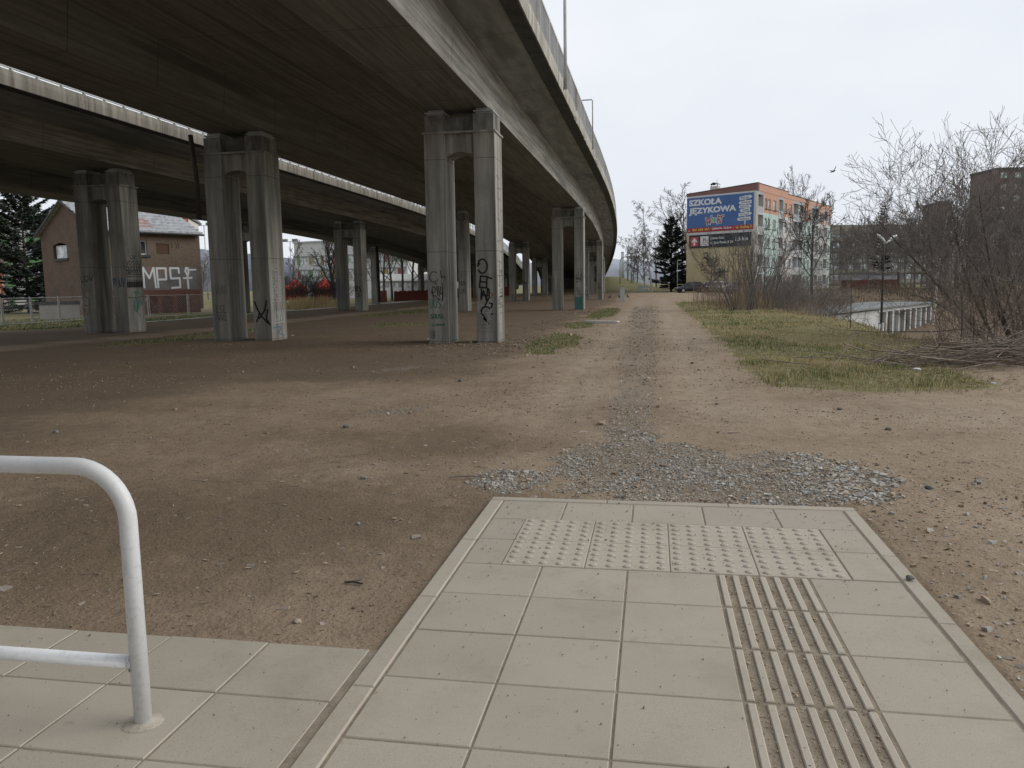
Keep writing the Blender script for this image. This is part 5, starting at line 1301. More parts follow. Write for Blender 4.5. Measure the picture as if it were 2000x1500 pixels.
for x in (3.9, 5.25, 6.6):
    q = MB(); q.prism([(x, hz), (x + .95, hz), (x + .95, 1.05)] + [(x + .475 + .475 * math.cos(a), 1.05 + .22 * math.sin(a)) for a in np.linspace(.3, PI - .3, 6)] + [(x, 1.05)], .031, .045, fHs); q.build('arched_door', mottled('old_door', (.085, .04, .032), (.115, .055, .042), 1.5, .9) if x < 4 else bpy.data.materials['old_door'], hs)
q = MB(); gh = (2.5, 5.3, 4.6, 5.75)
q.prism([(0, hz - .4), (gh[0], hz - .4), (gh[0], EV + gh[0] / (gW / 2) * (RG - EV)), (0, EV)], 0, -.35, fHg)
q.prism([(gh[1], hz - .4), (gW, hz - .4), (gW, EV), (gW / 2, RG), (gh[1], EV + gh[1] / (gW / 2) * (RG - EV))], 0, -.35, fHg)
q.prism([(gh[0], hz - .4), (gh[1], hz - .4), (gh[1], gh[2]), (gh[0], gh[2])], 0, -.35, fHg)
q.prism([(gh[0], gh[3]), ((gh[0] + gh[1]) / 2, gh[3] + .22), (gh[1], gh[3]), (gh[1], EV + gh[1] / (gW / 2) * (RG - EV)), (gh[0], EV + gh[0] / (gW / 2) * (RG - EV))], 0, -.35, fHg)
q.build('gable_wall', M_BRK1, hs)
def house_window(f, x0, x1, z0, z1, frame, glass, mull=True, sill=True):
    q = MB(); e = .09
    for (a0, a1, b0_, b1_) in ((x0, x1, z0, z0 + e), (x0, x1, z1 - e, z1), (x0, x0 + e, z0 + e, z1 - e), (x1 - e, x1, z0 + e, z1 - e)): q.prism([(a0, b0_), (a1, b0_), (a1, b1_), (a0, b1_)], -.14, -.2, f)
    if mull: q.prism([((x0 + x1) / 2 - .04, z0 + e), ((x0 + x1) / 2 + .04, z0 + e), ((x0 + x1) / 2 + .04, z1 - e), ((x0 + x1) / 2 - .04, z1 - e)], -.13, -.19, f)
    wo = q.build('window', frame, hs)
    q = MB(); q.add([f(x0 + e, z0 + e, -.175), f(x1 - e, z0 + e, -.175), f(x1 - e, z1 - e, -.175), f(x0 + e, z1 - e, -.175)], [(0, 1, 2, 3)]); q.build('pane', glass, wo)
    if sill: q = MB(); q.prism([(x0 - .25, z0 - .22), (x1 + .25, z0 - .22), (x1 + .25, z0 - .02), (x0 - .25, z0 - .02)], .003, .1, f); q.build('sill', M_SILL, wo)
house_window(fHg, gh[0] + .35, gh[1] - .02, gh[2], gh[3] - .05, M_WTRIM, M_GLASS, False)
house_window(fHs, so_[0][0], so_[0][1], so_[0][2], so_[0][3], M_WTRIM, M_DGLASS)
q = MB(); q.prism([(so_[1][0], so_[1][2]), (so_[1][1], so_[1][2]), (so_[1][1], so_[1][3]), (so_[1][0], so_[1][3])], -.06, -.12, fHs); q.build('boarded_window', mottled('boards', (.085, .05, .03), (.13, .08, .05), 3, .9, (6, 6, 1)), hs)
q = MB(); q.prism([(0, 0), (gW, 0), (gW, EV), (gW / 2, RG), (0, EV)], -sL + .01, -sL - .3, fHg); q.add([fHg(0, hz - .3, 0), fHg(0, EV, 0), fHg(0, EV, -sL), fHg(0, hz - .3, -sL)], [(0, 1, 2, 3)]); q.build('rear_wall', M_BRK2, hs)
ov = .55; sl_h = (RG - EV) / (gW / 2)
q = MB()                                                    # tiled slope in overlapping courses (side facing the viaduct)
nC_ = 9; 
for c in range(nC_):
    a0 = gW + ov - (gW / 2 + ov) * c / nC_; a1 = gW + ov - (gW / 2 + ov) * (c + 1) / nC_
    z0 = EV - sl_h * ov + (RG - EV + sl_h * ov) * c / nC_; z1 = EV - sl_h * ov + (RG - EV + sl_h * ov) * (c + 1) / nC_
    q.prism([(a0, z0 + .27), (a1, z1 + .08), (a1, z1 - .0), (a0, z0 - .02)], .35, -sL - .35, fHg)
ro = q.build('roof', M_SLATE, hs)
q = MB()
for c in (1, 2, 3):
    a0 = gW + ov - (gW / 2 + ov) * c / nC_; a1 = gW + ov - (gW / 2 + ov) * (c + .92) / nC_
    z0 = EV - sl_h * ov + (RG - EV + sl_h * ov) * c / nC_; z1 = EV - sl_h * ov + (RG - EV + sl_h * ov) * (c + .92) / nC_
    q.prism([(a0 + .01, z0 + .285), (a1, z1 + .105), (a1, z1 + .09), (a0 + .01, z0 + .272)], -2.6, -4.9 - .15 * c, fHg)
q.build('red_tile_patch', M_RTILE, ro)
q = MB(); q.prism([(-ov, EV - sl_h * ov + .12), (gW / 2, RG + .12), (gW / 2, RG + .02), (-ov, EV - sl_h * ov + .02)], .35, -sL - .35, fHg); q.build('far_roof_slope', M_SLATE, ro)
q = MB(); q.tube([fHg(gW + ov + .06, EV - sl_h * ov + .02, .4), fHg(gW + ov + .06, EV - sl_h * ov + .0, -sL - .4)], .09, 8); q.build('gutter', M_DKMET, ro)
q = MB(); q.prism([(-ov - .05, EV - sl_h * ov + .13), (gW / 2, RG + .16), (gW + ov + .05, EV - sl_h * ov + .13), (gW + ov + .05, EV - sl_h * ov - .06), (gW / 2, RG - .04), (-ov - .05, EV - sl_h * ov - .06)], .36, .40, fHg); q.build('barge_board', M_SILL, ro)
q = MB()                                                    # painted letters
def hst(p, w_=.17): q.ribbon(p, w_, lambda a, b_, l: fHs(a, b_, .014 + l))
hst([(3.75, 1.95), (3.75, 3.65), (4.25, 2.75), (4.68, 3.65), (4.78, 1.95)]); hst([(5.0, 1.95), (4.95, 3.6), (5.75, 3.6), (5.75, 2.65), (5.0, 2.62)])
hst([(6.95, 3.2), (6.93, 3.62), (6.15, 3.62), (6.18, 2.72), (6.98, 2.75), (7.0, 1.95), (6.2, 1.9)])
hst([(7.75, 1.85), (7.72, 3.0), (7.56, 3.35), (7.64, 3.66), (7.80, 3.62), (7.86, 3.3), (7.75, 2.95)]); hst([(7.35, 2.75), (8.12, 2.78)]); hst([(7.98, 3.48), (8.55, 3.5)], .14)
q.build('graffiti', M_BWHT, hs)
for x in (6.4, 6.8, 7.0): q = MB(); q.ribbon([(x, 5.8), (x + .12, 5.5), (x + .02, 5.35)], .05, lambda a, b_, l: fHs(a, b_, .005 + l)); q.build('graffiti', G_BLK, hs)
# fences
def mesh_fence(pts, h, label, posts_px, cat='fence'):
    P_ = [Vector((p[0], p[1], gz(p[0], p[1]))) for p in pts]
    t = thing('mesh_fence', tuple(P_[0]), label, cat)
    rail = MB(); wire = []
    for a, b_ in zip(P_[:-1], P_[1:]):
        d = b_ - a; n = max(1, int(round(d.length / 2.5)))
        for i in range(n + 1):
            p = a + d * i / n
            if i == n and b_ is not P_[-1]: continue
            po = MB(); po.tube([p + UP * -.2, p + UP * (h + .08)], .045, 8); po.tube([p + d.normalized() * .12 + UP * -.2, p + d.normalized() * .12 + UP * (h + .02)], .03, 6); po.build('post', M_GALV, t)
        for zz in (h, .08): rail.tube([a + UP * zz, b_ + UP * zz], .024, 6)
        m_ = int(d.length / .14)
        for i in range(m_):
            p = a + d * i / m_; q2 = a + d * min(1, (i + 8) / m_); q3 = a + d * max(0, (i - 8) / m_)
            wire.append((*(p + UP * .1), *(q2 + UP * h), .004, .004)); wire.append((*(p + UP * .1), *(q3 + UP * h), .004, .004))
    rail.build('rail', M_GALV, t)
    o = segs_mesh('wire_mesh', wire, 3, M_GALV, t); o.location = -t.location
    return t
mesh_fence([at(-60, 46), at(60, 50), at(165, 55)], 1.62, 'galvanised mesh fence in front of the brick gable at far left', None)
mesh_fence([at(172, 56.5), at(290, 60), at(440, 64)], 1.6, 'galvanised mesh fence before the arched doors under the MPS graffiti', None)
wp = thing('white_hoarding', at(115, 57), 'low dirty white hoarding of two panels behind the left fence', 'hoarding')
w0 = Vector(at(76, 57)); w1 = Vector(at(156, 58.5)); wd = (w1 - w0).normalized(); wn = Vector((wd.y, -wd.x, 0)); wl = (w1 - w0).length; wz = gz(w0.x, w0.y)
M_HOARD = mottled('dirty_white_board', (.36, .33, .30), (.46, .43, .40), .8, .8)
for i in (0, 1): q = MB(); q.prism([(wl / 2 * i + .03, wz + .02), (wl / 2 * (i + 1) - .02, wz + .02), (wl / 2 * (i + 1) - .02, wz + 1.08), (wl / 2 * i + .03, wz + 1.08)], 0, -.06, lambda a, b_, l: w0 + wd * a + UP * b_ - wn * l * -1); q.build('panel', M_HOARD, wp)
q = MB(); q.prism([(-.4, wz + 1.081), (wl + .05, wz + 1.081), (wl + .05, wz + 1.3), (-.4, wz + 1.3)], .05, -.3, lambda a, b_, l: w0 + wd * a + UP * b_ + wn * l); q.build('cap_board', M_DKMET, wp)

# coloured flats far left
c0 = Vector(at(-260, 112)); c1 = Vector(at(379, 122)); cdv = (c1 - c0).normalized(); cn = Vector((cdv.y, -cdv.x, 0)); cw = (c1 - c0).length
if cn.dot(-c0) < 0: cn = -cn
def fC(a, b_, l): return c0 + cdv * a + UP * b_ + cn * l
cf = thing('apartment_block', tuple(c0), 'long flats with orange and green stripes behind the fir and brick house', 'apartment block')
M_ORB = mottled('orange_panel', (.50, .12, .045), (.58, .16, .06), .3, .85, bmp=0); M_GRB = mottled('green_panel', (.13, .26, .12), (.17, .32, .16), .3, .85, bmp=0)
q = MB(); q.prism([(0, -.5), (cw, -.5), (cw, 12.4), (0, 12.4)], 0, -11, fC); q.build('facade', M_CREAM, cf)
x = 1.0; i = 0; cols_ = [M_ORB, M_GRB]
for a0, a1, mt in [(cw - 1.0, cw + .03, M_ORB), (cw - 4.4, cw - 1.01, M_GRB), (cw - 22, cw - 20, M_GRB), (cw - 28.0, cw - 25.6, M_ORB), (cw - 31.6, cw - 28.4, M_ORB), (cw - 27.0 + 1.9, cw - 27 + 2.9, M_GRB), (cw - 40, cw - 36, M_GRB)]:
    q = MB(); q.prism([(a0, -.4), (a1, -.4), (a1, 12.5), (a0, 12.5)], .02, .12, fC); q.build('colour_stripe', mt, cf)
for f_ in range(4):
    for k in range(14):
        q = MB(); x = 1.5 + k * (cw - 4) / 14; q.prism([(x, 1.0 + 2.9 * f_), (x + 1.5, 1.0 + 2.9 * f_), (x + 1.5, 2.5 + 2.9 * f_), (x, 2.5 + 2.9 * f_)], .125, .16, fC); q.build('window', M_GLASS, cf)
q = MB(); q.prism([(-.3, 12.51), (cw + .3, 12.51), (cw + .3, 12.8), (-.3, 12.8)], .3, -11.2, fC); q.build('roof', M_FELT, cf)

# school with coloured panels
s0 = Vector(at(581, 205, -.3)); s1 = Vector(at(800, 190, -.3)); sdv = (s1 - s0).normalized(); sn = Vector((sdv.y, -sdv.x, 0)); sw = (s1 - s0).length
if sn.dot(-s0) < 0: sn = -sn
def fK(a, b_, l): return s0 + sdv * a + UP * b_ + sn * l
sc = thing('school_building', tuple(s0), 'white three-storey school with coloured window panels seen between the piers', 'school')
q = MB(); q.prism([(0, -1), (sw, -1), (sw, 13.4), (0, 13.4)], 0, -12, fK); q.build('facade', M_WTRIM, sc)
q = MB(); q.prism([(-.2, 13.41), (sw + .2, 13.41), (sw + .2, 13.8), (-.2, 13.8)], .25, -12.2, fK); q.build('roof_edge', M_GALV, sc)
pc = [M_MINT, mottled('panel_green', (.20, .34, .18), (.24, .38, .21), .5, .8, bmp=0), M_ORB, mottled('panel_ochre', (.36, .25, .10), (.40, .29, .13), .5, .8, bmp=0), mottled('panel_red', (.26, .08, .09), (.30, .10, .11), .5, .8, bmp=0), mottled('panel_teal', (.16, .32, .31), (.2, .37, .36), .5, .8, bmp=0)]
for f_ in range(3):
    z0 = 1.2 + 3.4 * f_; k = 0; x = .8
    q = MB(); q.prism([(.3, z0 + 1.92), (sw - .3, z0 + 1.92), (sw - .3, z0 + 2.15), (.3, z0 + 2.15)], .01, .15, fK); q.build('lintel_band', M_DGREY, sc)
    while x < sw - 1.4:
        q = MB(); q.prism([(x, z0), (x + 1.0, z0), (x + 1.0, z0 + 1.9), (x, z0 + 1.9)], .01, .06, fK)
        q.build('window' if k % 3 else 'colour_panel', M_GLASS if k % 3 else (pc[[0, 5, 0][(k // 3) % 3]] if f_ == 0 else pc[[3, 4, 1, 3][(k // 3 + f_) % 4]]), sc)
        x += 1.15 if k % 3 != 2 else 1.5; k += 1
# red gazebo tents
M_TENT = mottled('red_canvas', (.42, .035, .03), (.52, .055, .042), .8, .75, bmp=.1)
for px, d, lab in ((579, 128, 'red pointed gazebo tent at left behind the bushes'), (637, 120, 'red gazebo tent at right beside the black tree')):
    x, y, z = on(px, d); t = thing('gazebo_tent', (x, y, z), lab, 'tent', 'red gazebo tents before the school', .4)
    q = MB(); e = 1.7; q.add([(-e, -e, 2.0), (e, -e, 2.0), (e, e, 2.0), (-e, e, 2.0), (0, 0, 3.3), (-e, -e, 1.65), (e, -e, 1.65), (e, e, 1.65), (-e, e, 1.65)], [(0, 1, 4), (1, 2, 4), (2, 3, 4), (3, 0, 4), (5, 6, 1, 0), (6, 7, 2, 1), (7, 8, 3, 2), (8, 5, 0, 3)]); q.build('canopy', M_TENT, t, world=False)
    q = MB(); q.add([(-e, e - .02, 0), (e, e - .02, 0), (e, e - .02, 1.64), (-e, e - .02, 1.64)], [(0, 1, 2, 3)]); q.build('side_cloth', M_TENT, t, world=False)
    for sx in (-1, 1):
        for sy in (-1, 1): q = MB(); q.tube([(sx * e * .97, sy * e * .97, -.1), (sx * e * .97, sy * e * .97, 2.0)], .035, 6); q.build('leg', M_GALV, t, world=False)
# floodlight masts
for px, d, h, lab in ((409, 150, 13.6, 'tall floodlight mast right of the brick house roof'), (574, 160, 11.0, 'floodlight mast at the left corner of the school')):
    x, y, z = on(px, d); t = thing('floodlight_mast', (x, y, z), lab, 'floodlight mast')
    MB().tube([(0, 0, -.2), (0, 0, h * .5), (0, 0, h)], [.16, .12, .08], 8).build('mast', M_GALV, t, True, world=False)
    q = MB(); q.box(-1.6, 1.6, -.05, .05, h - .05, h + .05); q.build('cross_bar', M_GALV, t, world=False)
    for k in (-1.35, -.75, .75, 1.35): q = MB(); q.box(k - .25, k + .25, -.25, .15, h + .051, h + .5); q.build('floodlight', M_DGREY, t, world=False)
# red fence, low white hall and trees behind it
def board_fence(p0, p1, h, label):
    a = Vector(p0); b_ = Vector(p1); d = (b_ - a).normalized(); nn = Vector((d.y, -d.x, 0)); ln = (b_ - a).length
    t = thing('board_fence', tuple(a), label, 'fence'); f = lambda u_, z, l: a + d * u_ + UP * z + nn * l
    q = MB(); x = 0; i = 0
    while x < ln - .2:
        hh2 = h + .05 * math.sin(i * 1.7); q.prism([(x, -.2), (x + .19, -.2), (x + .19, hh2), (x, hh2)], 0, .03, f); x += .2; i += 1
    q.build('boards', M_RFEN, t)['kind'] = 'stuff'
    for k in range(int(ln / 2.5)): q = MB(); q.prism([(k * 2.5 + .3, -.3), (k * 2.5 + .42, -.3), (k * 2.5 + .42, h - .2), (k * 2.5 + .3, h - .2)], -.002, -.1, f); q.build('post', M_DKMET, t)
M_RFEN = mottled('dark_red_boards', (.15, .040, .030), (.21, .06, .045), 1.2, .85, (3, 3, 1))
p0 = on(728, 104); p1 = on(759, 104); board_fence(p0, p1, 1.5, 'short dark red board fence left of the gate gap')
p0 = on(772, 104); p1 = on(840, 108); board_fence(p0, p1, 1.35, 'long dark red board fence below the row of trees')
p0 = on(860, 112); p1 = on(1010, 130); board_fence(p0, p1, 1.4, 'dark red board fence glimpsed behind the far piers')
h0 = Vector(at(738, 132)); h1 = Vector(at(845, 140)); hdv = (h1 - h0).normalized(); hn = Vector((hdv.y, -hdv.x, 0)); hw = (h1 - h0).length
if hn.dot(-h0) < 0: hn = -hn
def fW(a, b_, l): return h0 + hdv * a + UP * b_ + hn * l
wh = thing('low_hall', tuple(h0), 'low white hall with a strip of windows behind the red fence', 'building')
q = MB(); q.prism([(0, -.5), (hw, -.5), (hw, 2.7), (0, 2.7)], 0, -8, fW); q.build('wall', M_WTRIM, wh)
q = MB(); q.prism([(-.3, 2.701), (hw + .3, 2.701), (hw + .3, 2.9), (-.3, 2.9)], .3, -.3, fW); q.prism([(0, 2.9), (hw, 2.9), (hw, 3.9), (0, 3.9)], -.4, -7, fW); q.build('roof', M_WTRIM, wh)
for k in range(4): q = MB(); q.prism([(.6 + k * hw / 4, 1.7), (.6 + (k + .7) * hw / 4, 1.7), (.6 + (k + .7) * hw / 4, 2.45), (.6 + k * hw / 4, 2.45)], .01, .05, fW); q.build('window', M_GLASS, wh)
for i, (px, d, s_, lab) in enumerate([(752, 107, .75, 'first bare tree from the left above the red fence'), (768, 109, .8, 'straight-trunked bare tree at the gap in the red fence'), (790, 108, .8, 'wide forking bare tree behind the long red fence'), (808, 110, .78, 'bare tree right of the wide forking one behind the red fence'), (826, 113, .8, 'last bare tree before the ring-painted pier'), (735, 112, .75, 'bare tree half hidden beside the downpipe pier')]):
    o = dup(tt[1][0] if i % 2 else tt[1][0], loc=on(px, d), rz=i * 1.9 + .4, label=lab); o['group'] = 'row of bare trees behind the red fence'; o.scale = (s_, s_, s_)
make_tree('bare_tree', 8.0, T_PARK, 77, 'black spreading bare tree before the coloured school', 'tree', None, (M_TWIGD, M_TWIGD), loc=on(657, 98), r0=.28, lean=(-.08, 0))
for i, (px, d, s_, lab) in enumerate([(575, 92, .75, 'low brown bush at the left edge of the gap before the school'), (600, 90, .85, 'brown bush in front of the left red tent'), (622, 92, .9, 'brown bush between the two red tents'), (645, 90, .75, 'brown bush at the foot of the black tree')]):
    if i == 0: tb3 = make_tree('bare_bush', 4.2, T_BRUSH, 35, lab, 'shrub', 'brown bushes before the school', (M_TWIGD, M_TWIGD), loc=on(px, d), stems=15, spread=.7, r0=.03, base=.9); o = tb3
    else: o = dup(tb3, loc=on(px, d), rz=i * 2.2, label=lab); o.scale = (s_ * 1.5, s_ * 1.5, s_ * 1.1)
for i, (px, d, s_, lab) in enumerate([(575, 150, .6, 'thin bare tree left of the school corner'), (440, 150, .55, 'bare tree by the floodlight mast'), (398, 140, .45, 'small bare tree right of the brick house'), (20, 96, .6, 'bare tree left of the ragged fir')]):
    o = dup(tt[0][0], loc=on(px, d), rz=i * 2.7, label=lab); o['group'] = 'bare trees beyond the second viaduct'; o.scale = (s_, s_, s_)
# light footpath beyond the second viaduct
fp = [at(200, 43.5), at(330, 48), at(470, 58), at(600, 69), at(740, 90), at(830, 113), at(980, 150)]
fp = [Vector((p[0], p[1], 0)) for p in fp]
dense_ = []
for a, b_ in zip(fp[:-1], fp[1:]):
    for k in range(14): dense_.append(a.lerp(b_, k / 14))
q = MB(); V = []; F = []
for i, p in enumerate(dense_):
    d = (dense_[min(i + 1, len(dense_) - 1)] - dense_[max(i - 1, 0)]).normalized(); nn = Vector((-d.y, d.x, 0))
    for s in (-1.3, -.4, .4, 1.3): r_ = p + nn * s; V.append((r_.x, r_.y, gz(r_.x, r_.y) + (.05 if abs(s) < 1 else .03)))
F = [(i * 4 + k, i * 4 + k + 1, i * 4 + k + 5, i * 4 + k + 4) for i in range(len(dense_) - 1) for k in range(3)]
q.add(V, F); q.build('footpath', mottled('pale_path', (.42, .40, .36), (.50, .475, .43), 1.5, .9))['kind'] = 'structure'

# ------------------------------------------------------------------ hills
def ridge(name, d, pts_px, mat, seed):
    n = 160; xs = np.linspace(pts_px[0][0], pts_px[-1][0], n); ys = np.interp(xs, [p[0] for p in pts_px], [p[1] for p in pts_px])
    V = []
    for i, (x, y) in enumerate(zip(xs, ys)):
        px_, py_, _ = at(x, d); hz_ = 558 - .016 * (x - 1000)
        h = EYE + (hz_ - y) * d / FPX + (fbm(i * .35, 0.0, seed) - .47) * d * .006
        V += [(px_, py_, -20), (px_, py_, float(h) * .55), (px_ * 1.06, py_ * 1.06, float(h)), (px_ * 1.4, py_ * 1.4, -20)]
    F = [(i * 4 + k, i * 4 + k + 1, i * 4 + k + 5, i * 4 + k + 4) for i in range(n - 1) for k in range(3)]
    q = MB(); q.add(V, F); q.build(name, mat, smooth_=True)['kind'] = 'structure'
M_HILL1 = mottled('hazy_hill', (.33, .36, .42), (.40, .43, .48), .004, 1, fine=.02, bmp=0, c3=(.40, .41, .43)); M_HILL2 = mottled('wooded_hill', (.16, .175, .225), (.22, .235, .285), .02, 1, fine=.05, bmp=0, c3=(.30, .28, .27))  # bluish tone of both ridges is aerial haze mixed into the colour
ridge('hills', 2600, [(-400, 520), (200, 512), (700, 510), (1000, 512), (1180, 502), (1240, 506), (1300, 514), (1500, 520), (1700, 512), (2400, 515)], M_HILL1, 91)
ridge('hills', 1500, [(-500, 520), (100, 500), (300, 486), (400, 483), (470, 488), (580, 502), (700, 520), (900, 545), (1000, 556)], M_HILL2, 95)

# ------------------------------------------------------------------ willow, red-stemmed thicket, brushwood heap on the right
T_WILL = tree_spec(segs=[8, 7, 5, 4], kids=[13, 9, 6], rmin=.005, start=[.22, .15, .15], ang=[(30, 65), (25, 60), (25, 60)], len=[(.5, .8), (.4, .65), (.4, .75)], wob=[.10, .16, .22, .22], trop=[.01, .05, .08, .08], rr=[.5, .5, .6], fall=.35)
def willow(px, d, h, seed, stems, lean, label, catkins=True, r0=.08, spread=.45):
    t = make_tree('willow_tree', h, T_WILL, seed, label, 'tree', None, (M_BARK, M_TWIGW), lean=lean, loc=on(px, d), stems=stems, spread=spread, r0=r0, base=.4)
    return t
M_TWIGW = mottled('willow_twigs', (.145, .128, .117), (.23, .205, .188), 2, .9, bmp=0)
rgt = camdir(1, 0)
wl1 = willow(2040, 22, 6.6, 101, 7, (-rgt.x * .45, -rgt.y * .45), 'big bare willow with catkins leaning into the picture from the right', r0=.07, spread=.5)
willow(2080, 24, 7.2, 104, 5, (-rgt.x * .12, -rgt.y * .12), 'upright many-stemmed bare willow at the right picture edge', r0=.08)
# catkins: small silky buds at many twig ends
cr = [c for c in wl1.children if c.name.startswith('crown')][0]
co3 = np.zeros(len(cr.data.vertices) * 3, np.float32); cr.data.vertices.foreach_get('co', co3); co3 = co3.reshape(-1, 6, 3)
pk = RS.choice(len(co3), 900, replace=False); pk = pk[pk > len(co3) * .35]
S = []
for k in pk:
    e = co3[k, 3:].mean(0); d = RS.uniform(-.4, .4, 3) + np.array([0, 0, .8]); d /= np.linalg.norm(d); e1 = e + d * .035; e2 = e + d * .07
    S.append((*e, *e1, .004, .011)); S.append((*e1, *e2, .011, .004))
segs_mesh('catkins', S, 5, mottled('catkin_grey', (.22, .22, .19), (.30, .30, .26), 3, .9, bmp=0), wl1)
T_STEM = tree_spec(segs=[7, 4, 3], taper=[.3, .4, .6], wob=[.08, .14, .2], trop=[.02, .07, .05], rmin=.0035, kids=[10, 4], start=[.25, .2], ang=[(15, 45), (20, 50)], len=[(.3, .55), (.35, .7)], rr=[.5, .6], fall=.45)
for i, (px, d, h, n, lab) in enumerate([(2000, 17.5, 3.0, 16, 'reddish thicket of upright stems behind the brushwood heap at right'), (1955, 20, 2.4, 11, 'lower reddish thicket just left of the willow base'), (2040, 20, 3.6, 16, 'tallest reddish thicket at the right picture edge'), (1890, 23, 1.7, 6, 'sparse thin stems standing left of the reddish thicket')]):
    make_tree('stem_thicket', h, T_STEM, 120 + i, lab, 'shrub', None, (M_TWIGR, M_TWIGR), loc=on(px, d), stems=n, spread=.5 if i < 3 else .3, r0=.014, base=.9)
make_tree('bare_sapling', 2.1, tree_spec(segs=[6, 6, 4], taper=[.35, .3, .5], wob=[.05, .12, .2], trop=[.03, .06, .05], rmin=.005, kids=[9, 4], start=[.12, .3], ang=[(35, 65), (25, 50)], len=[(.55, .85), (.3, .5)], rr=[.6, .6], fall=.3), 131,
          'small forked bare sapling on the grass edge in front of the garages', 'tree', None, (M_BARK, M_TWIGR), loc=on(1668, 27.5), r0=.02)
for i, (px, d, h, lab) in enumerate([(1885, 16.5, 1.35, 'thin dark rod standing upright left of the brushwood heap'), (1909, 17, 1.05, 'second thin dark rod right of the first, near the heap')]):
    x, y, z = on(px, d); t = thing('thin_stake', (x, y, z), lab, 'stake')
    MB().tube([(0, 0, -.1), (.02, 0, h * .5), (-.01, 0, h)], [.012, .011, .009], 6).build('rod', M_TWIGD, t, True, world=False)
    q = MB(); q.tube([(-.003, 0, h * .62), (.06, .02, h * .78)], .005, 5); q.build('side_twig', M_TWIGD, t, world=False)
hp = on(1985, 15.2); bp = thing('brushwood_heap', hp, 'heap of cut grey branches lying at the right edge of the dirt ground', 'brush heap')
S = []; r = random.Random(17)
for k in range(330):
    along = r.gauss(0, 1.35); depth = r.gauss(0, .55); hmax = max(.05, .62 * (1 - abs(along + .3) / 3.6) * (1 - abs(depth) / 1.9))
    z = r.uniform(.02, hmax); a = r.gauss(0, .42) + (PI if r.random() < .5 else 0); el = r.gauss(.05, .16)
    if k % 8 == 0: el = r.uniform(.2, .7); a = r.uniform(0, 6.28)
    ln2 = r.uniform(.8, 2.6); rad = r.choice([.006, .008, .010, .013, .018])
    dirv = Vector((rgt.x * math.cos(a) - rgt.y * math.sin(a), rgt.y * math.cos(a) + rgt.x * math.sin(a), math.sin(el)))
    p = Vector((rgt.x * along - rgt.y * depth, rgt.y * along + rgt.x * depth, z)) - dirv * ln2 * .5
    if p.z < .01: p.z = .01
    n = 5; rr = rad
    for i in range(n):
        dirv = (dirv + Vector((r.uniform(-1, 1), r.uniform(-1, 1), r.uniform(-.6, .5))) * .06).normalized(); q2 = p + dirv * ln2 / n; q2.z = max(q2.z, .008); r2 = rad * (1 - .13 * (i + 1)); S.append((*p, *q2, rr, r2)); p, rr = q2, r2
segs_mesh('branches', S, 5, M_CUT, bp)
S = []
for k in range(420):
    along = r.gauss(.1, 1.5); depth = r.gauss(-.1, .7); z = r.uniform(.01, .5) * max(.1, 1 - abs(along) / 3.6)
    a = r.uniform(0, 6.28); ln2 = r.uniform(.3, .9); p = Vector((rgt.x * along - rgt.y * depth, rgt.y * along + rgt.x * depth, z)); e = p + Vector((math.cos(a), math.sin(a), r.uniform(-.1, .35))) * ln2; e.z = max(e.z, .01); S.append((*p, *e, .004, .002))
segs_mesh('twigs', S, 3, M_TWIGR, bp)['kind'] = 'stuff'

# ------------------------------------------------------------------ grass, weeds
def blades(name, uv, h, wd, tint, lean=.5, label=None, parent=None, zoff=0.0):
    n = len(uv); z = hgt(uv[:, 0], uv[:, 1]) + zoff - .006
    a = RS.uniform(0, 2 * PI, n); la = RS.uniform(0, 2 * PI, n); lm = RS.uniform(.1, 1, n) * lean * h
    b0_ = np.stack([uv[:, 0], uv[:, 1], z], 1); sx = np.stack([np.cos(a), np.sin(a), 0 * a], 1) * (wd / 2)[:, None]
    ld = np.stack([np.cos(la), np.sin(la), 0 * la], 1)
    m_ = b0_ + ld * (lm * .35)[:, None]; m_[:, 2] += h * .6; t_ = b0_ + ld * lm[:, None]; t_[:, 2] += h * RS.uniform(.75, 1, n)
    V = np.stack([b0_ - sx, b0_ + sx, m_ + sx * .75, m_ - sx * .75, t_], 1).reshape(-1, 3)
    k = np.arange(n)[:, None] * 5
    q4 = k + np.array([[0, 1, 2, 3]]); t3 = k + np.array([[3, 2, 4]])
    T = np.repeat(tint[:, None, :], 5, 1); T[:, :2] *= .8; T = T.reshape(-1, 3)
    o = np_mesh(name, V, [q4, t3], M_GRASS, None, T); tag(o, kind='stuff'); return o
M_GRASS = attr_mat('grass_blades', .7, dark=.85)
def sample(n, u0, u1, v0, v1, fn):
    u = RS.uniform(u0, u1, n); v = RS.uniform(v0, v1, n); k = RS.rand(n) < fn(u, v); return np.stack([u[k], v[k]], 1)
GREEN = np.array([.085, .130, .040]); GREEN2 = np.array([.17, .215, .075]); STRAW = np.array([.66, .56, .33]); STRAW2 = np.array([.42, .335, .19])
def grass_tint(uv, dry):
    n = len(uv); k = (RS.rand(n) < dry)[:, None]; f = RS.rand(n)[:, None]
    g_ = GREEN * (1 - f) + GREEN2 * f; s_ = STRAW * (1 - f) + STRAW2 * f
    return np.where(k, s_, g_) * RS.uniform(.85, 1.3, n)[:, None]
def clump(u, v, sc=1.6, seed=140): return .35 + .65 * ss(.35, .6, fbm(u * sc, v * sc, seed))
def gfn(u, v): return m_grass(u, v) * clump(u, v)
parts_ = []
for (n, u0, u1, v0, v1, h0, w0_) in ((78000, 1.2, 7.6, 11.8, 18, .085, .0055), (52000, 1.2, 8.4, 18, 28, .10, .008), (30000, 1.2, 9, 28, 45, .115, .013), (16000, 1.0, 10, 45, 74, .13, .022)):
    uv = sample(n, u0, u1, v0, v1, gfn); parts_.append((uv, h0, w0_))
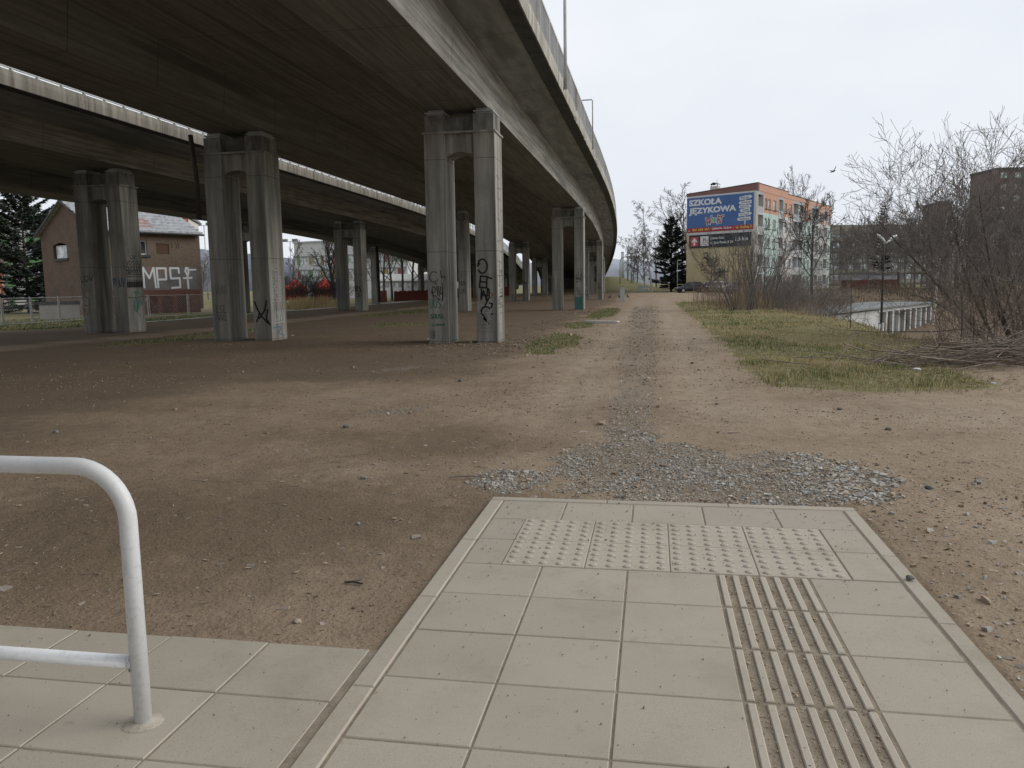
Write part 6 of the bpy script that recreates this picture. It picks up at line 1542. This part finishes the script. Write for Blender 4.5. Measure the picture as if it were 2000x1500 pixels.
uv = np.concatenate([p[0] for p in parts_]); hb = np.concatenate([np.full(len(p[0]), p[1]) for p in parts_]); wb = np.concatenate([np.full(len(p[0]), p[2]) for p in parts_])
dry = np.clip(.36 + .66 * ss(.38, .58, fbm(uv[:, 0] * .7, uv[:, 1] * .42, 150)) * (.35 + .65 * ss(13.5, 17, uv[:, 1])) + .22 * ss(4.0, 7, uv[:, 0]), 0, .92)
hb = hb * RS.uniform(.4, 1.25, len(uv)) * (.45 + .85 * ss(.4, .65, fbm(uv[:, 0] * 1.2, uv[:, 1] * .9, 155)))
blades('bank_grass', uv, hb, wb, grass_tint(uv, dry), .9)
uv = sample(60000, -4.6, -1.3, 17, 66, gfn); blades('verge_grass', uv, RS.uniform(.03, .08, len(uv)), np.full(len(uv), .011), grass_tint(uv, .22), .8)
uv = np.concatenate([sample(30000, -21, -9, 19, 110, lambda u, v: m_grass(u, v) * .5), sample(26000, -46, -24, 34, 62, lambda u, v: m_grass(u, v) * .8)])
blades('shade_grass', uv, RS.uniform(.06, .16, len(uv)), np.full(len(uv), .022), grass_tint(uv, .12) * .85, .8)
uv = sample(14000, 7.0, 30, 14, 70, lambda u, v: .55 * clump(u, v, .8)); blades('slope_grass', uv, RS.uniform(.08, .32, len(uv)), np.full(len(uv), .02), grass_tint(uv, .75) * .8, .8)
# tall dead weeds at the top of the bank
BROWN = np.array([.23, .165, .115]); BROWN2 = np.array([.38, .30, .215])
def weeds(name, pxs, ds, n, h0, h1, w_, c0_, c1_):
    pp = np.array([at(RS.triangular(pxs[0], pxs[0] * .45 + pxs[1] * .55, pxs[1]), RS.triangular(ds[0], ds[0] * .5 + ds[1] * .5, ds[1]))[:2] for _ in range(n)]); f = RS.rand(n)[:, None]
    cl_ = .25 + 1.5 * ss(.3, .7, fbm(pp[:, 0] * .8, pp[:, 1] * .5, 161))
    blades(name, pp, RS.uniform(h0, h1, n) * cl_, np.full(n, w_), c0_ * (1 - f) + c1_ * f, .35)
weeds('dead_weeds', (1345, 1575), (44, 72), 3600, .3, 1.5, .017, BROWN, BROWN2)
weeds('dead_weeds', (1520, 1640), (38, 58), 1500, .2, .9, .016, BROWN, BROWN2)
weeds('dry_reeds', (555, 672), (72, 90), 6500, .3, .95, .035, np.array([.46, .36, .19]), np.array([.58, .47, .28]))
weeds('dead_weeds', (1700, 1990), (19, 30), 2600, .15, .6, .010, BROWN * .8, BROWN2)
weeds('dead_weeds', (1560, 1990), (92, 112), 3000, .3, 1.0, .05, BROWN * .55, BROWN2 * .6)

# ------------------------------------------------------------------ crushed stone, pebbles, leaf litter, sticks
M_PEB = attr_mat('stone_chips', .85, dark=.8)
def chips(name, uv, size, tint, flat=(.35, .75), sink=.25, zadd=None):
    n = len(uv); z = hgt(uv[:, 0], uv[:, 1]) if zadd is None else np.full(n, zadd)
    cube = np.array([[-1, -1, -1], [1, -1, -1], [1, 1, -1], [-1, 1, -1], [-1, -1, 1], [1, -1, 1], [1, 1, 1], [-1, 1, 1]], float)
    P_ = cube[None] * RS.uniform(.45, 1.0, (n, 8, 1)) * np.stack([np.ones(n), RS.uniform(.5, .95, n), RS.uniform(*flat, n)], 1)[:, None, :] * .5
    P_ += RS.uniform(-.10, .10, (n, 8, 3))
    P_ *= size[:, None, None]
    a = RS.uniform(0, 2 * PI, n); t = RS.uniform(-.35, .35, n); ca, sa, ct, st_ = np.cos(a)[:, None], np.sin(a)[:, None], np.cos(t)[:, None], np.sin(t)[:, None]
    x, y, zz = P_[..., 0], P_[..., 1], P_[..., 2]
    y2 = y * ct - zz * st_; z2 = y * st_ + zz * ct
    X = x * ca - y2 * sa; Y = x * sa + y2 * ca
    V = np.stack([X + uv[:, 0:1], Y + uv[:, 1:2], z2 + (z + size * .22 * (1 - sink))[:, None]], -1).reshape(-1, 3)
    k = np.arange(n)[:, None, None] * 8; f = np.array([[0, 3, 2, 1], [4, 5, 6, 7], [0, 1, 5, 4], [1, 2, 6, 5], [2, 3, 7, 6], [3, 0, 4, 7]])[None]
    F = (k + f).reshape(-1, 4); T = np.repeat(tint, 8, 0)
    o = np_mesh(name, V, F, M_PEB, None, T); tag(o, kind='stuff'); return o
def stone_tint(n, warm=.3):
    f = RS.rand(n)[:, None]; c = np.array([.275, .262, .238]) * (1 - f) + np.array([.60, .575, .525]) * f
    w_ = (RS.rand(n) < warm)[:, None]; c = np.where(w_, np.array([.26, .20, .14]) * (1 - f) + np.array([.46, .37, .27]) * f, c); return c
uv = sample(95000, -1.9, 2.1, 5.87, 9, lambda u, v: m_grav(u, v) ** 1.2 * (.25 + .75 * ss(.36, .56, fbm(u * 2.2, v * 2.2, 180))))
uv = uv[~((np.abs(uv[:, 0] - .1) < 1.32) & (uv[:, 1] < 5.88))]
chips('gravel_patch', uv, np.exp(RS.normal(-4.45, .45, len(uv)) + .55 * ss(.9, 1.7, uv[:, 0]) + .25 * (RS.rand(len(uv)) > .9)), stone_tint(len(uv), .35), flat=(.25, .55))
uv = sample(46000, -2.2, 1.2, 8.6, 30, lambda u, v: m_grav(u, v) * .8 * (.25 + .75 * ss(.38, .58, fbm(u * 1.8, v * 1.2, 181)))); chips('track_gravel', uv, RS.lognormal(-4.0, .45, len(uv)), stone_tint(len(uv), .85) * 1.1)
uv = sample(15000, -2.6, 1.0, 30, 62, lambda u, v: m_grav(u, v) * .7); chips('track_gravel', uv, RS.lognormal(-3.4, .4, len(uv)), stone_tint(len(uv), .75) * 1.05)
uv = sample(22000, -9.5, 5, 3.3, 14, lambda u, v: .25 + .75 * ss(.42, .6, fbm(u * .8, v * .8, 170)))
uv = uv[~(((np.abs(uv[:, 0] - .1) < 1.33) & (uv[:, 1] < 5.9)) | ((uv[:, 0] < -1.1) & (uv[:, 1] < 3.26)))]
chips('dirt_pebbles', uv, RS.lognormal(-4.8, .5, len(uv)), stone_tint(len(uv), .85) * .78)
uv = sample(3000, 1.45, 3.4, 1.5, 7, lambda u, v: .6 + 0 * u); chips('dirt_pebbles', uv, RS.lognormal(-4.2, .5, len(uv)), stone_tint(len(uv), .5))
uv = sample(7000, -13, 5, 13, 34, lambda u, v: .2 + .8 * ss(.42, .58, fbm(u * .6, v * .6, 172)) * (1 - m_grass(u, v))); chips('dirt_pebbles', uv, RS.lognormal(-4.0, .5, len(uv)), stone_tint(len(uv), .85) * .72)
rub = lambda u, v: np.clip(np.exp(-(((u + 3.7) / 1.2) ** 2 + ((v - 22.5) / 3.2) ** 2)) + np.exp(-(((u + 3.6) / 1.0) ** 2 + ((v - 50) / 5) ** 2)) + .5 * np.exp(-(((u + 5.4) / 1.6) ** 2 + ((v - 21.6) / .8) ** 2)), 0, 1)
uv = sample(5000, -7.5, -1.2, 17, 60, lambda u, v: rub(u, v) * .9); chips('rubble', uv, RS.lognormal(-3.05, .45, len(uv)), stone_tint(len(uv), .8) * .9)
tanc = lambda n: (lambda f: np.array([.20, .15, .105]) * (1 - f) + np.array([.42, .34, .25]) * f)(RS.rand(n)[:, None])
uv = sample(60000, -7, 4.5, 3.3, 11, lambda u, v: (.2 + .8 * ss(.4, .6, fbm(u * .7, v * .7, 190))))
uv = uv[~(((np.abs(uv[:, 0] - .1) < 1.32) & (uv[:, 1] < 5.88)) | ((uv[:, 0] < -1.15) & (uv[:, 1] < 3.25)))]
chips('soil_crumbs', uv, RS.lognormal(-5.2, .4, len(uv)), tanc(len(uv)))
uv = sample(42000, -14, 4.5, 10, 24, lambda u, v: (.1 + .9 * ss(.42, .6, fbm(u * .45, v * .45, 192))) * (1 - m_grass(u, v)))
chips('soil_crumbs', uv, RS.lognormal(-4.45, .45, len(uv)), tanc(len(uv)) * 1.05)
uv = sample(2600, -8, -1.2, 8.5, 18, lambda u, v: m_grav(u, v)); chips('gravel_patch', uv, RS.lognormal(-3.9, .4, len(uv)), stone_tint(len(uv), .6))
uv = sample(460, -6, 3.2, 3.4, 10, lambda u, v: 1 + 0 * u); uv = uv[~(((np.abs(uv[:, 0] - .1) < 1.4) & (uv[:, 1] < 5.95)) | ((uv[:, 0] < -1.1) & (uv[:, 1] < 3.4)))]
chips('pressed_stones', uv, RS.lognormal(-3.25, .4, len(uv)), tanc(len(uv)) * .7 + .12, flat=(.08, .16), sink=1.0)
# grit lying on the slabs and between the ribs
uv = sample(1500, -1.1, 1.3, 1.6, 5.8, lambda u, v: .35 + .65 * (v > 4.3)); chips('paving_grit', uv, RS.lognormal(-5.35, .45, len(uv)), stone_tint(len(uv), .7) * .6, zadd=.003)
uv = sample(5200, .36, .83, 1.4, 4.38, lambda u, v: (np.abs(((u - .378) / .0722) % 1 - .5) < .27) * 1.0); chips('paving_grit', uv, RS.lognormal(-5.1, .45, len(uv)), stone_tint(len(uv), .9) * 1.05, zadd=-.005)
uv = sample(420, -4, -1.25, 1.7, 3.22, lambda u, v: .5 + 0 * u); chips('paving_grit', uv, RS.lognormal(-5.5, .4, len(uv)), stone_tint(len(uv), .7) * .5, zadd=.002)
# leaf litter: curled brown leaves
def leaves(name, uv, size, tint, zoff=.012):
    n = len(uv); z = hgt(uv[:, 0], uv[:, 1]) + zoff; a = RS.uniform(0, 2 * PI, n); tl = RS.uniform(-.5, .5, (n, 4)) * size[:, None]
    ca, sa = np.cos(a), np.sin(a); V = []
    for k, (p, q_) in enumerate(((-1, 0), (0, -.5), (1, 0), (0, .5))): V.append(np.stack([uv[:, 0] + size * (p * ca - q_ * sa), uv[:, 1] + size * (p * sa + q_ * ca), z + np.abs(tl[:, k]) * .8], 1))
    V = np.stack(V, 1).reshape(-1, 3); o = np_mesh(name, V, np.arange(4 * n).reshape(-1, 4), M_PEB, None, np.repeat(tint, 4, 0)); tag(o, kind='stuff')
lf = lambda u, v: np.clip(rub(u, v) + .8 * np.exp(-(((u + 4.6) / .9) ** 2 + ((v - 53) / 3) ** 2)) + .5 * np.exp(-(((u + 4.2) / .9) ** 2 + ((v - 38) / 9) ** 2)), 0, 1)
uv = sample(9000, -8, -1.5, 17, 62, lf); f = RS.rand(len(uv))[:, None]; leaves('leaf_litter', uv, RS.uniform(.03, .075, len(uv)), np.array([.16, .095, .06]) * (1 - f) + np.array([.42, .32, .22]) * f)
uv = sample(1000, -7, 1, 3.3, 12, lambda u, v: .6 + 0 * u); uv = uv[~(((np.abs(uv[:, 0] - .1) < 1.35) & (uv[:, 1] < 5.9)))]; f = RS.rand(len(uv))[:, None]; leaves('leaf_litter', uv, RS.uniform(.008, .028, len(uv)), np.array([.2, .14, .09]) * (1 - f) + np.array([.5, .42, .32]) * f, .004)
uv = sample(1600, 3.5, 8, 12.3, 16.5, lambda u, v: .7 + 0 * u); f = RS.rand(len(uv))[:, None]; leaves('leaf_litter', uv, RS.uniform(.02, .05, len(uv)), np.array([.14, .085, .055]) * (1 - f) + np.array([.36, .27, .19]) * f)
S = []
for k in range(260):
    x, y = r.uniform(-6, 3.5), r.uniform(3.3, 14)
    if (abs(x - .1) < 1.4 and y < 5.95) or (x < -1.1 and y < 3.3): continue
    a = r.uniform(0, 6.28); l2 = r.uniform(.03, .12); z = gz(x, y) + .006; S.append((x, y, z, x + l2 * math.cos(a), y + l2 * math.sin(a), gz(x + l2 * math.cos(a), y + l2 * math.sin(a)) + .007, .0028, .0016))
o = segs_mesh('stick_litter', S, 4, M_CUT, None); o['kind'] = 'stuff'

# ---- single stones and bits one can point at
M_STN = mottled('grey_stone', (.19, .18, .165), (.34, .325, .30), 14, .85); M_STNW = mottled('sandy_stone', (.33, .27, .20), (.46, .39, .30), 14, .85); M_STND = mottled('dark_stone', (.12, .11, .098), (.21, .195, .175), 14, .8); M_LITT = mottled('white_litter', (.58, .58, .57), (.70, .70, .69), 8, .6, bmp=0)
def rock(name, p, s_, label, mat, cat='stone', group=None, flat=.6, seed=0, sink=.3):
    rr = np.random.RandomState(seed + 900); bm_v = []; n = 7; m_ = 5
    for i in range(1, m_):
        th = PI * i / m_
        for j in range(n):
            ph = 2 * PI * (j + .5 * (i % 2)) / n; k = rr.uniform(.72, 1.1); bm_v.append((s_ * k * math.sin(th) * math.cos(ph) * .5, s_ * k * .8 * math.sin(th) * math.sin(ph) * .5, s_ * flat * k * math.cos(th) * .5))
    V = [(0, 0, s_ * flat * .45)] + bm_v + [(0, 0, -s_ * flat * .45)]
    F = [(0, 1 + j, 1 + (j + 1) % n) for j in range(n)] + [(1 + i * n + j, 1 + (i + 1) * n + j, 1 + (i + 1) * n + (j + 1) % n, 1 + i * n + (j + 1) % n) for i in range(m_ - 2) for j in range(n)] + [(len(V) - 1, 1 + (m_ - 2) * n + (j + 1) % n, 1 + (m_ - 2) * n + j) for j in range(n)]
    q = MB(); q.add(V, F); o = q.build(name, mat, world=False); o.location = (p[0], p[1], p[2] + s_ * flat * .5 * (1 - sink)); o.rotation_euler = (0, 0, rr.uniform(0, 6)); return tag(o, label, cat, group)
def gpt(px, py):
    d = CAM.T @ np.array([(px - CX) / FPX, -(py - CY) / FPX, -1.0]); z = -.03
    for _ in range(3):
        t = (z - EYE) / d[2]; z = gz(d[0] * t, d[1] * t)
    return (float(d[0] * t), float(d[1] * t), z)
rocks = [(1747, 1096, .075, M_STND, 'dark angular stone on the right kerb of the path'), (1033, 940, .09, M_STNW, 'orange-brown broken stone at the left end of the gravel patch'), (985, 925, .10, M_STN, 'grey broken stone at the far left of the gravel patch'),
         (710, 935, .09, M_STN, 'grey stone alone on the bare soil left of the gravel patch'), (676, 835, .12, M_STND, 'dark stone beside the small patch of gravel left of the track'), (1910, 944, .11, M_STN, 'grey stone at the right, level with the gravel patch'),
         (1814, 955, .10, M_STND, 'dark stone right of the gravel patch'), (580, 1216, .07, M_STNW, 'flat pale stone set in the soil near the side paving'), (700, 1024, .05, M_STN, 'small grey stone in a hollow left of the path'),
         (1735, 790 + 50, .12, M_STND, 'dark stone on the track right of the gravel patch'), (1080, 688, .16, M_STND, 'dark stone in front of the grass strip by the graffiti pier'), (1145, 672, .16, M_STN, 'grey stone between the graffiti pier grass and the track'),
         (1265, 742, .17, M_STNW, 'pale stone on the gravel strip of the track'), (1275, 1000 - 137, .10, M_STN, 'grey stone where the gravel strip meets the patch'), (1250, 855 - 55, .10, M_STNW, 'sandy stone in the near part of the gravel strip'),
         (250, 710, .15, M_STND, 'dark stone on the shaded ground at left'), (900, 745, .14, M_STND, 'dark stone on the soil in front of the graffiti pier'), (110, 845, .10, M_STN, 'grey stone at left above the handrail'), (1640, 800, .10, M_STND, 'dark stone on bare soil below the grass bank'), (1400, 790, .08, M_STND, 'small dark stone right of the track gravel'),
         (1290, 628, .25, M_STNW, 'pale stone on the far part of the track')]
for i, (px, py, s_, mt, lab) in enumerate(rocks):
    p = gpt(px, py)
    if abs(p[0] - .1) < 1.31 and p[1] < 5.85: p = (p[0], p[1], .003)
    if i == 0: p = (1.36, 4.42, .004)
    rock('stone', p, s_ * .78, lab, mt, seed=i, sink=.4 if i else .05, flat=.5)
for i, (px, py, s_, lab) in enumerate([(518, 745, 0, ''), (828, 692, .0, '')]): pass
lit = [(1522, 750, .09, 'crumpled white litter on the soil below the grass bank'), (1790, 723, .15, 'torn pale plastic bag near the brushwood heap'), (1940, 750, .09, 'white litter scrap at the foot of the brushwood heap'), (571, 656, .14, 'white scrap at the foot of the scribbled pier'), (838, 664, .20, 'white scrap at the foot of the graffiti pier')]
for i, (px, py, s_, lab) in enumerate(lit): rock('litter_scrap', gpt(px, py), s_, lab, M_LITT, 'litter', None, .35, 50 + i)
p = gpt(1175, 632); pl = thing('pale_plank', p, 'pale plank lying on the grass strip left of the track', 'plank', None, -.35)
q = MB(); q.prism([(-.75, .0), (.7, .0), (.78, .05), (.72, .09), (-.7, .10), (-.8, .04)], -.11, .11, lambda a, z, y: (a, y + .05 * a * a, z + .02)); q.build('board', M_LITT, pl, world=False)
p = gpt(690, 1142); tw = thing('broken_twig', p, 'short dark broken twig on the soil near the path', 'twig')
q = MB(); q.tube([(-.05, 0, .012), (0, .006, .016), (.06, -.01, .012)], [.006, .007, .005], 6); q.tube([(0, .006, .016), (.04, .035, .02)], [.004, .002], 5); q.build('stick', M_TWIGD, tw, world=False)
p = gpt(918, 936); tw = thing('broken_twig', p, 'pale twig lying at the left tip of the gravel patch', 'twig')
q = MB(); q.tube([(-.18, -.02, .02), (0, .0, .03), (.2, .03, .012)], [.007, .007, .004], 6); q.build('stick', M_CUT, tw, world=False)

# ------------------------------------------------------------------ birds
M_BIRD = mottled('dark_feathers', (.03, .03, .033), (.06, .06, .065), 20, .7, bmp=0); M_GULL = mottled('grey_feathers', (.16, .155, .14), (.26, .25, .23), 8, .7, bmp=0)
def bird_mesh():
    q = MB(); n = 8
    prof = [(-.24, .0, .012, .10), (-.16, .0, .03, .115), (-.08, .0, .062, .125), (.02, .0, .075, .14), (.09, .0, .058, .165), (.125, .0, .036, .20), (.15, .0, .034, .235), (.18, .0, .028, .24), (.205, .0, .008, .232)]
    q.tube([(x, y, z) for x, y, rr_, z in prof], [rr_ for _, _, rr_, _ in prof], n)
    return q
for i, (px, py, rz, lab) in enumerate([(1195, 579, .6, 'dark crow on the ground below the far piers, left of the box'), (1212, 578, 2.4, 'dark crow standing just left of the utility box'), (1229, 576, -2.2, 'dark crow standing just right of the utility box')]):
    x, y, z = on(px, 88); t = thing('crow', (x, y, z), lab, 'bird', 'crows on the ground by the utility box', rz)
    o = bird_mesh().build('body', M_BIRD, t, True, world=False); o.scale = (1.15,) * 3; o.rotation_euler = (0, -.35, 0)
    for s in (-1, 1): q = MB(); q.tube([(0, s * .03, .12), (.01, s * .03, 0)], .007, 5); q.build('leg', M_BIRD, t, world=False)
fb = Vector(at(1623, 38, 0)); fz = EYE + (548 - 341) * 38 / FPX
t = thing('flying_bird', (fb.x, fb.y, fz), 'grey bird gliding in the sky above the flats with wings raised', 'bird', None, math.atan2(rgt.y, rgt.x))
q = MB(); q.tube([(-.02, .17, .0), (0, .08, .0), (.0, -.02, .0), (.01, -.12, .01), (.015, -.2, .015), (.02, -.24, .01)], [.012, .03, .045, .04, .028, .006], 8)
q.add([(-.03, -.08, .015), (-.03, .06, .01), (-.14, .06, .035), (-.14, -.06, .045), (-.24, .06, .005), (-.22, -.03, .01), (-.31, .08, -.035)], [(0, 1, 2, 3), (3, 2, 4, 5), (5, 4, 6)])
q.add([(.03, -.08, .015), (.03, .06, .01), (.08, .06, .10), (.09, -.06, .11), (.13, .06, .20), (.14, -.03, .20), (.17, .08, .27)], [(0, 3, 2, 1), (3, 5, 4, 2), (5, 6, 4)])
q.build('body', M_GULL, t, world=False)
q = MB(); q.add([(-.02, .15, 0), (.02, .15, 0), (.05, .27, -.02), (-.05, .27, -.02)], [(0, 1, 2, 3)]); q.build('tail', M_GULL, t, world=False)
